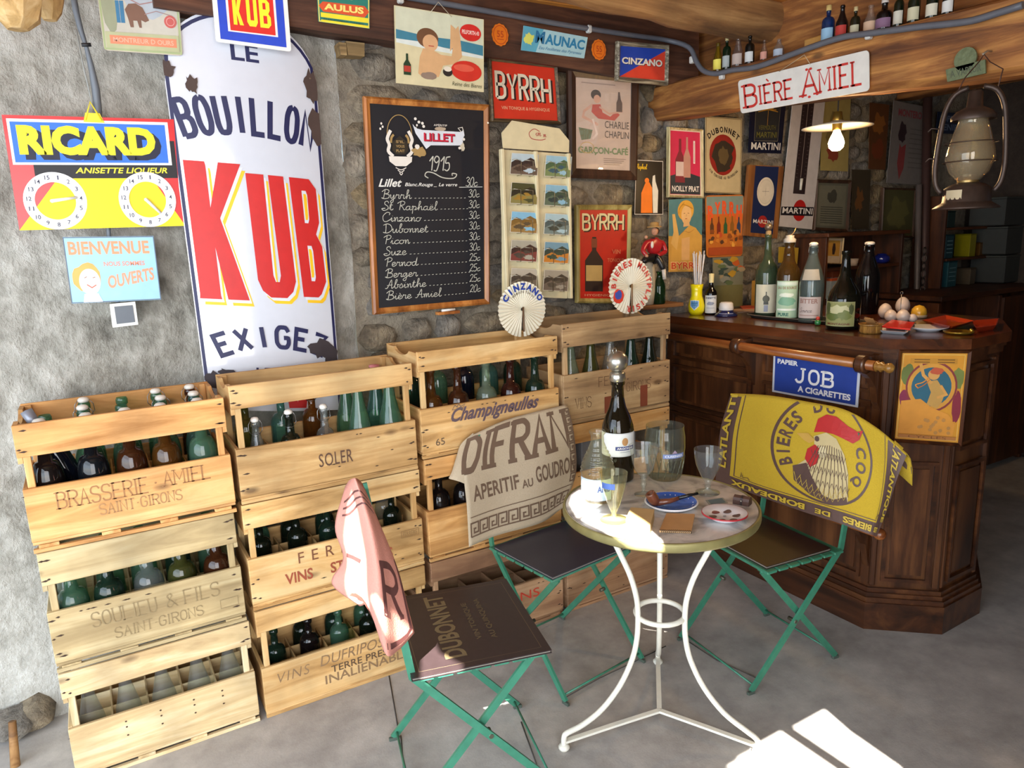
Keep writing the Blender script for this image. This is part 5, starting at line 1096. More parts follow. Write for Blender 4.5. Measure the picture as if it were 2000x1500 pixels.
# slanting dark bottle with a metal seal in the top left crate
P = k11(0, 1); b = bottle(P+V((.075, -.025, .06)), 'wine', 'navy', .31, .036, 'dark bottle with a shiny grey seal, leaning across the top left crate', 'bottles in the crates', 'foil', '8a8c96', tilt=(-.12, -.38, 0))
mb = MB().box((x := (X4[0]+X4[1])/2+.0, CR0Y+.145, .412+.2), (.30, .15, .25), b=.004)
single('carton', mb, C('77767a', .8), 'plain grey carton standing inside the middle crate of the fourth stack', 'box')
def TSG(T): return 1 if T.N is not None or T.nr(.5, .5).dot(V((0, 0, H))-T.surf(.5, .5)) > 0 else -1
# ------------------------------------------------------------------ bar counter
t = thing('bar_counter', 'dark mahogany bar counter with a cut corner, panelled front and moulded plinth', 'counter', (2.75, 2.1, 0))
FP_ = [(2.545, 2.76), (2.545, 1.585), (2.735, 1.41), (2.99, 1.415), (2.99, 2.76)]
def foot(off): # grow footprint outwards
    return [(2.545-off, 2.76), (2.545-off, 1.585-off*.42), (2.735-off*.35, 1.41-off), (2.99+off*.5, 1.415-off), (3.36+off*.7, 1.615-off*.5), (3.36+off*.7, 2.76)]
def slab(off, z0, z1): return MB().prism([V((x, y, z0)) for x, y in foot(off)], (0, 0, z1-z0))
part('carcass', slab(0, .12, 1.13), M_MAHOG, t)
part('plinth', slab(.034, 0, .115), M_MAHOGY, t, 'dark plinth')
for o_, a, b in ((.028, .115, .135), (.02, .135, .152), (.012, .152, .17)): part('moulding', slab(o_, a, b), M_MAHOGY, t)
for o_, a, b in ((.012, 1.085, 1.1), (.022, 1.1, 1.125), (.03, 1.125, 1.14)): part('moulding', slab(o_, a, b), M_MAHOGY, t)
part('countertop', slab(.042, 1.14, 1.178), wood('35180b', '55290f', '6b381a', 'Y', rough=.25, scale=.3, knots=False, coat=.5, bump=.05), t, 'polished worktop')
def panel(p0, p1, z0, z1, nrm, e=.012, name='panel'):     # raised field inside a frame bead
    p0, p1 = V((*p0, 0)), V((*p1, 0)); d = (p1-p0).normalized(); n = V((*nrm, 0)).normalized(); L = (p1-p0).length; mb = MB()
    def R(u0, u1, a, b, off): return [p0+d*u0+V((0, 0, a))+n*off, p0+d*u1+V((0, 0, a))+n*off, p0+d*u1+V((0, 0, b))+n*off, p0+d*u0+V((0, 0, b))+n*off]
    o = part(name, MB().prism(R(.03, L-.03, z0+.03, z1-.03, .0), n*.006), M_MAHOG, t)
    for a, b, c_, d_ in ((0, L, z0, z0+.014), (0, L, z1-.014, z1), (0, .014, z0+.014, z1-.014), (L-.014, L, z0+.014, z1-.014)): mb.prism(R(a, b, c_, d_, 0), n*e)
    part('bead', mb, M_MAHOGY, t)
F = 2.545; nX = (-1, 0)
for ya, yb in ((2.72, 2.2), (2.14, 1.62)):
    panel((F, ya), (F, yb), .96, 1.07, nX); panel((F, ya), (F, yb), .72, .93, nX); panel((F, ya), (F, yb), .2, .68, nX)
part('waist_rail', MB().box((F-.006, 2.17, .70), (.012, 1.14, .025), b=.002), M_MAHOGY, t)
A, B = V((2.545, 1.585)), V((2.735, 1.41)); n2 = V((A.y-B.y, -(A.x-B.x)*-1)); n2 = V((-(A.y-B.y), -(B.x-A.x))).normalized()
if n2.dot(V((-1, -1))) < 0: n2 = -n2
for s_ in (.04, .93):
    P = A.lerp(B, s_)
    part('corner_column', MB().box((P.x+n2.x*.004, P.y+n2.y*.004, .63), (.022, .022, .9), rot=Matrix.Rotation(atan2((B-A).y, (B-A).x), 3, 'Z'), b=.004), M_MAHOG, t)
panel(tuple(A.lerp(B, .16)), tuple(A.lerp(B, .84)), .2, .7, tuple(n2))
panel((2.77, 1.41), (2.97, 1.41), .2, .68, (0, -1)); panel((2.77, 1.41), (2.97, 1.41), .74, 1.07, (0, -1))
for x in (2.745, 2.98): part('corner_column', MB().box((x, 1.412, .63), (.018, .018, .9), b=.004), M_MAHOG, t)
# hand rail with brackets and turned knob
RX = 2.44; RW = wood('5a2c12', '8a4c22', 'b07038', 'Y', rough=.3, scale=.5, knots=False, coat=.3)
part('hand_rail', MB().tube([(RX, 2.74, 1.088), (RX, 1.55, 1.088)], .019, 14), RW, t, 'round lighter brown hand rail')
part('rail_knob', MB().lathe([(.012, 0), (.021, .006), (.014, .014), (.02, .024), (.011, .034), (.017, .046), (.019, .056), (.012, .066), (.0005, .07)], 14, (RX, 1.55, 1.088), axis=(0, -1, 0)), wood('8a5a26', 'b5843c', 'cfa45c', 'Y', rough=.3, knots=False), t, 'turned pale knob')
for y in (2.2, 1.6):
    pr = [(F, 1.13), (F, .9), (F-.02, .93), (F-.035, .99), (F-.07, 1.03), (F-.1, 1.05)]+[(RX+.035*cos(a), 1.088+.035*sin(a)) for a in [math.radians(q) for q in range(225, 40, -15)]]+[(F-.03, 1.115)]
    part('rail_bracket', MB().prism([V((x, y+.013, z)) for x, z in pr], (0, -.026, 0)), M_MAHOG, t)
    part('bracket_collar', MB().lathe([(.02, -.02), (.034, -.018), (.034, .018), (.02, .02)], 18, (RX, y, 1.088), axis=(0, 1, 0)), M_MAHOG, t)
LZ = .455
part('foot_rail', MB().tube([(RX, 2.3, LZ), (RX, 1.5, LZ)], .017, 12), RW, t, 'lower round rail'); part('rail_knob', MB().ball((RX, 1.487, LZ), .023), RW, t)
for y in (2.25, 1.6):
    pr = [(F, LZ+.02), (F, LZ-.2), (F-.012, LZ-.17), (F-.03, LZ-.1), (F-.07, LZ-.05), (F-.085, LZ-.02), (F-.125, LZ-.0), (F-.125, LZ+.02)]
    part('rail_bracket', MB().prism([V((x, y+.013, z)) for x, z in pr], (0, -.026, 0)), M_MAHOG, t)
# sign and small framed print fixed to the counter
t, S = board('enamel_sign', 'blue and white cigarette paper sign fixed below the bar hand rail', 'sign', [(1511, 688), (1681, 711), (1675, 796), (1508, 765)], None, 'c9ced8', .004, pl=((2.53, 0, 0), (1, 0, 0)))
S.rect(.025, .04, .975, .955, '1c3c94'); S.text('PAPIER', .055, .14, .31, .26, 'e8e8ea', bold=.04); S.text('A CIGARETTES', .32, .73, .92, .88, 'e8e8ea', bold=.04)
S.skel('JOB', .29, .31, .72, .64, 'e8e8ea', .0105, serif=.013, gap=.5); S.done(t)
GP = wood('2c160a', '4c2814', '6a3c1e', 'Z', rough=.35, scale=.5, knots=False, coat=.2)
P0 = V((2.545+n2.x*.038, 1.585+n2.y*.038, 0)); N0 = V((n2.x, n2.y, 0))
t, S = framed('framed_print', 'gold and orange framed print of a robed figure on the cut corner of the bar', [(1757, 683), (1901, 684), (1880, 874), (1741, 864)], None, .013, GP, 'd9962e', depth_=.016, pl=(P0, N0))
S.frame(.03, .02, .97, .98, .002, 'e8c468'); S.poly(blob(.12, .25, .1, .12, seed=3), '6d7a3c'); S.poly(blob(.9, .28, .09, .12, seed=4), '7a8440'); S.poly(blob(.1, .52, .08, .1, seed=6), '8a2c4a'); S.poly(blob(.92, .6, .07, .18, seed=7), '8a2c3c')
S.ell(.5, .38, .4, .29, '8a3a3a'); S.ell(.5, .38, .37, .265, 'd99a3c'); S.ell(.5, .38, .31, .22, '2f6478'); S.rect(.14, .06, .86, .12, 'c88c2c')
for k in range(2): S.rect(.2, .07+k*.028, .44, .08+k*.028, '7a5218'); S.rect(.56, .07+k*.028, .82, .08+k*.028, '7a5218')
S.poly([(.05, .98), (.05, .55), (.35, .52), (.55, .62), (.8, .68), (.92, .8), (.9, .93), (.05, .93)], 'e0983a'); S.poly([(.42, .32), (.58, .3), (.72, .44), (.68, .55), (.62, .62), (.45, .58), (.5, .44)], 'c89a50'); S.line([(.3, .12), (.36, .25), (.5, .34)], .011, 'dca050'); S.line([(.64, .36), (.74, .46), (.6, .5)], .009, 'dca050')
S.ell(.52, .24, .09, .06, 'd8a058'); S.poly(blob(.56, .2, .1, .04, seed=2), 'c45838'); S.line(smoothline([(.46, .27), (.36, .33), (.25, .36), (.3, .4)]), .004, 'd98c34'); S.line(smoothline([(.46, .3), (.38, .36), (.28, .4)]), .003, 'c87028')
for k in range(14): S.poly(blob(random.uniform(.35, .85), random.uniform(.72, .9), .03, .02, seed=k), 'c08a48')
S.rect(.05, .935, .95, .975, 'b8783c'); S.text('CYCLES', .2, .94, .8, .97, '7a4a20'); S.done(t)
# ------------------------------------------------------------------ round cafe table
TC = V((1.462, 1.615, 0)); TZ = .757; R_ = .303
WP = C('e9e6d8', .45, var=.06, scale=40, bump=.05); WP2 = C('e9e6d8', .4)
t = thing('cafe_table', 'round bistro table with marble top, brass rim and curved white iron legs', 'table', TC)
mm, n_, l_, b_ = _new('marble'); nz = n_.new('ShaderNodeTexNoise'); nz.inputs['Scale'].default_value = 5; nz.inputs['Detail'].default_value = 10; nz.inputs['Distortion'].default_value = 1.5
rr = ramp(n_, [(.35, '8f8d8c'), (.5, 'bcb8b4'), (.7, 'd6d1ca')]); l_.new(nz.outputs[0], rr.inputs[0]); l_.new(rr.outputs[0], b_.inputs['Base Color']); setp(b_, Roughness=.22)
part('marble_top', MB().lathe([(.0005, TZ-.02), (R_-.009, TZ-.02), (R_-.006, TZ-.016), (R_-.006, TZ-.003), (R_-.009, TZ), (.0005, TZ)], 64, TC, smooth=False), mm, t, 'grey-white marble')
BRS = C('8f8656', .5, .3, var=.3, scale=20)
part('rim_band', MB().lathe([(R_-.0055, TZ-.026), (R_, TZ-.026), (R_+.002, TZ-.02), (R_+.002, TZ-.004), (R_, TZ+.001), (R_-.0055, TZ+.001), (R_-.0055, TZ-.026)], 64, TC), BRS, t, 'dull brass band')
feet = [V((1.107, 1.655, 0)), V((1.597, 1.312, 0)), V((1.665, 1.842, 0))]; hub = V((1.457, 1.603, 0))
RZ = .39; RR = .078
part('ring', MB().tube([hub+V((RR*cos(a), RR*sin(a), RZ)) for a in [2*pi*i/32 for i in range(32)]], .0085, 8, closed=True), WP, t)
for fpt in feet:
    d = (fpt-hub); L = d.length; d.normalize(); pr = [(.20, .73), (.178, .69), (.145, .62), (.11, .54), (.088, .46), (.083, .39), (.087, .32), (.105, .25), (.15, .17), (.215, .105), (.285, .07), (L-.012, .058), (L-.001, .045), (L, .016)]
    sm = smoothline(pr, 4); part('leg', MB().tube([hub+d*x+V((0, 0, z)) for x, z in sm], .009, 10), WP, t)
    part('foot', MB().lathe([(.0005, 0), (.012, .001), (.018, .009), (.018, .015), (.011, .022), (.0005, .024)], 16, hub+d*L), WP2, t)
    part('stretcher', MB().tube([hub+V((0, 0, .032)), hub+d*(L*.5)+V((0, 0, .032)), hub+d*(L-.004)+V((0, 0, .03))], .0075, 4, flat=(.008, .004), up=(0, 0, 1)), WP, t)
part('top_brace', MB().tube([hub+V((.2*cos(a), .2*sin(a), .728)) for a in [2*pi*i/32 for i in range(32)]], .007, 6, closed=True), WP, t)
# ------------------------------------------------------------------ folding chairs (front is +x)
GRN = C('3b8066', .42, var=.25, scale=30, coat=.2, bump=.15)
def bar(a, b, w, th, up): return MB().tube([a, b], 1, 4, flat=(w/2, th/2), up=up)
def chair(label, x, y, rz, side_ext=.0, back=.88):
    root = thing('folding_chair', label, 'chair', (0, 0, 0), 'green folding garden chairs')
    wA, wB = .195, .175
    for s_ in (-1, 1):
        part('back_leg', MB().tube([(-.245, s_*wA, back), (-.185, s_*wA, .46), (.215, s_*wA, .012)], 1, 4, flat=(.0045, .011), up=(1, 0, 0)), GRN, root)
        part('leg', MB().tube([(.165, s_*wB, .445), (-.215, s_*wB, .012)], 1, 4, flat=(.0045, .011), up=(1, 0, 0)), GRN, root)
        part('seat_rail', MB().box((-.005, s_*(wB-.012), .442), (.33, .008, .018), b=.001), GRN, root)
        part('pivot', MB().tube([(.023, s_*(wA+.007), .228), (.023, s_*(wB-.008), .228)], .007, 8), C('6b6a5c', .5, .8), root)
        part('hinge', MB().tube([(.165, s_*(wB+.008), .445), (.165, s_*(wB-.018), .445)], .006, 8), GRN, root)
        for xx in (.215, -.215): part('foot', MB().box((xx, s_*(wA if xx > 0 else wB), .006), (.03, .012, .012), b=.002), C('4a564c', .8), root)
    for xx, ww in ((.203, wA), (-.203, wB)): part('stretcher', MB().tube([(xx, -ww, .03), (xx, ww, .03)], .004, 6), GRN, root)
    for k in range(7): part('seat_slat', MB().box((-.15+k*.052, 0, .458), (.044, .44, .01), b=.003), GRN, root)
    for z, xx in ((.84, -.246), (.70, -.226)): part('back_slat', MB().box((xx, 0, z), (.012, .40, .05), b=.003), GRN, root)
    root.location = (x, y, 0); root.rotation_euler.z = rz; OFF[root.name] = V((0, 0, 0)); return root
chA = chair('green folding chair at the front, pink towel over its back', .835, 1.775, -.24)
chB = chair('green folding chair behind the table, beige lettered towel over its back', 1.405, 2.075, -1.44)
chC = chair('green folding chair right of the table beside the bar, yellow rooster towel over its back', 2.045, 1.70, pi-.1)
def local(root): return Matrix.Translation(root.location) @ root.rotation_euler.to_matrix().to_4x4()
# ------------------------------------------------------------------ flat leather menus lying on the seats
def folder(root, name, label, dims_, off, rot, mat, art=None):
    M = local(root) @ Matrix.Translation((off[0], off[1], .4635)) @ Matrix.Rotation(rot, 4, 'Z')
    a, b = dims_; cs_ = [(-a, b), (a, b), (a, -b), (-a, -b)]
    c = [M @ V((x, y, .010)) for x, y in cs_]; lo = [M @ V((x, y, 0)) for x, y in cs_]
    o = thing(name, label, 'folder', lo[3]); part('cover', MB().hexa([M @ V((x, y, .0072)) for x, y in cs_][::-1]+c[::-1]), mat, o)
    part('pages', MB().hexa([M @ V((x*.985, y*.985, .0022)) for x, y in cs_][::-1]+[M @ V((x*.985, y*.985, .0071)) for x, y in cs_][::-1]), C('8a8478', .8), o)
    part('cover', MB().hexa([M @ V((x, y, .0001)) for x, y in cs_][::-1]+[M @ V((x, y, .0021)) for x, y in cs_][::-1]), mat, o)
    if art:
        f = lambda u, v: M @ V((-a+2*a*u, b-2*b*v, .0101)); S = Sheet(f, 2*a, 2*b, (M.to_3x3() @ V((0, 0, 1)))); art(S); S.done(o)
def artA(S):   # text reads along the seat depth
    S.frame(.06, .05, .94, .95, .0015, '6c5c48')
    T = Sheet(lambda u, v: S.surf(v, 1-u), S.H, S.W, S.N); T.mb = S.mb; T.mats = S.mats; T.key = S.key; T.sg = TSG(T); T.k = 2
    T.text('DUBONNET', .12, .26, .92, .42, '75664a', bold=.03); T.text('VIN TONIQUE', .27, .53, .75, .58, '665a44', bold=.02); T.text('AU QUINQUINA', .25, .64, .78, .69, '665a44', bold=.02)
folder(chA, 'menu_folder', 'dark brown gilt-lettered folder lying on the front chair', (.195, .225), (.005, .0), 0, C('33282a', .38, var=.15, scale=60), artA)
def artB(S): S.ell(.55, .22, .1, .05, '8c8478'); S.ell(.55, .22, .05, .03, '403c44')
folder(chB, 'menu_folder', 'dark blue folder with a small emblem on the chair behind the table', (.165, .215), (.02, .0), 0, C('2c2e40', .3, var=.15, scale=60), artB)
folder(chC, 'menu_folder', 'dark brown cover lying on the chair beside the bar', (.15, .17), (.02, .03), 0, C('3a2622', .4, var=.15, scale=60))
# ------------------------------------------------------------------ towels draped over the chair backs
def cloth(name, label, surf, W, Hh, base, art, nu=28, nv=36, th=.004, group='bar towels'):
    o = thing(name, label, 'towel', surf(.5, 1))
    S = Sheet(surf, W, Hh, None, lift=.0003, sub=.035); S.k = 2; S.sg = 1 if S.nr(.5, .6).dot(V((0, 0, H))-surf(.5, .6)) > 0 else -1
    vs = [surf(i/nu, j/nv) for j in range(nv+1) for i in range(nu+1)]; nn = [S.nr(i/nu, j/nv) for j in range(nv+1) for i in range(nu+1)]
    q_ = [(j*(nu+1)+i, (j+1)*(nu+1)+i, (j+1)*(nu+1)+i+1, j*(nu+1)+i+1) for j in range(nv) for i in range(nu)]
    g = MB().add(vs, q_, 0, True); g.add([p-n*th for p, n in zip(vs, nn)], [f[::-1] for f in q_], 0, True)
    rim = [i for i in range(nu+1)]+[j*(nu+1)+nu for j in range(1, nv+1)]+[nv*(nu+1)+i for i in range(nu-1, -1, -1)]+[j*(nu+1) for j in range(nv-1, 0, -1)]
    N = len(vs); m_ = len(rim); g.f += [[rim[k], rim[(k+1) % m_], rim[(k+1) % m_]+N, rim[k]+N] for k in range(m_)]; g.m += [0]*m_; g.sm += [False]*m_
    part('cloth', g, base, o); art(S); 
    if S.mb.v: S.done(o, 'woven_pattern')
    return o
def lerpl(P, t):
    t = max(0, min(1, t))*(len(P)-1); i = min(int(t), len(P)-2); return P[i]*(1-(t-i))+P[i+1]*(t-i)
def drape(px, py_, top_l, top_r, front, back, split, folds=.006, side=1, w=1):
    pass
# beige towel on chair B: front face hangs on the camera side (over the back, away from the seat is the wall side)
def key_band(S, v0, v1, u0, u1, col, n):      # greek key meander
    du = (u1-u0)/n; h = v1-v0
    for k in range(n):
        a = u0+k*du; P = [(0, .9), (0, .1), (.85, .1), (.85, .7), (.35, .7), (.35, .45), (.6, .45)]
        S.line([(a+x*du*.95, v0+y*h) for x, y in P], .006, col, up=False); S.line([(a, v0+h*.9), (a+du, v0+h*.9)], .005, col, up=False)
    S.up()
pbl = [onY(x, y, Y) for x, y, Y in ((922, 845, 2.27), (1112, 792, 2.30))]
Bf = [[onY(918, 850, 2.29), onY(985, 820, 2.29), onY(1048, 802, 2.30), onY(1108, 788, 2.31)], [onY(905, 905, 2.25), onY(975, 890, 2.26), onY(1052, 872, 2.27), onY(1122, 850, 2.28)], [onY(912, 990, 2.22), onY(985, 968, 2.24), onY(1060, 945, 2.25), onY(1126, 925, 2.27)], [onY(917, 1068, 2.20), onY(985, 1042, 2.22), onY(1062, 1018, 2.24), onY(1102, 992, 2.25)]]
def bil(G_, u, v):
    def cr(P, t):
        n = len(P)-1; t = max(-.02, min(1.02, t))*n; i = max(0, min(int(t), n-1)); f_ = t-i; g_ = lambda k: P[max(0, min(n, k))]
        p0, p1, p2, p3 = g_(i-1), g_(i), g_(i+1), g_(i+2)
        if i == 0: p0 = p1*2-p2
        if i == n-1: p3 = p2*2-p1
        return .5*((2*p1)+(p2-p0)*f_+(2*p0-5*p1+4*p2-p3)*f_*f_+(3*p1-p0-3*p2+p3)*f_**3)
    return cr([cr(r, u) for r in G_], v)
def towelB(u, v):
    if v < .16:   # over the bar to the rear
        a = bil(Bf, u, .02); k = v/.16
        return a+V((0, .035*cos(k*pi/2), -.13*(1-k)**1.2+.0))+V((0, .0, .012*sin(k*pi)))
    p = bil(Bf, u, (v-.16)/.84)
    return p+V((0, -.006*sin(u*9+v*3)*(v), 0))
TB = C('b7a78e', .95, var=.12, scale=260, bump=.4)
def artTB(S):
    K = '6b5646'
    S.skel('DIFRAN', -.0, .21, .93, .50, K, .022, serif=.018, gap=.34)
    S.text('APERITIF', .06, .60, .47, .70, K, bold=.02); S.text('AU', .49, .65, .58, .71, K, bold=.02); S.text('GOUDRON', .61, .58, .985, .70, K, bold=.02)
    S.line([(.02, .80), (.98, .80)], .003, K); key_band(S, .83, .95, .02, .98, K, 11)
    T = Sheet(lambda u, v: S.surf(v, u), S.H, S.W, None, lift=.0004, sub=.035); T.mb = S.mb; T.mats = S.mats; T.key = S.key; T.sg = TSG(T); T.k = 3; key_band(T, .94, 1.0, .2, .78, K, 8)
cloth('bar_towel', 'beige bar towel with brown lettering and meander border on the chair behind the table', towelB, .50, .50, TB, artTB)
# left wing of that towel, the end folded back round the post
Wg = [[onY(925, 846, 2.292), onY(900, 870, 2.31), onY(890, 905, 2.33)], [onY(905, 905, 2.25), onY(890, 910, 2.29), onY(882, 925, 2.32)], [onY(908, 945, 2.235), onY(895, 940, 2.28), onY(877, 935, 2.31)]]
o = [x for x in bpy.data.objects if x.name.startswith('bar_towel')][0]
vs = [bil(Wg, i/8, j/8)-V((0, .0, 0)) for j in range(9) for i in range(9)]
g = MB().add(vs, [(j*9+i, j*9+i+1, (j+1)*9+i+1, (j+1)*9+i) for j in range(8) for i in range(8)], 0, True).add([p+V((0, .004, 0)) for p in vs], [(j*9+i, (j+1)*9+i, (j+1)*9+i+1, j*9+i+1) for j in range(8) for i in range(8)], 0, True)
part('folded_corner', g, TB, o)
# pink towel on chair A: hangs edge-on to the camera
def chA_pt(lx, ly, z): return local(chA) @ V((lx, ly, z))
_A = [([(674, 950), (654, 1028), (670, 1090), (648, 1140), (702, 1184)], (1.70, 1.71, 1.72, 1.74, 1.70)), ([(682, 938), (688, 1040), (698, 1090), (690, 1145), (722, 1188)], (1.62, 1.64, 1.64, 1.66, 1.64)),
      ([(692, 934), (718, 1020), (733, 1100), (738, 1170), (752, 1276)], (1.58, 1.55, 1.54, 1.54, 1.55)), ([(700, 936), (738, 1030), (758, 1105), (770, 1190), (778, 1270)], (1.59, 1.58, 1.57, 1.57, 1.57)),
      ([(708, 944), (756, 1056), (780, 1120), (798, 1190), (810, 1236)], (1.62, 1.61, 1.605, 1.60, 1.60))]
Af = [[onY(x, y, Y) for (x, y), Y in zip(P, YY)] for P, YY in _A]
def towelA(u, v): return bil(Af, u, v)
TP = C('c9897a', .95, var=.1, scale=260, bump=.4)
def artTA(S):
    K = '5c3432'
    S.line([(.40, .97), (.93, .965), (.955, .9), (.955, .56)], .011, K)
    for q_ in (.075, .11, .145): S.line(smoothline([(q_+.02, .1), (q_-.01, .4), (q_+.02, .8)]), .0035, K)
    S.line([(.47, .08), (.52, .3)], .014, K); S.poly(blob(.88, .25, .05, .13, seed=4, j=.4), '8a4a40')
    T = Sheet(lambda a, b: S.surf(b, a), S.H, S.W, None, sub=.03); T.mb = S.mb; T.mats = S.mats; T.key = S.key; T.sg = TSG(T); T.k = 4
    T.skel('R', .60, .50, .86, .80, K, .017, serif=.010)
cloth('bar_towel', 'pink and brown bar towel hanging edge-on from the front chair, its left side in sun', towelA, .36, .30, TP, artTA)
# yellow rooster towel on chair C
XC = 2.27
Cf = [[onX(1428, 768, 2.28), onX(1500, 772, 2.27), onX(1580, 785, 2.265), onX(1650, 800, 2.27), onX(1712, 835, 2.30), onX(1772, 886, 2.33)],
      [onX(1408, 835, 2.26), onX(1490, 850, 2.23), onX(1575, 865, 2.225), onX(1650, 882, 2.23), onX(1715, 905, 2.27), onX(1752, 935, 2.31)],
      [onX(1402, 890, 2.25), onX(1485, 920, 2.215), onX(1570, 942, 2.21), onX(1645, 962, 2.22), onX(1708, 980, 2.25), onX(1735, 988, 2.29)],
      [onX(1398, 938, 2.25), onX(1480, 968, 2.21), onX(1565, 998, 2.20), onX(1640, 1022, 2.21), onX(1695, 1042, 2.24), onX(1712, 1048, 2.27)]]
def towelC(u, v):
    if v < .1:
        a = bil(Cf, u, .02); k = v/.1; return a+V((.05*cos(k*pi/2), 0, -.12*(1-k)**1.3+.014*sin(k*pi)))
    return bil(Cf, u, (v-.1)/.9)
TY = C('c4a52c', .95, var=.12, scale=260, bump=.4)
def artTC(S):
    K = '5d4640'
    S.rect(0, 0, .065, 1, K); S.rect(.875, 0, 1, 1, K); S.rect(.0, .88, 1, 1, K)
    S.line([(.085, .0), (.085, .86), (.855, .86), (.855, .0)], .003, K)
    cu, cv = .5, .44; R0 = .168
    S.ring(cu, cv, R0/S.W, R0/S.H, .009, K, 60)
    S.arc('BIERES', cu, cv, .135, 248, 312, .04, K, bold=.03, wf=.75); S.arc('DU', cu, cv, .137, -14, 6, .036, K, bold=.03, wf=.7); S.arc('COQ', cu, cv, .128, 78, 118, .038, K, bold=.03, wf=.75)
    s_ = lambda P: [(cu+(x-.5)*.30/S.W, cv+(y-.5)*.30/S.H) for x, y in P]
    S.poly(s_([(.36, .36), (.5, .3), (.62, .34), (.72, .48), (.78, .66), (.80, .96), (.7, 1.02), (.55, 1.04), (.35, .98), (.2, .86), (.16, .72), (.3, .6), (.38, .5)]), 'cdbb8a')
    S.poly(s_([(.16, .70), (.3, .64), (.38, .8), (.5, .96), (.62, .98), (.78, .9), (.8, .98), (.6, 1.06), (.36, 1.0), (.18, .86)]), K)
    S.poly(s_([(.36, .32), (.4, .18), (.5, .12), (.62, .12), (.76, .18), (.88, .2), (.96, .16), (.9, .28), (.82, .34), (.7, .32), (.58, .3), (.46, .3)]), 'b82828')
    S.poly(s_([(.3, .5), (.38, .44), (.44, .48), (.42, .62), (.34, .68), (.28, .6)]), 'b82828'); S.poly(s_([(.18, .36), (.3, .34), (.38, .4), (.32, .44), (.26, .42)]), 'c9a04a'); S.ell(*s_([(.4, .38)])[0], .012, .02, K, 12); S.ell(*s_([(.47, .5)])[0], .022, .04, 'ddd0a4', 14)
    for k in range(11):
        t_ = k/10; x0 = .42+.26*t_; x1 = .22+.58*t_; xm = (x0+x1)/2+.03*(t_-.5)
        S.line(s_(smoothline([(x0, .42+.05*abs(t_-.5)), (xm, .68), (x1, .90+.08*sin(pi*t_))])), .0020, K, up=False)
        for q_ in (.55, .7, .84): xx = x0+(x1-x0)*((q_-.42)/.5); S.line(s_([(xx-.022, q_-.05), (xx+.004, q_+.02), (xx+.028, q_-.045)]), .0018, K, up=False)
    for k in range(9):
        x = .21+.065*k; y = .80+.12*sin(k*.35); S.line(s_([(x-.03, y-.04), (x, y+.06), (x+.04, y-.02)]), .0020, 'c4a84a', up=False); S.line(s_([(x-.01, y+.04), (x+.02, y+.11), (x+.05, y+.04)]), .0018, 'c4a84a', up=False)
    S.up(); Y_ = 'c8ab38'
    T = Sheet(lambda u, v: S.surf(1-u, 1-v), S.W, S.H, None, lift=.0004, sub=.03); T.mb = S.mb; T.mats = S.mats; T.key = S.key; T.sg = TSG(T); T.k = S.k
    T.text('LES', .10, .035, .15, .085, Y_, bold=.03); T.text('BIERES', .18, .03, .38, .095, Y_, bold=.04); T.text('DE', .45, .035, .53, .085, Y_, bold=.03); T.text('BORDEAUX', .58, .03, .92, .095, Y_, bold=.04)
    T = Sheet(lambda u, v: S.surf(1-v, u), S.H, S.W, None, lift=.0004, sub=.03); T.mb = S.mb; T.mats = S.mats; T.key = S.key; T.sg = TSG(T); T.k = S.k
    T.text("L'ATLANTIQUE", .10, .03, .86, .10, Y_, bold=.03)
    T = Sheet(lambda u, v: S.surf(v, 1-u), S.H, S.W, None, lift=.0004, sub=.03); T.mb = S.mb; T.mats = S.mats; T.key = S.key; T.sg = TSG(T); T.k = S.k
    T.text("L'ATLANTIQUE", .2, .012, 1.2, .055, Y_, bold=.03)
    S.line([(.12, .84), (.12, .78), (.13, .84), (.15, .82), (.16, .845)], .0025, K); S.line([(.84, .84), (.86, .80), (.88, .84)], .0025, K)
cloth('bar_towel', 'yellow bar towel with a red-combed rooster in a ring on the chair beside the bar', towelC, .66, .42, TY, artTC, 40, 30)
def lathed(name, label, cat, P, prof_, mat, n=24, group=None, pname='body'):
    o = thing(name, label, cat, P, group); part(pname, MB().lathe(prof_, n, P), mat, o); return o
def scale_prof(p, h, r): return [(a*r, b*h) for a, b in p]
def glassware(name, label, cat, P, outer, mat, group=None, n=28):
    o = thing(name, label, cat, P, group); part('glass_body', MB().lathe(prof_wall(outer, .0018), n, P), mat, o); return o
def wrap(o, P, r, z0, z1, a0, a1, mat, name='label', art=None, k=20, lab=None):   # paper label on a round bottle; angles in degrees, centre faces the camera
    A = atan2(-P[1], -P[0]); aa, ab = A+math.radians(a0), A+math.radians(a1)
    part(name, MB().lathe([(r+.0006, z0), (r+.0006, z1)], k, P, a0=aa, a1=ab), mat, o, lab)
    if art:
        f = lambda u, v: V(P)+V(((r+.001)*cos(aa+(ab-aa)*u), (r+.001)*sin(aa+(ab-aa)*u), z1+(z0-z1)*v)); S = Sheet(f, r*abs(ab-aa), z1-z0, None, lift=.0002, sub=.012)
        S.nr = lambda u, v: V((cos(aa+(ab-aa)*u), sin(aa+(ab-aa)*u), 0)); art(S); S.done(o)
GC = glass('f4f8f6'); 
# ================================================= on the cafe table
def onT(x, y): return onZ(x, y, TZ+.0005)
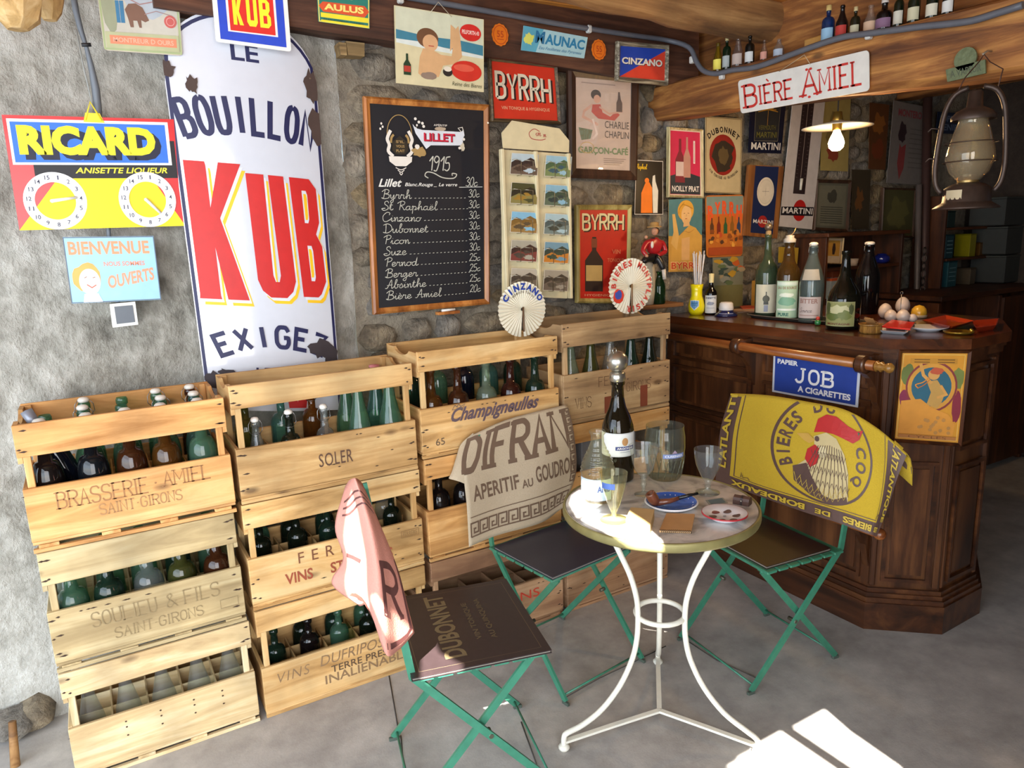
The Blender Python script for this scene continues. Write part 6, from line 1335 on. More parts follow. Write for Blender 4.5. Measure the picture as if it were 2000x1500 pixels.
# dark aperitif bottle with a ball spout
P = onT(1205, 938); P = V((P.x, P.y, TZ+.0005)); r = wid(P, 31); h = topz(P, 742)-P.z
P = onT(1207, 935); 
o = glassware('aperitif_bottle', 'tall dark aperitif bottle with white label and metal ball spout on the round table', 'bottle', P, [(r*.9, 0), (r, .008), (r, h*.50), (r*.96, h*.55), (r*.78, h*.64), (r*.52, h*.73), (r*.4, h*.82), (r*.36, h*.94), (r*.44, h*.95), (r*.42, h)], glass('4a3a1c'))
SIL = C('b5b2a8', .28, .9, var=.1)
part('spout_collar', MB().lathe([(r*.40, h-.01), (r*.5, h), (r*.46, h+.02), (r*.35, h+.026), (.0005, h+.026)], 16, P), SIL, o); part('spout_ball', MB().ball(P+V((0, 0, h+.026+r*.62)), r*.66, n=20), SIL, o)
part('spout_ring', MB().tube([P+V((-.012+.008*cos(a), 0, h+.026+r*1.32+.008*sin(a))) for a in [2*pi*i/12 for i in range(12)]], .0022, 6, closed=True), SIL, o)
def artL(S): S.frame(.02, .03, .98, .97, .0015, 'b8b8c0'); S.ell(.66, .36, .07, .17, 'b88a5c'); S.poly([(.45, .56), (.9, .56), (.9, .72), (.45, .72)], '2c3c80'); S.text('ARGONNE', .48, .595, .87, .685, 'e8e8ec', bold=.03); S.line([(.55, .8), (.8, .8)], .001, '404a80')
wrap(o, P, r, h*.27, h*.50, -82, 82, C('dcdfe4', .6), 'paper_label', artL)
# barrel tankard jug
P = onT(1298, 932); r = wid(P, 39); h = topz(P, 830)-P.z
o = glassware('glass_jug', 'large barrel-shaped cut glass tankard with a blue badge at the back of the round table', 'jug', P, [(r*.72, 0), (r*.78, .006), (r*.82, h*.1), (r*.93, h*.35), (r*1.0, h*.6), (r*.99, h*.8), (r*.93, h*.93), (r*.93, h)], glass('dde0d4', .08))
fl_ = MB()
for k in range(16):
    a = 2*pi*k/16
    fl_.tube([P+V(((q*r+.001)*cos(a+s2), (q*r+.001)*sin(a+s2), h*z)) for z, q, s2 in ((.05, .80, 0), (.2, .87, .1), (.35, .93, .2), (.46, .965, .26))], .0022, 5)
part('cut_flutes', fl_, glass('dde0d4', .08), o, kind='stuff')
def artJ(S): S.rect(0, .35, 1, .75, '7888bc'); S.text('CUSENIER', .08, .45, .92, .66, 'dfe4f0', bold=.03); S.poly([(.5, .0), (.62, .3), (.38, .3)], 'a890a8')
wrap(o, P, r*.985, h*.42, h*.62, -5, 62, glass('ffffff', .1), 'badge', artJ)
# footed glasses
def goblet(label, px, py, w, top, shape, col='f4f8f6'):
    P = onT(px, py); r = wid(P, w); h = topz(P, top)-P.z
    sh = {'tall': [(.62, 0), (.62, .012), (.2, .04), (.1, .08), (.12, .16), (.2, .19), (.22, .22), (.13, .26), (.17, .31), (.22, .33), (.17, .36), (.35, .42), (.62, .52), (.78, .68), (.88, .84), (1.0, 1.0)],
          'thick': [(.78, 0), (.78, .015), (.3, .05), (.17, .1), (.2, .17), (.17, .2), (.25, .26), (.5, .42), (.75, .62), (.88, .82), (.92, 1.0)],
          'cone': [(.92, 0), (.92, .012), (.35, .04), (.16, .08), (.15, .14), (.24, .2), (.42, .34), (.66, .6), (.85, .84), (.9, 1.0)]}[shape]
    return glassware('glass', label, 'glass', P, scale_prof(sh, h, r), glass(col), 'glasses on the round table'), P, r, h
goblet('footed glass with a knopped stem in the middle of the round table', 1257, 966, 29, 870, 'tall')
goblet('footed aperitif glass at the right back of the table beside the leather pouch', 1382, 962, 30, 877, 'thick')
o, P, r, h = goblet('footed cone glass with a blue badge at the left front edge of the round table', 1199, 1015, 30, 922, 'cone', 'f8f6d8')
wrap(o, P, r*.84, h*.72, h*.84, -60, 5, C('4c6ab0', .5), 'badge')
# ribbed carafe
P = onT(1168, 975); r = wid(P, 32); h = topz(P, 840)-P.z
pr = [(r*.9, 0), (r*.98, .008), (r, h*.36)]
for k in range(7): z = .40+.055*k; q = 1-.55*(k/6.5)**1.6; pr += [(r*q, h*z), (r*q*1.05+.001, h*(z+.018)), (r*q, h*(z+.036))]
pr += [(r*.40, h*.84), (r*.38, h*.93), (r*.5, h*.965), (r*.5, h*.985), (r*.44, h)]
o = glassware('water_carafe', 'clear ribbed water carafe with pale blue printed panel, left side of the round table', 'carafe', P, pr, glass('f6f6e4'))
def artV(S): S.rect(0, 0, 1, 1, 'b4cae0'); S.rect(.1, .1, .55, .9, 'dfe6ea'); S.text('ANIS', .6, .3, .95, .6, '44589c', bold=.03)
wrap(o, P, r, h*.06, h*.36, -80, 50, C('b4cae0', .5), 'printed_panel', artV)
# blue saucer with pipe
P = onT(1311, 986); r = wid(P, 52)
o = thing('saucer', 'round blue ashtray saucer with white rim lettering under the briar pipe', 'saucer', P)
part('dish', MB().lathe([(.0005, 0), (r*.8, 0), (r, .012), (r*.98, .015), (r*.8, .007), (r*.3, .005), (.0005, .005)], 40, P), C('e6e6ea', .2, coat=.5), o)
part('glaze', MB().lathe([(r*.93, .0145), (r*.8, .0076), (r*.3, .0056), (.0005, .0056)][::-1], 40, P), C('2f5fc0', .2, coat=.5), o, 'blue glaze')
f = lambda u, v, P=P, r=r: P+V(((u-.5)*2*r, (.5-v)*2*r, .0062)); S = Sheet(f, 2*r, 2*r, V((0, 0, 1)))
S.nr = lambda u, v: V((0, 0, 1))
for rr_, T in ((.78, ''),):
    S.surf = lambda u, v, P=P, r=r: P+V(((u-.5)*2*r, (.5-v)*2*r, .0062+max(0, sqrt((u-.5)**2+(v-.5)**2)*2-.78)*.045))
    S.arc('PERNOD FILS  ', .5, .5, r*.80, -150, -10, .010, 'e6e8f0', bold=.03); S.arc('PERNOD FILS', .5, .5, r*.80, 30, 170, .010, 'e6e8f0', bold=.03)
S.done(o)
W0 = onZ(1290, 980, TZ+.02); W1 = onZ(1360, 968, TZ+.03)
BRI = C('6a3a26', .35, coat=.3, var=.3, scale=60)
o = thing('tobacco_pipe', 'brown briar tobacco pipe with a black stem resting on the blue saucer', 'pipe', W0)
a = onZ(1278, 978, TZ+.026); d = (onZ(1363, 966, TZ+.034)-a); L = d.length; d.normalize()
part('bowl', MB().lathe([(.0005, -.016), (.010, -.014), (.016, -.004), (.0175, .010), (.016, .026), (.0155, .030), (.0105, .030), (.0095, .01), (.0005, .004)], 18, a+V((0, 0, .0)), axis=(d*-.55+V((0, 0, 1)))), BRI, o)
part('shank', MB().tube([a+d*.005+V((0, 0, -.007)), a+d*(L*.35)+V((0, 0, -.008)), a+d*(L*.55)+V((0, 0, -.003))], [.011, .008, .0065], 12), BRI, o)
part('mouthpiece', MB().tube([a+d*(L*.55)+V((0, 0, -.003)), a+d*(L*.8)+V((0, 0, .002)), a+d*L+V((0, 0, .004))], [.0062, .0052, .0045], 10), C('17171a', .25), o, 'black mouthpiece')
# white dish with red rim
P = onT(1415, 1012); r = wid(P, 44); o = thing('dish', 'small white dish with red rim and dark oval prints, right side of the table', 'dish', P)
part('bowl', MB().lathe([(.0005, 0), (r*.62, 0), (r*.66, .004), (r, .018), (r*.97, .02), (r*.66, .006), (.0005, .005)], 40, P), C('e4e4ea', .2, coat=.6), o)
part('rim_line', MB().lathe([(r*.97, .0203), (r*1.003, .0186), (r*1.003, .016)], 40, P), C('a82c34', .3), o, 'red rim')
S = Sheet(lambda u, v, P=P, r=r: P+V(((u-.5)*2*r, (.5-v)*2*r, .0058+max(0, sqrt((u-.5)**2+(v-.5)**2)*2-.62)*.042)), 2*r, 2*r, V((0, 0, 1)))
for k in range(6): a_ = math.radians(30+60*k); S.ell(.5+.26*cos(a_), .5+.26*sin(a_), .1, .075, '7a3c40' if k == 4 else '5c4444', 14)
S.ell(.5, .5, .04, .03, '8a9098'); S.done(o)
def blockT(name, label, cat, px, h, mat, parts_=None):
    c = [onT(*q_) for q_ in px]; o = thing(name, label, cat, c[0]); part('body', MB().prism(c, (0, 0, h)), mat, o); return o, c
o, c = blockT('notepad', 'small tan spiral notepad at the front edge of the round table', 'notepad', [(1302, 1006), (1357, 1008), (1350, 1042), (1288, 1040)], .006, C('c09a6c', .8))
sp = MB()
for k in range(16): p = c[3].lerp(c[2], (k+.5)/16); sp.tube([p+V((0, -.003, .001)), p+V((0, -.004, .006)), p+V((0, .004, .0075))], .0011, 5)
part('spiral', sp, C('4a4038', .4, .6), o)
part('cover', MB().prism([p+V((0, 0, .0062)) for p in c], (0, 0, .0008)), C('b88c5a', .8), o)
o, c = blockT('sugar_box', 'small brown cardboard box lit by the sun at the front of the round table', 'box', [(1232, 1010), (1278, 1014), (1270, 1046), (1222, 1034)], .028, C('a88a58', .8))
part('lid', MB().prism([p+V((0, 0, .0285)) for p in c], (0, 0, .003)), C('b89a68', .8), o)
o = thing('match_pouch', 'small round-topped brown leather pouch at the right edge of the round table', 'pouch', onT(1428, 985))
a = onT(1431, 984); b = onT(1462, 990); e_ = (b-a); nrm = V((-e_.y, e_.x, 0)).normalized(); pr = [(-.016, 0), (.016, 0), (.016, .014), (.012, .022), (.0, .027), (-.012, .022), (-.016, .014)]
part('body', MB().prism([a+nrm*(x+.016)+V((0, 0, z)) for x, z in pr], e_), C('4c342c', .5, bump=.3), o); part('strap', MB().prism([a+e_*.45+nrm*(x*1.06+.016)+V((0, 0, z*1.04)) for x, z in pr], e_*.14), C('2c2020', .5), o); part('snap', MB().ball(a+e_*.52+nrm*.0+V((0, 0, .014)), .003), SIL, o)
o, c = blockT('stamp_card', 'small pale printed card between the saucer and the pouch', 'card', [(1378, 977), (1412, 972), (1422, 982), (1388, 990)], .0008, C('8c9088', .8))
part('picture', MB().prism([p.lerp((c[0]+c[2])/2, .2)+V((0, 0, .0009)) for p in c], (0, 0, .0003)), C('5c7078', .8), o)
# ================================================= on the bar
CT = 1.1785
def onC(x, y): return onZ(x, y, CT)
# long tin tray
c = [(1480, 622), (1520, 605), (1600, 604), (1672, 628), (1668, 640), (1610, 642), (1520, 634), (1455, 622)]
a, b = onC(1448, 620), onC(1672, 640); dvec = (b-a); L = dvec.length; dd = dvec.normalized(); nn = V((dd.y*-1, dd.x, 0)); nn = nn if nn.x > 0 else -nn
TW = .15; cen = a+dd*(L/2)+nn*TW*.5
def oval(sc, z, n=40): return [cen+dd*(L/2*sc*(abs(cos(t_))**.55)*(1 if cos(t_) > 0 else -1))+nn*(TW/2*sc*(abs(sin(t_))**.55)*(1 if sin(t_) > 0 else -1))+V((0, 0, z)) for t_ in [2*pi*i/n for i in range(n)]]
o = thing('serving_tray', 'long metal serving tray on the bar under the five big bottles', 'tray', cen)
rings = [oval(.93, .0008), oval(1.0, .012), oval(1.01, .014), oval(1.0, .0155), oval(.93, .003)]
g = MB()
for r0, r1 in zip(rings, rings[1:]): g.add(r0+r1, [(i, (i+1) % 40, (i+1) % 40+40, i+40) for i in range(40)], 0, True)
g.add(rings[-1], [tuple(range(40))]).add(rings[0], [tuple(range(40))[::-1]])
part('tray_body', g, C('4c4a46', .3, .7), o); part('rolled_rim', MB().tube(oval(1.01, .0145), .0022, 6, closed=True), C('a8a69c', .3, .8), o)
def big(px, py, w, top, prof_, col, label, cap=None, n=28, lift=.0035):
    P = onZ(px, py, CT+lift); r = wid(P, w); h = topz(P, top)-P.z
    o = glassware('display_bottle', label, 'bottle', P, scale_prof(prof_, h, r), glass(col), 'large bottles on the bar tray', n)
    nr = prof_[-1][0]*r
    if cap == 'ceramic':
        part('stopper', MB().lathe([(.0005, h-.002), (nr*.8, h-.002), (nr*1.1, h+.003), (nr*1.1, h+.010), (nr*.7, h+.015), (.0005, h+.016)], 14, P), CERA, o)
        for sg in (-1, 1): part('wire_bail', MB().tube([P+V((sg*nr, 0, h-.04)), P+V((sg*nr*1.9, 0, h-.028)), P+V((sg*nr*1.8, 0, h-.006)), P+V((sg*nr*.9, 0, h+.010))], .0014, 5), WIRE, o)
    if cap == 'ball':
        part('cork_neck', MB().lathe([(nr*.9, h-.005), (nr*.9, h+.014), (nr*.6, h+.018), (.0005, h+.018)], 12, P), C('8a7450', .7), o); part('spout_ball', MB().ball(P+V((0, 0, h+.018+r*.32)), r*.36, n=16), C('7c6c5a', .35, .6), o)
        part('spout_tube', MB().tube([P+V((0, 0, h+.018+r*.6)), P+V((-.01, .01, h+.05)), P+V((-.022, .02, h+.056))], .002, 6), C('a8885a', .35, .6), o)
    if cap == 'spout':
        part('stopper', MB().lathe([(nr*1.2, h-.008), (nr*1.25, h+.006), (nr*.8, h+.014), (nr*.9, h+.022), (.0005, h+.026)], 12, P), C('a8a6a0', .4), o); part('spout_tube', MB().tube([P+V((0, 0, h+.02)), P+V((.012, -.008, h+.032)), P+V((.02, -.014, h+.055))], .002, 6), C('c0a06a', .35, .6), o)
    return o, P, r, h
bp = [(.92, 0), (1, .02), (1, .50), (.98, .56), (.8, .63), (.5, .68), (.34, .76), (.3, .88), (.26, .95), (.32, .96), (.32, .99), (.28, 1)]
o, P, r, h = big(1495, 617, 21, 458, bp, '90a884', 'clear greenish bottle with an oval cream label and ball spout, first on the tray', 'ball')
wrap(o, P, r, h*.05, h*.40, -62, 62, C('ccc6ac', .7), 'paper_label', lambda S: (S.poly([(.4, .7), (.6, .7), (.58, .45), (.52, .36), (.52, .25), (.48, .25), (.48, .36), (.42, .45)], '404038'), S.ell(.5, .5, .14, .12, '50503f'), S.rect(.42, .72, .58, .95, '8c90a0')))
o, P, r, h = big(1536, 623, 22, 470, [(.92, 0), (1, .02), (1, .56), (.9, .64), (.66, .70), (.5, .75), (.46, .82), (.40, .9), (.34, .93), (.42, .95), (.42, 1)], 'a07832', 'amber bottle with a green and white rectangular label, second on the tray', 'spout')
wrap(o, P, r, h*.03, h*.50, -62, 55, C('b0c8a8', .7), 'paper_label', lambda S: (S.rect(.05, .03, .95, .12, 'cfdccc'), S.text('EAU DE SOURCE', .1, .15, .9, .22, '8c6a4c', bold=.02), S.poly(blob(.5, .55, .36, .12, seed=2), '78a88c'), S.poly(blob(.5, .38, .3, .06, seed=4), 'dce4d4'), S.rect(.1, .75, .9, .8, 'e8ece0'), S.text('PURE', .15, .86, .6, .95, '2c6c5c', bold=.04)))
o, P, r, h = big(1582, 628, 22.5, 480, [(.92, 0), (1, .02), (1, .50), (.94, .58), (.72, .70), (.45, .82), (.34, .9), (.32, .96), (.38, .97), (.38, .99), (.33, 1)], 'b8ccc8', 'clear siphon-shaped bottle with a pinkish label, middle of the tray', 'ceramic')
wrap(o, P, r, h*.06, h*.34, -68, 50, C('c4b4ac', .7), 'paper_label', lambda S: (S.text('BITTER', .1, .08, .85, .3, '9a7468', bold=.03), S.hand('Source', .1, .72, .02, '6c5c58', .0016), S.rect(.1, .85, .9, .88, '9a7468')))
A_ = atan2(-P.y, -P.x); part('shoulder_label', MB().lathe([(r*.96+.0015, h*.56), (r*.74+.0015, h*.70)], 16, P, a0=A_-.9, a1=A_+.7), C('a8a294', .7), o)
o, P, r, h = big(1645, 640, 31, 490, [(.95, 0), (1, .02), (1, .36), (.97, .42), (.8, .5), (.5, .6), (.33, .7), (.25, .86), (.23, .95), (.28, .96), (.28, 1)], '33301a', 'squat dark olive bottle with a landscape label at the front of the tray', None)
wrap(o, P, r, h*.04, h*.36, -72, 40, C('8a8a54', .7), 'paper_label', lambda S: (S.frame(.02, .03, .98, .97, .001, 'b8b48c'), S.poly(blob(.5, .35, .36, .2, seed=5, j=.3), 'bdb88c'), S.poly(blob(.3, .6, .25, .15, seed=6, j=.3), '5c6830'), S.poly(blob(.7, .55, .2, .2, seed=7, j=.3), '6c7438'), S.poly(blob(.15, .3, .1, .25, seed=8, j=.3), '48502c'), S.poly(blob(.88, .3, .08, .22, seed=9, j=.3), '48502c'), S.text('MONTAGNE', .15, .86, .85, .94, '6a2c20', bold=.02)))
o, P, r, h = big(1690, 612, 22, 478, [(.92, 0), (1, .02), (1, .52), (.94, .6), (.7, .72), (.48, .82), (.38, .9), (.36, .96), (.42, .97), (.38, 1)], '1c1826', 'black swing-top bottle with a white stopper behind the tray, rightmost', 'ceramic', lift=0)
# small character bottle and labels in front of the tray: tiny green jar
o = lathed('trinket', 'tiny green and red ornament on the tray between the pink label and the squat bottle', 'ornament', onZ(1597, 634, CT+.0035), [(.0005, 0), (.012, .0), (.013, .012), (.008, .02), (.0005, .021)], C('2c7a44', .3, coat=.4)); part('knob', MB().ball(V(o.location)+V((0, 0, .026)), .009), C('b03a30', .3), o)
# yellow jug with straws
P = onC(1360, 614); r = wid(P, 16); h = topz(P, 555)-P.z
YEL = C('e8dc12', .25, coat=.5, var=.04)
o = lathed('straw_vase', 'bright yellow waisted jug full of white paper straws, blue shield on its belly', 'jug', P, [(.0005, 0), (r*.7, 0), (r*.95, h*.12), (r*1.0, h*.3), (r*.85, h*.48), (r*.66, h*.62), (r*.66, h*.8), (r*.78, h*1.0), (r*.70, h*1.0), (r*.58, h*.8), (r*.5, h*.5), (.0005, h*.45)], YEL)
A_ = atan2(-P.y, -P.x); f = lambda u, v, P=P, r=r, h=h, A_=A_: P+V(((r*1.0+.001)*cos(A_-.25+(u-.5)*1.2), (r+.001)*sin(A_-.25+(u-.5)*1.2), h*(.50-.34*v))); S = Sheet(f, r*1.2, h*.34, None, sub=.01)
S.nr = lambda u, v, A_=A_: V((cos(A_-.25+(u-.5)*1.2), sin(A_-.25+(u-.5)*1.2), 0)); S.poly([(.05, .05), (.5, 0), (.95, .05), (.95, .6), (.5, 1), (.05, .6)], 'd8dce4'); S.poly([(.12, .1), (.5, .06), (.88, .1), (.88, .57), (.5, .9), (.12, .57)], '4a8ac0'); S.rect(.2, .25, .8, .35, '2c6a9c'); S.rect(.3, .45, .7, .53, '2c6a9c'); S.done(o)
for k in range(16):
    a = 2*pi*k/16+random.random(); q_ = random.uniform(.1, .5)*r; lean = random.uniform(.3, 1)*r
    s0 = P+V((q_*cos(a), q_*sin(a), h*.5)); s1 = P+V((lean*cos(a), lean*sin(a), h*2.02+random.uniform(-.01, .01)))
    single('paper_straw', MB().tube([s0, s1], .0026, 6), C('d8d8dc', .6), 'white paper straw standing in the yellow jug on the bar', 'straw', 'paper straws in the yellow jug')
# row of small items between crates and tray
P = onC(1388, 614); r = wid(P, 11); h = topz(P, 545)-P.z
o = glassware('liqueur_bottle', 'small dark bottle with white label and cream cap next to the yellow jug', 'bottle', P, [(r*.95, 0), (r, .004), (r, h*.6), (r*.85, h*.68), (r*.45, h*.76), (r*.35, h*.85), (r*.35, h)], glass('2a2222'))
part('cap', MB().lathe([(r*.42, h*.9), (r*.45, h*1.15), (.0005, h*1.16)], 14, P), C('d8cc98', .5), o, 'cream cap'); wrap(o, P, r, h*.05, h*.55, -75, 65, C('d0d4d8', .7), 'paper_label', lambda S: (S.text('ANISETTE', .1, .08, .9, .2, '444c60', bold=.03), S.poly(blob(.5, .45, .25, .1, seed=2), '8c94a8'), S.rect(.2, .7, .8, .72, '6c7488')))
P = onC(1418, 617); r = wid(P, 14)
o = lathed('salt_pot', 'dark blue lettered ashtray pot with white ribbed cap beside the small bottle', 'pot', P, [(.0005, 0), (r*1.5, 0), (r*1.6, .006), (r*1.0, .02), (r*.95, .03), (.0005, .03)], C('1c2450', .2, coat=.6)); part('ribbed_cap', MB().lathe([(r*.95, .03), (r*1.0, .036), (r*.9, .062), (r*.7, .068), (.0005, .069)], 24, P), C('d4d2d0', .4), o, 'white cap')
wrap(o, P, r*1.22, .010, .016, -50, 50, C('d0d4e8', .5), 'lettering')
P = onC(1313, 607); r = wid(P, 12); h = topz(P, 550)-P.z
o = lathed('cup', 'white paper cup with black plastic spoons behind the yellow jug', 'cup', P, [(.0005, 0), (r*.75, 0), (r, h), (r*.94, h), (r*.7, .004), (.0005, .005)], C('c8c2cc', .6))
for k in range(7): a = 2*pi*k/7; single('plastic_spoon', MB().tube([P+V((r*.3*cos(a), r*.3*sin(a), .01)), P+V((r*.85*cos(a), r*.85*sin(a), h+.028+.006*(k % 3)))], .0022, 5), C('1c1c20', .4), 'black plastic stirrer standing in the white cup on the bar', 'stirrer', 'black stirrers in the white cup')
P = onC(1338, 607); o = lathed('head_jar', 'small dark glazed jar with a knobbly brown lid and orange base behind the yellow jug', 'jar', P, [(.0005, 0), (.014, 0), (.015, .02), (.013, .024), (.0005, .024)], C('b8592c', .4)); part('lid', MB().ball(P+V((0, 0, .036)), .017, sc=(1, 1, .8)).ball(P+V((.003, 0, .054)), .014, sc=(1, 1, .8)).ball(P+V((-.018, 0, .05)), .008).ball(P+V((.018, 0, .048)), .008), C('1c1410', .2, coat=.5), o, 'dark glazed lid')
# papers behind the pot
for k, (q_, col, lb) in enumerate((([(1420, 606), (1470, 602), (1490, 607), (1440, 611)], 'b89a88', 'folded pinkish paper leaflet on the bar behind the blue pot'), ([(1445, 600), (1480, 597), (1492, 603), (1450, 605)], 'b04a30', 'orange-red leaflet on the bar behind the blue pot'))):
    mb = MB().prism([onZ(x, y, CT+.0005) for x, y in q_], (0, 0, .003+.004*k)); single('leaflet', mb, C(col, .7), lb, 'leaflet')
# green bottle with the seated figure
P = onC(1288, 611); P = V((P.x-.0, P.y, CT)); r = wid(P, 14)
# stands on the bar end close to the wall
P = onC(1322, 607)+V((-.06, .04, 0)); P = V((2.60, 2.70, CT)); 
x0_, y0_ = pxy((P.x, P.y, CT)); 
Pg = onY(1286, 596, 2.62); zb = 1.252
o = glassware('figure_bottle', 'dark green bottle on the ledge behind the paper fan, beside the seated figurine', 'bottle', V((Pg.x+.02, 2.635, zb)), [(.025, 0), (.028, .006), (.028, .085), (.024, .1), (.014, .125), (.012, .145), (.017, .15), (.017, .156)], glass('2c6a34'))
# figurine: man in straw hat, red jacket
pl_ = V((Pg.x, 2.70, zb-.001)); single('wall_ledge', MB().box(pl_+V((.02, 0, -.009)), (.26, .19, .018), b=.002), wood('5a3a20', '7c5430', '9a6e42', 'X', scale=.6), 'narrow wooden ledge on the wall between the last crate and the bar', 'shelf')
t = thing('figurine', 'seated figurine in straw hat, red jacket and black trousers, behind the last crate', 'figurine', onY(1275, 520, 2.66))
def ff(x, y, d=0): return onY(x, y, 2.62-d)
RJ = C('a81c24', .35, coat=.3); SK = C('c08a6a', .6); BK = C('1a1c20', .35); WT = C('d8d0c4', .5)
def skin_obj(name, nodes, edges, radii, mat, parent, sub=2):
    me = bpy.data.meshes.new(name); off = woff(parent); me.from_pydata([V(p)-off for p in nodes], edges, []); o = bpy.data.objects.new(name, me); COL.objects.link(o); o.parent = parent
    m1 = o.modifiers.new('s', 'SKIN'); 
    for i, r in enumerate(radii): me.skin_vertices[0].data[i].radius = (r, r)
    me.skin_vertices[0].data[0].use_root = True; o.modifiers.new('d', 'SUBSURF').levels = sub; o.modifiers['d'].render_levels = sub; me.materials.append(mat); OFF[o.name] = off; m1.use_smooth_shade = True; return o
hip, chest, neck = ff(1276, 500), ff(1277, 478), ff(1279, 463)
skin_obj('jacket', [hip, chest, neck, ff(1262, 474), ff(1255, 490, .01), ff(1264, 500, .03), ff(1294, 474), ff(1300, 492, .01), ff(1284, 499, .03)], [(0, 1), (1, 2), (1, 3), (3, 4), (4, 5), (1, 6), (6, 7), (7, 8)], [.024, .03, .012, .016, .012, .010, .016, .013, .010], RJ, t)
skin_obj('trousers', [hip+V((0, 0, -.006)), ff(1262, 506, .03), ff(1256, 512, .05), ff(1288, 508, .03), ff(1296, 528, .045)], [(0, 1), (1, 2), (0, 3), (3, 4)], [.024, .018, .014, .018, .013], BK, t)
kz = ff(1280, 512).z-zb; part('keg', MB().lathe([(.0005, 0), (.022, 0), (.03, kz*.3), (.03, kz*.7), (.022, kz), (.0005, kz)], 18, V((ff(1279, 512).x, 2.66, zb))), C('b4a890', .6), t, 'pale keg')
part('head', MB().ball(ff(1279, 452), .0155, n=16, sc=(1, 1, 1.2)).ball(ff(1276, 453, .016), .004), SK, t); part('hair', MB().ball(ff(1281, 451, -.005), .0165, n=14, sc=(1.05, 1, 1.05)), C('3a2418', .6), t)
part('hat', MB().lathe([(.034, 0), (.034, .004), (.021, .006), (.02, .02), (.015, .024), (.0005, .025)], 24, ff(1278, 444)), C('a8824a', .8, bump=.4), t, 'straw hat')
part('shirt', MB().ball(ff(1274, 478, .028), .011, n=12, sc=(.8, .4, 1.5)), WT, t); part('bow_tie', MB().box(ff(1276, 465, .022), (.018, .006, .006)), BK, t)
part('hand', MB().ball(ff(1263, 500, .04), .008), SK, t); part('hand', MB().ball(ff(1262, 463, .02), .008), SK, t)
skin_obj('shoe', [ff(1256, 512, .052), ff(1250, 516, .065)], [(0, 1)], [.012, .010], C('20242c', .2, coat=.5), t); part('sock', MB().tube([ff(1296, 526, .045), ff(1298, 545, .045)], [.010, .009], 10), WT, t)
# egg stand and other things at the right end of the bar
t = thing('egg_rack', 'thin wire egg holder standing on the bar', 'egg holder', onC(1757, 628)); P = onC(1757, 627)
part('wire', MB().tube([P, P+V((0, 0, topz(P, 575)-P.z))], .0018, 6).tube([P+V((0, .006*cos(a)-.0, topz(P, 575)-P.z+.006+.006*sin(a))) for a in [2*pi*i/12 for i in range(12)]], .0012, 5, closed=True).tube([P+V((.035*cos(a), .035*sin(a), .003)) for a in [2*pi*i/20 for i in range(20)]], .0018, 6, closed=True), WIRE, t)
EG = C('d8c8c0', .35, coat=.2)
for k, (x, y, w, hh, lb) in enumerate(((1728, 622, 12.5, 24, 'large white egg at the left of the egg holder'), (1739, 628, 11, 19, 'pinkish egg lying in front at the left'), (1762, 612, 13, 26, 'large white egg right behind the wire'), (1763, 629, 12, 20, 'pinkish egg in front of the wire'), (1782, 629, 8.5, 13, 'smallest egg lying at the right'))):
    P = onC(x, y); r = wid(P, w); H_ = wid(P, hh)
    pr = [(max(.0005, r*sin(pi*i/10)*(1+.12*cos(pi*i/10))), H_/1.0*(1-cos(pi*i/10))*.62) for i in range(11)]
    mb = MB().lathe(pr, 18, P); single('egg', mb, EG, lb+' on the bar', 'egg', 'eggs on the bar')
P = onC(1794, 621); r = wid(P, 14); o = lathed('egg_timer_pot', 'yellow egg-shaped pot with a white collar beside the eggs', 'pot', P, [(.0005, 0), (r*.8, 0), (r*1.0, .004), (r*1.05, .012), (r*.95, .016)], C('c8b89c', .4)); part('lid', MB().lathe([(r*.98, .014), (r*1.0, .024), (r*.9, .040), (r*.55, .053), (.0005, .058)], 20, P), C('d8a834', .25, coat=.5), o, 'yellow domed lid')
P = onC(1700, 650); a = atan2(-P.y, -P.x)
o = thing('wooden_bowl', 'small wooden pot with folded paper notes inside at the end of the tray', 'pot', P); r = wid(P, 24); part('body', MB().lathe([(.0005, 0), (r*.75, 0), (r*.85, .008), (r*.8, .03), (r*.95, .036), (r*.9, .036), (r*.7, .02), (.0005, .015)], 22, P), wood('6a4620', '94682e', 'b58a48', 'Z', rough=.4, scale=2, knots=False), o)
for k, (dx, dy, rz, lb) in enumerate(((-.01, 0, .3, 'left'), (.012, .01, -.4, 'right'))):
    M = Matrix.Translation(P+V((dx, dy, .036))) @ Matrix.Rotation(rz, 4, 'Z') @ Matrix.Rotation(.5, 4, 'Y'); mb = MB().box((0, 0, .012), (.05, .034, .002)); mb.xf(M); single('paper_note', mb, C('a8804c', .8), 'brown paper note sticking out of the wooden pot, the %s one' % lb, 'paper')
def dishp(label, x, y, w, h, mat, base='b'):
    P = onC(x, y); r = wid(P, w); o = lathed('plate', label, 'plate', P, [(.0005, 0), (r*.55, 0), (r*.6, h*.3), (r, h), (r*.97, h+.0015), (r*.58, h*.4), (.0005, h*.35)], mat, 32); return o, P, r
def sqdish(label, px, h, mat, z=0):
    c = [onZ(x, y, CT+z) for x, y in px]; m_ = sum(c, V((0, 0, 0)))/4; lo = [m_+(p-m_)*.72 for p in c]
    hi = [p+V((0, 0, h)) for p in c]; ih = [m_+V((0, 0, h))+(p-m_)*.93 for p in c]; il = [m_+V((0, 0, h*.35))+(p-m_)*.7 for p in c]
    g = MB(); R_s = [lo, hi, ih, il]
    for a_, b_ in zip(R_s, R_s[1:]): g.add(a_+b_, [(i, (i+1) % 4, (i+1) % 4+4, i+4) for i in range(4)])
    g.add(lo, [(3, 2, 1, 0)]).add(il, [(0, 1, 2, 3)]); o = thing('ashtray', label, 'ashtray', m_); part('body', g, mat, o); return o, c, m_
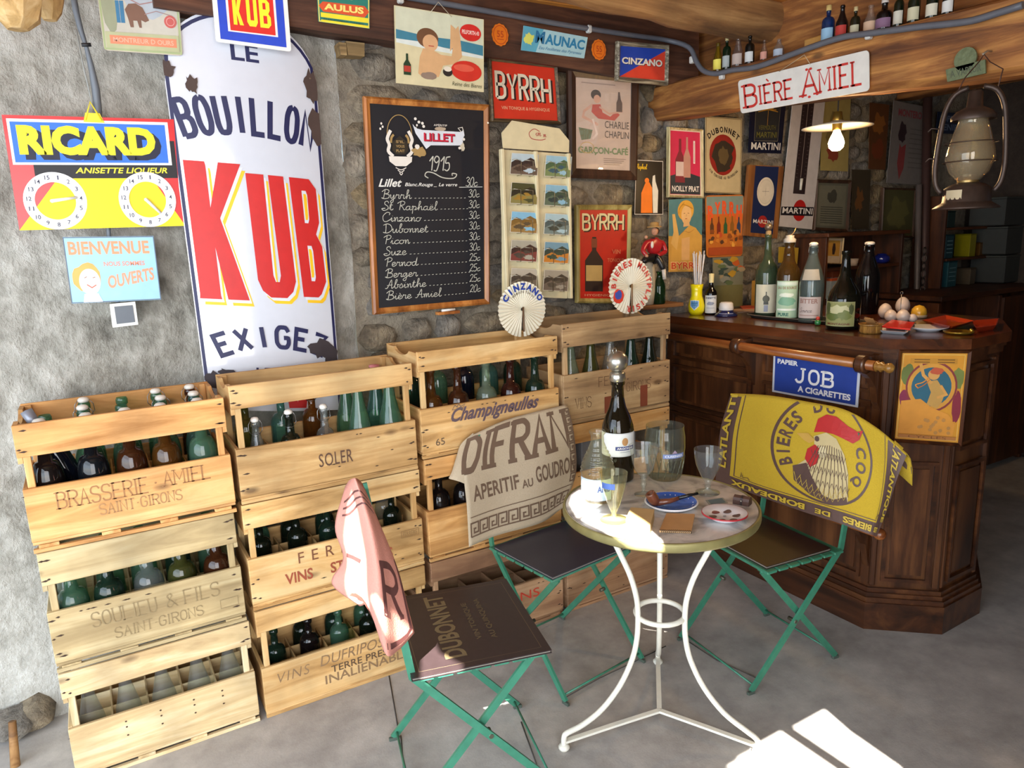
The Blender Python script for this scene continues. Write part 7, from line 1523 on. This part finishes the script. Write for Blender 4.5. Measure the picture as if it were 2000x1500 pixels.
o, c, m_ = sqdish('square white ashtray with a red top at the right end of the bar', [(1716, 652), (1712, 641), (1780, 643), (1772, 656)], .014, C('d4dae2', .25, coat=.4))
mb = MB().prism([onZ(x, y, CT+.0165) for x, y in ((1722, 640), (1742, 627), (1786, 632), (1778, 645))], (0, 0, .006)); single('cigarette_pack', mb, C('d02c22', .35, coat=.3), 'flat red packet lying on the square white ashtray', 'packet')
o, P, r = dishp('shallow white round saucer on the bar right of the red packet', 1812, 646, 36, .016, C('ccd0d8', .2, coat=.5))
o, c, m_ = sqdish('square orange-red glass ashtray on the bar behind the brass dish', [(1800, 633), (1846, 622), (1905, 634), (1860, 646)], .016, C('b8401e', .2, coat=.5), .012)
o, c, m_ = sqdish('rectangular red tray at the far right end of the bar', [(1905, 652), (1895, 636), (1950, 632), (1945, 646)], .022, C('a0341c', .25, coat=.4))
P = onC(1872, 652); o = lathed('brass_dish', 'low brass dish under the orange ashtray', 'dish', P, [(.0005, 0), (.04, 0), (.05, .006), (.052, .011), (.048, .011), (.038, .004), (.0005, .003)], C('a88a34', .3, .8)); part('knob', MB().ball(P+V((.03, -.03, .012)), .008), C('c8a848', .25, .9), o)
# ================================================= paper fans
def fan(label, cx, cy, rpx, Y, zfoot, word, col, extra=None, blob_=None):
    Cc = onY(cx, cy, Y); R = rpx*depth(Cc)/FPX; t = thing('paper_fan', label, 'fan', (Cc.x, Cc.y, zfoot)); g = MB(); n = 40; vs = []; 
    A0 = -pi/2+.05; 
    for i in range(n*2+1):
        a = A0+(2*pi-.1)*i/(n*2); dy = -.004 if i % 2 else .004
        for q_, dd_ in ((.06, .2), (.5, .6), (1.0, 1.0)): vs.append(Cc+V((R*q_*cos(a), dy*dd_, R*q_*sin(a))))
    g.add(vs, [(i*3+k, i*3+k+1, i*3+4+k, i*3+3+k) for i in range(n*2) for k in (0, 1)]); part('pleats', g, C('e2dcc8', .8, var=.05), t)
    part('handle', MB().tube([Cc+V((0, -.008, .01)), Cc+V((0, -.008, -R*.7)), (Cc.x, Cc.y-.006, zfoot+.004)], .0035, 6), wood('4c3420', '6c4c30', '8c6a44', 'Z', knots=False), t)
    S = Sheet(lambda u, v: Cc+V(((u-.5)*2*R, -.0055, (.5-v)*2*R)), 2*R, 2*R, V((0, -1, 0)))
    word(S, R); S.done(t); return t
def wA(S, R): S.arc('CINZANO', .5, .5, R*.82, -58, 62, R*.24, '1f3f9c', bold=.05, wf=.8); S.arc('VERMOUTH TORINO', .5, .5, R*.62, -42, 48, R*.08, '6a6050', bold=.02)
fan('round pleated paper fan with blue letters standing on the third stack of crates', 1020, 604, 54, 2.50, 1.21, wA, 0)
def wB(S, R): S.arc('BIERES MONTPLAISIR', .5, .5, R*.82, -86, 190, R*.22, 'cc4038', bold=.03, wf=.72); S.poly(blob(.2, .66, .12, .13, seed=2, j=.06), 'd8402c'); S.poly(blob(.2, .64, .08, .08, seed=3, j=.2), '3c50a8')
fan('round pleated paper fan with red letters on the fourth stack of crates', 1232, 559, 54, 2.44, 1.252, wB, 0)
# ================================================= lamp, lantern
P = ray(1635, 248).normalized()*3.35+V((0, 0, H)); t = thing('pendant_lamp', 'lit bare bulb under a flat white enamel disc shade hanging behind the white beer sign', 'lamp', P)
r = wid(P, 65)
part('shade', MB().lathe([(.022, .024), (.03, .02), (r*.55, .012), (r, .0), (r*1.0, -.002), (r*.55, .008), (.03, .014), (.022, .016)], 40, P), C('dcd6c8', .3, coat=.4), t); part('socket', MB().lathe([(.0005, .06), (.016, .058), (.02, .03), (.018, -.012), (.0005, -.012)], 16, P), C('a8873c', .3, .8), t, 'brass socket')
part('cord', MB().tube([P+V((0, 0, .05)), P+V((0, 0, 2.5-P.z))], .003, 6), C('3a3028', .7), t)
em, n_, l_, b_ = _new('bulb_glow'); b_.inputs['Emission Color'].default_value = (1, .72, .35, 1); b_.inputs['Emission Strength'].default_value = 45; b_.inputs['Base Color'].default_value = (1, .9, .7, 1)
bh = wid(P, 50); part('bulb', MB().lathe([(.012, -.012), (.015, -.022), (.026, -.045), (.031, -.062), (.027, -.08), (.014, -.092), (.0005, -.094)], 20, P), em, t, 'glowing bulb')
l = light('POINT', 'bulb_light', P+V((0, 0, -.105)), 15, (1, .62, .28), shadow_soft_size=.03)
LP = V((2.345, 1.235, 0)); z = lambda y: topz((LP.x, LP.y, 1.7), y); M1 = C('4a3c35', .45, .6, var=.3, scale=40)
t = thing('oil_lantern', 'old rusty hurricane oil lantern with a clear glass chimney hanging from the cross beam', 'lantern', (LP.x, LP.y, z(408)))
zb, zt = z(408), z(185); hh = zt-zb; k = wid((LP.x, LP.y, 1.8), 1)
part('base', MB().lathe([(.0005, 0), (58*k, 0), (58*k, .004), (44*k, .018), (42*k, .022), (40*k, .062), (30*k, .072), (18*k, .078), (.0005, .078)], 28, (LP.x, LP.y, zb)), M1, t)
zl = zb+.078; zc = z(232)
part('burner', MB().lathe([(18*k, zl-zb-.002), (20*k, .092), (14*k, .1), (.0005, .104)], 20, (LP.x, LP.y, zb)), C('9a8050', .4, .8), t, 'brassy burner')
go = [(20*k, zl+.006), (34*k, zl+.03), (43*k, zl+.07), (40*k, zl+.10), (31*k, zl+.15), (25*k, zc-.006), (27*k, zc)]
part('glass_chimney', MB().lathe(go+[(r_-.0018, z_) for r_, z_ in go[::-1]]+[go[0]], 28, (LP.x, LP.y, 0)), glass('e8dcc0', .02), t, 'clear glass globe')
part('cap', MB().lathe([(38*k, zc-.004), (39*k, zc+.006), (30*k, zc+.022), (14*k, zc+.034), (12*k, zc+.075), (9*k, zc+.08), (.0005, zc+.08)], 24, (LP.x, LP.y, 0)), M1, t)
dirv = V((.42, -.91, 0)).normalized()
for sg in (-1, 1):
    q_ = [(44, zb+.05), (54, zb+.075), (58, zb+.13), (54, zc-.04), (48, zc+.03), (34, zc+.075), (12, zc+.09)]
    part('side_tube', MB().tube([V((LP.x, LP.y, b))+dirv*a*k*sg for a, b in smoothline(q_, 3)], .0075, 8), M1, t)
for zz in (zl+.06, zl+.115): part('guard_wire', MB().tube([V((LP.x, LP.y, zz))+V((46*k*cos(a), 46*k*sin(a), 0)) for a in [2*pi*i/24 for i in range(24)]], .0015, 5, closed=True), M1, t)
for zz in (zl+.075, zc-.02): part('lever', MB().tube([V((LP.x, LP.y, zz))+dirv*-58*k, V((LP.x, LP.y, zz+.004))+dirv*-70*k, V((LP.x, LP.y, zz-.006))+dirv*-76*k], .0025, 6), M1, t)
hk = onX(1922, 106, 2.43)
part('bail', MB().tube([V((LP.x, LP.y, zc+.07))+dirv*-34*k, V((LP.x, LP.y, zc+.12))+dirv*-20*k, V((hk.x-.02, hk.y, hk.z-.02)), hk, V((hk.x-.02, hk.y-.03, hk.z-.03)), V((LP.x, LP.y, zc+.13))+dirv*40*k, V((LP.x, LP.y, zc+.07))+dirv*34*k], .0018, 6), C('4a3028', .6, .4), t)
S = part('paper_tag', MB().lathe([(41.5*k, .028), (41*k, .056)], 12, (LP.x, LP.y, zb), a0=atan2(-LP.y, -LP.x)-1.0, a1=atan2(-LP.y, -LP.x)-.2), C('b8a888', .7), t)
tk = thing('hook', 'small screw hook in the cross beam holding the lantern', 'hook', hk); part('shank', MB().tube([(2.49, hk.y, hk.z+.012), (2.45, hk.y, hk.z+.012), hk+V((-.006, 0, 0))], .003, 6), C('b8b0a0', .4, .8), tk)
# ================================================= little bottles along the beam
BX = 2.50
bt = [(1402, 131, 84, 9, 'c8b030', 'cone', 'f0e060', 'small yellow-labelled bottle, first at the wall end', None), (1419, 125, 70, 8, '2c5a34', 'wine', 'a8b0b0', 'small green bottle with pale cap, second', 'd8c890'), (1441, 121, 72, 11, 'e8e0dc', 'cone', 'b8a8a0', 'small clear ribbed bottle, third', None), (1464, 118, 70, 9, '2a2a24', 'wine', 'd0d4d4', 'small black bottle with white label, fourth', None),
      (1492, 113, 78, 7, 'e8dcd0', 'cone', 'c89080', 'faint clear miniature with a pinkish label, fifth', None), (1521, 103, 76, 10, 'e8ecf0', 'burg', 'a8b4c4', 'clear miniature with a grey-blue label, sixth', None), (1616, 82, 12, 12, '2c6cc0', 'wine', '8cb4d0', 'bright blue miniature bottle with a gold cap', 'c8b070'), (1643, 74, 10, 11, '38282c', 'burg', 'b0342c', 'dark miniature flask with a red band', None),
      (1669, 70, 16, 9, '4c5030', 'wine', 'b8b498', 'small dark green bottle with gold foil', 'c8b888'), (1699, 60, 10, 12, 'e4d4c4', 'cone', 'c8a88c', 'clear pinkish ribbed miniature', None), (1726, 50, 0, 15, '281c20', 'round', '80607c', 'round black bottle with a crystal stopper', 'd0c8c0'), (1754, 44, -20, 9, '2c4a2c', 'wine', 'c8c4b4', 'dark green bottle with a square cream label', None),
      (1784, 38, -26, 11, '34502c', 'wine', 'c4c0a0', 'olive green bottle with a big cream label', None), (1820, 28, -30, 11, '2c4a30', 'wine', 'd0ccb8', 'green bottle with a medal label', None), (1851, 20, -34, 10, '1c2428', 'wine', 'd4d4d0', 'black bottle with a slanting white label, nearest', None)]
for x, y, ty, w, gc, kd, lc, lb, cp in bt:
    b0 = onX(x, y, BX+.02); zt_ = 2.278-.035*(2.8-b0.y)/1.6; P = V((b0.x, b0.y, zt_)); h = max(.06, min(.135, topz(P, ty)-P.z)); r = max(.010, wid(P, w))
    o = thing('miniature_bottle', lb+' in the row on the cross beam', 'bottle', P, 'miniature bottles on the cross beam'); pf = prof(kd, h, r); part('glass_body', MB().lathe(prof_wall(pf, .0012), 14, P), glass(gc), o)
    A_ = pi; sh = .44 if kd != 'round' else .4; part('paper_label', MB().lathe([(r+.0006, h*.1), (r+.0006, h*sh)], 10, P, a0=A_-1.0, a1=A_+1.4), C(lc, .7), o)
    if cp: part('cap', MB().lathe([(r*.45, h*.9), (r*.45, h*1.04), (.0005, h*1.05)], 10, P), C(cp, .4), o)
mb = MB().box((2.535, 2.09, 2.285), (.03, .16, .02), b=.002)
single('wood_block', MB().box((2.60, 1.93, 2.295), (.05, .20, .05), b=.004), wood('8a5a24', 'b5823c', 'd0a058', 'Y', scale=.6, knots=False), 'short pale wooden block lying on the cross beam behind the bottles', 'block')
# ================================================= dim back of the bar
DW = wood('2a150a', '47240f', '5f351a', 'Z', rough=.5, scale=.5, knots=False); DWY = wood('2a150a', '47240f', '5f351a', 'X', rough=.5, scale=.5, knots=False)
def bp_(x, y, Y): return onY(x, y, Y)
# open wall cupboard behind the tray bottles
a = bp_(1605, 452, 2.62); b = bp_(1752, 460, 2.62); zt_ = (a.z+b.z)/2; 
t = thing('shelf_cupboard', 'open brown wooden shelf cupboard on the wall behind the big bottles', 'cupboard', (a.x, 2.7, .9))
x0, x1 = a.x, b.x
for x in (x0, x1): part('side', MB().box((x, 2.68, (zt_+.95)/2), (.022, .2, zt_-.95), b=.002), DW, t)
part('top', MB().box(((x0+x1)/2, 2.67, zt_), (x1-x0+.06, .23, .022), b=.003), DWY, t); part('back', MB().box(((x0+x1)/2, 2.775, (zt_+.95)/2), (x1-x0, .01, zt_-.95), b=.001), DW, t)
zs = bp_(1720, 515, 2.6).z; part('shelf', MB().box(((x0+x1)/2, 2.68, zs-.01), (x1-x0-.024, .19, .018), b=.002), DWY, t)
t, S = framed('framed_photo', 'small cream-matted picture with a dark figure standing on the shelf behind the clear bottles', [(1619, 463), (1650, 464), (1645, 516), (1614, 515)], 2.60, .006, wood('8a6a44', 'a88a5c', 'c8ac7c', 'Z', knots=False), 'd0b898', 'picture', depth_=.01)
S.rect(.1, .08, .9, .72, 'c8923c'); S.poly([(.42, .2), (.56, .2), (.62, .45), (.56, .66), (.42, .66), (.38, .45)], '3c2820'); S.done(t)
P = V((bp_(1728, 512, 2.62).x, 2.64, zs)); o = lathed('blue_jar', 'small shiny cobalt blue jar on the cupboard shelf', 'jar', P, [(.0005, 0), (.03, 0), (.044, .012), (.046, .032), (.036, .048), (.0005, .05)], C('16206c', .1, coat=.8)); part('lid', MB().lathe([(.03, .049), (.026, .056), (.0005, .058)], 16, P), C('16206c', .1, coat=.8), o)
P = V((bp_(1672, 520, 2.6).x, 2.62, zs)); o = lathed('white_cup', 'small cream cup on the shelf between the dark bottles', 'cup', P, [(.0005, 0), (.022, 0), (.03, .04), (.027, .04), (.02, .004), (.0005, .005)], C('b09a84', .5))
for k, (x, y, w_, h_, c_, lb) in enumerate(((1628, 560, .12, .12, 'a8b8c4', 'pale blue and white carton behind the tray bottles'), (1628, 522, .08, .05, 'a04a24', 'orange-red packet lying on the pale carton'), (1480, 560, .04, .14, 'b0802c', 'yellow-ochre packet at the wall left of the first big bottle'))):
    P = bp_(x, y, 2.66); P.z = CT+.0005+h_/2+(.1215 if k == 1 else 0); o = thing('packet', lb, 'packet', V((P.x, P.y, P.z-h_/2))); part('box', MB().box(P, (w_, .05, h_), b=.002), C(c_, .6), o)
    if k == 0: part('band', MB().box(P+V((0, -.001, h_*.42)), (w_+.001, .05, h_*.14), b=.001), C('c8582c', .6), o, 'orange band')
t, S = board('wall_card', 'small yellow card with a dark figure on the wall behind the amber bottle', 'card', [(1522, 482), (1560, 484), (1557, 516), (1521, 513)], 2.735, 'c09a2c', .004)
S.poly([(.45, .15), (.6, .15), (.7, .5), (.62, .9), (.4, .9), (.35, .5)], '4a3418'); S.done(t)
# vertical pipes and chain by the corner
for k, (xa, xb, c_) in enumerate(((1795, 1790, '6a605c'), (1812, 1803, '4a3430'))):
    p0 = bp_(xa, 360 if k == 0 else 190, 2.66); p1 = bp_(xb, 600, 2.66); o = thing('pipe', ['grey vertical pipe beside the green-brown print', 'dark brown vertical pipe in the corner right of the prints'][k], 'pipe', p1); part('tube', MB().tube([p0, p1, V((p1.x, p1.y, .0))], .018 if k == 0 else .026, 10), C(c_, .5, .3), o)
o = thing('iron_chain', 'heavy iron chain hanging down the dark corner pipe', 'chain', bp_(1806, 560, 2.58))
for k in range(8):
    c_ = bp_(1806-k*.8, 490+k*15, 2.59); ax = (cos(k*pi/2), sin(k*pi/2)); part('link', MB().tube([c_+V((ax[0]*.014*cos(a), ax[1]*.014*cos(a), .022*sin(a))) for a in [2*pi*i/14 for i in range(14)]], .004, 6, closed=True), C('4c443e', .5, .7), o)
# dresser with shelf of tins on the right
t = thing('dresser', 'dark wooden dresser with shelves of tins at the far right of the bar room', 'dresser', (4.95, 2.45, 0))
dz = bp_(1900, 572, 2.35).z; xl, xr = bp_(1812, 575, 2.35).x, 5.33
part('worktop', MB().box(((xl+xr)/2, 2.5, dz), (xr-xl, .46, .03), b=.004), DWY, t); part('carcass', MB().box(((xl+xr)/2, 2.72, dz/2), (xr-xl-.04, .03, dz-.03), b=.003), DW, t)
for x in (xl+.03, (xl+xr)/2+.1, xr-.02): part('upright', MB().box((x, 2.5, dz/2-.01), (.035, .42, dz-.03), b=.003), DW, t)
part('door', MB().box(((xl+xr)/2+.1+(xr-(xl+xr)/2-.1)/2, 2.285, dz/2), (xr-(xl+xr)/2-.13, .02, dz-.08), b=.003), DW, t); 
sh0, sh1 = bp_(1838, 508, 2.6), bp_(1958, 500, 2.6)
for (xa, ya, xb, yb) in ((1836, 508, 1962, 500), (1836, 448, 1962, 442)):
    p0, p1 = bp_(xa, ya, 2.6), bp_(xb, yb, 2.6); part('shelf', MB().box(((p0.x+p1.x)/2, 2.66, p0.z), (abs(p1.x-p0.x), .2, .016), b=.002), DWY, t)
for x in (1834, 1964): p0 = bp_(x, 450, 2.6); part('shelf_side', MB().box((p0.x, 2.66, (dz+1.75)/2), (.02, .2, 1.75-dz), b=.002), DW, t)
tn = [(1845, 505, 28, 44, '1c4450', 'dark teal tin on the middle shelf, left'), (1892, 503, 22, 42, '8c8412', 'bright yellow box on the middle shelf'), (1912, 505, 34, 24, '5a3c14', 'brown box on the middle shelf beside the yellow one'), (1848, 568, 32, 48, '2c5a64', 'pale blue-grey tin on the dresser top'), (1892, 568, 20, 30, '5c5040', 'small patterned pot on the dresser top'), (1850, 446, 26, 30, '1c3434', 'dark green tin on the upper shelf'), (1925, 446, 44, 18, '6a3c14', 'flat orange-brown box on the upper shelf')]
for x, y, w_, h_, c_, lb in tn:
    p0 = bp_(x, y, 2.58); s_ = depth(p0)/FPX; zz = dz+.0155 if y > 560 else (bp_(1836, 508 if y > 480 else 448, 2.6).z+.0085)
    P = V((p0.x+w_*s_/2, 2.63, zz)); o = thing('tin', lb, 'tin', P); part('body', MB().box(P+V((0, 0, h_*s_/2)), (w_*s_, .1, h_*s_), b=.003), C(c_, .3, .2, coat=.3), o); part('lid', MB().box(P+V((0, 0, h_*s_+.003)), (w_*s_+.003, .103, .006), b=.002), C(c_, .3, .4), o)
    if w_ > 25 and h_ > 40:
        q_ = MB()
        for k in range(4): q_.box(P+V((0, -.0505, h_*s_*(.25+.17*k))), (w_*s_*.7, .001, .004), b=.0002)
        part('print', q_, C('7ca0a8', .6), o)
for k, (x, y) in enumerate(((1960, 362), (1962, 420), (1958, 487))):
    p0 = bp_(x, y+35, 2.45); P = V((p0.x+.16, 2.55, dz+.0155+.186*(2-k))); o = thing('grey_crate', ['upper', 'middle', 'lower'][k]+' grey box stacked at the right edge of the picture', 'box', P, 'grey boxes at the right edge'); part('body', MB().box(P+V((0, 0, .09)), (.3, .22, .17), b=.006), C('343634', .7), o); part('lid', MB().box(P+V((0, 0, .178)), (.31, .23, .012), b=.003), C('3c3e3a', .7), o)
P = V((bp_(1845, 612, 2.45).x, 2.45, dz+.015)); P = V((onY(1845, 625, 1.9).x, 1.9, 0))
zz_ = onY(1845, 625, 1.9).z
# ================================================= unseen mask added to shape the sun patches
AZ = 2.95
def back(P): P = V(P); k = (AZ-P.z)/(-SUND.z); q = P-SUND*k; return (q.x, q.y)
holes = []
def holeT(px, z): holes.append([back(onZ(x, y, z)) for x, y in px])
holeT(((1113, 984), (1117, 968), (1132, 957), (1176, 984), (1146, 1002), (1128, 1014)), TZ)
holeT(((1122, 1020), (1160, 1004), (1228, 1008), (1262, 1030), (1292, 1056), (1298, 1074), (1240, 1068), (1180, 1052), (1140, 1036)), TZ)
holeT(((1480, 1455), (1612, 1388), (1660, 1430), (1760, 1500), (1790, 1540), (1500, 1540), (1420, 1500)), 0)
holes.append([back(onY(x, y, 1.62)) for x, y in ((660, 975), (692, 962), (716, 1020), (732, 1100), (736, 1196), (690, 1190), (628, 1150), (640, 1080), (632, 1035))])
holeT(((822, 1232), (838, 1232), (858, 1275), (905, 1300), (900, 1312), (820, 1330)), .475)
# added sun mask: narrow strips, with holes traced back from the wanted lit patches
sun_mask = thing('added_sun_mask', 'added sun mask with holes cut for the lit patches, above and behind the viewer', 'sun mask', (-1.4, -1.2, AZ))
xs0, xs1, ys0, ys1 = -5.5, 5.6, -5.0, 3.2
RM = C('8a7a58', .9); w_ = .008; y = ys0; slab_ = MB()
while y < ys1:
    yc = y+w_/2; cut = []
    for h_ in holes:
        xc = sorted((x2-x1)*(yc-y1)/(y2-y1)+x1 for (x1, y1), (x2, y2) in zip(h_, h_[-1:]+h_[:-1]) if (y1 > yc) != (y2 > yc))
        cut += list(zip(xc[::2], xc[1::2]))
    cut.sort(); un = []
    for a_, b_ in cut:
        if un and a_ <= un[-1][1]: un[-1][1] = max(un[-1][1], b_)
        else: un.append([a_, b_])
    xsn = [xs0]+[q_ for c_ in un for q_ in c_]+[xs1]
    for a_, b_ in zip(xsn[::2], xsn[1::2]):
        if b_-a_ > .003: slab_.add([(a_, y, AZ), (b_, y, AZ), (b_, y+w_+.0005, AZ), (a_, y+w_+.0005, AZ), (a_, y, AZ+.004), (b_, y, AZ+.004), (b_, y+w_+.0005, AZ+.004), (a_, y+w_+.0005, AZ+.004)], [(3, 2, 1, 0), (4, 5, 6, 7), (0, 1, 5, 4), (1, 2, 6, 5), (2, 3, 7, 6), (3, 0, 4, 7)])
    y += w_
part('mask_strips', slab_, RM, sun_mask, kind='stuff')
for x in (-5.4, -.6, 5.5): part('pole', MB().tube([(x, ys0, AZ+.03), (x, ys1, AZ+.03)], .02, 8), M_LOG, sun_mask)  # bars across the added, unseen sun mask
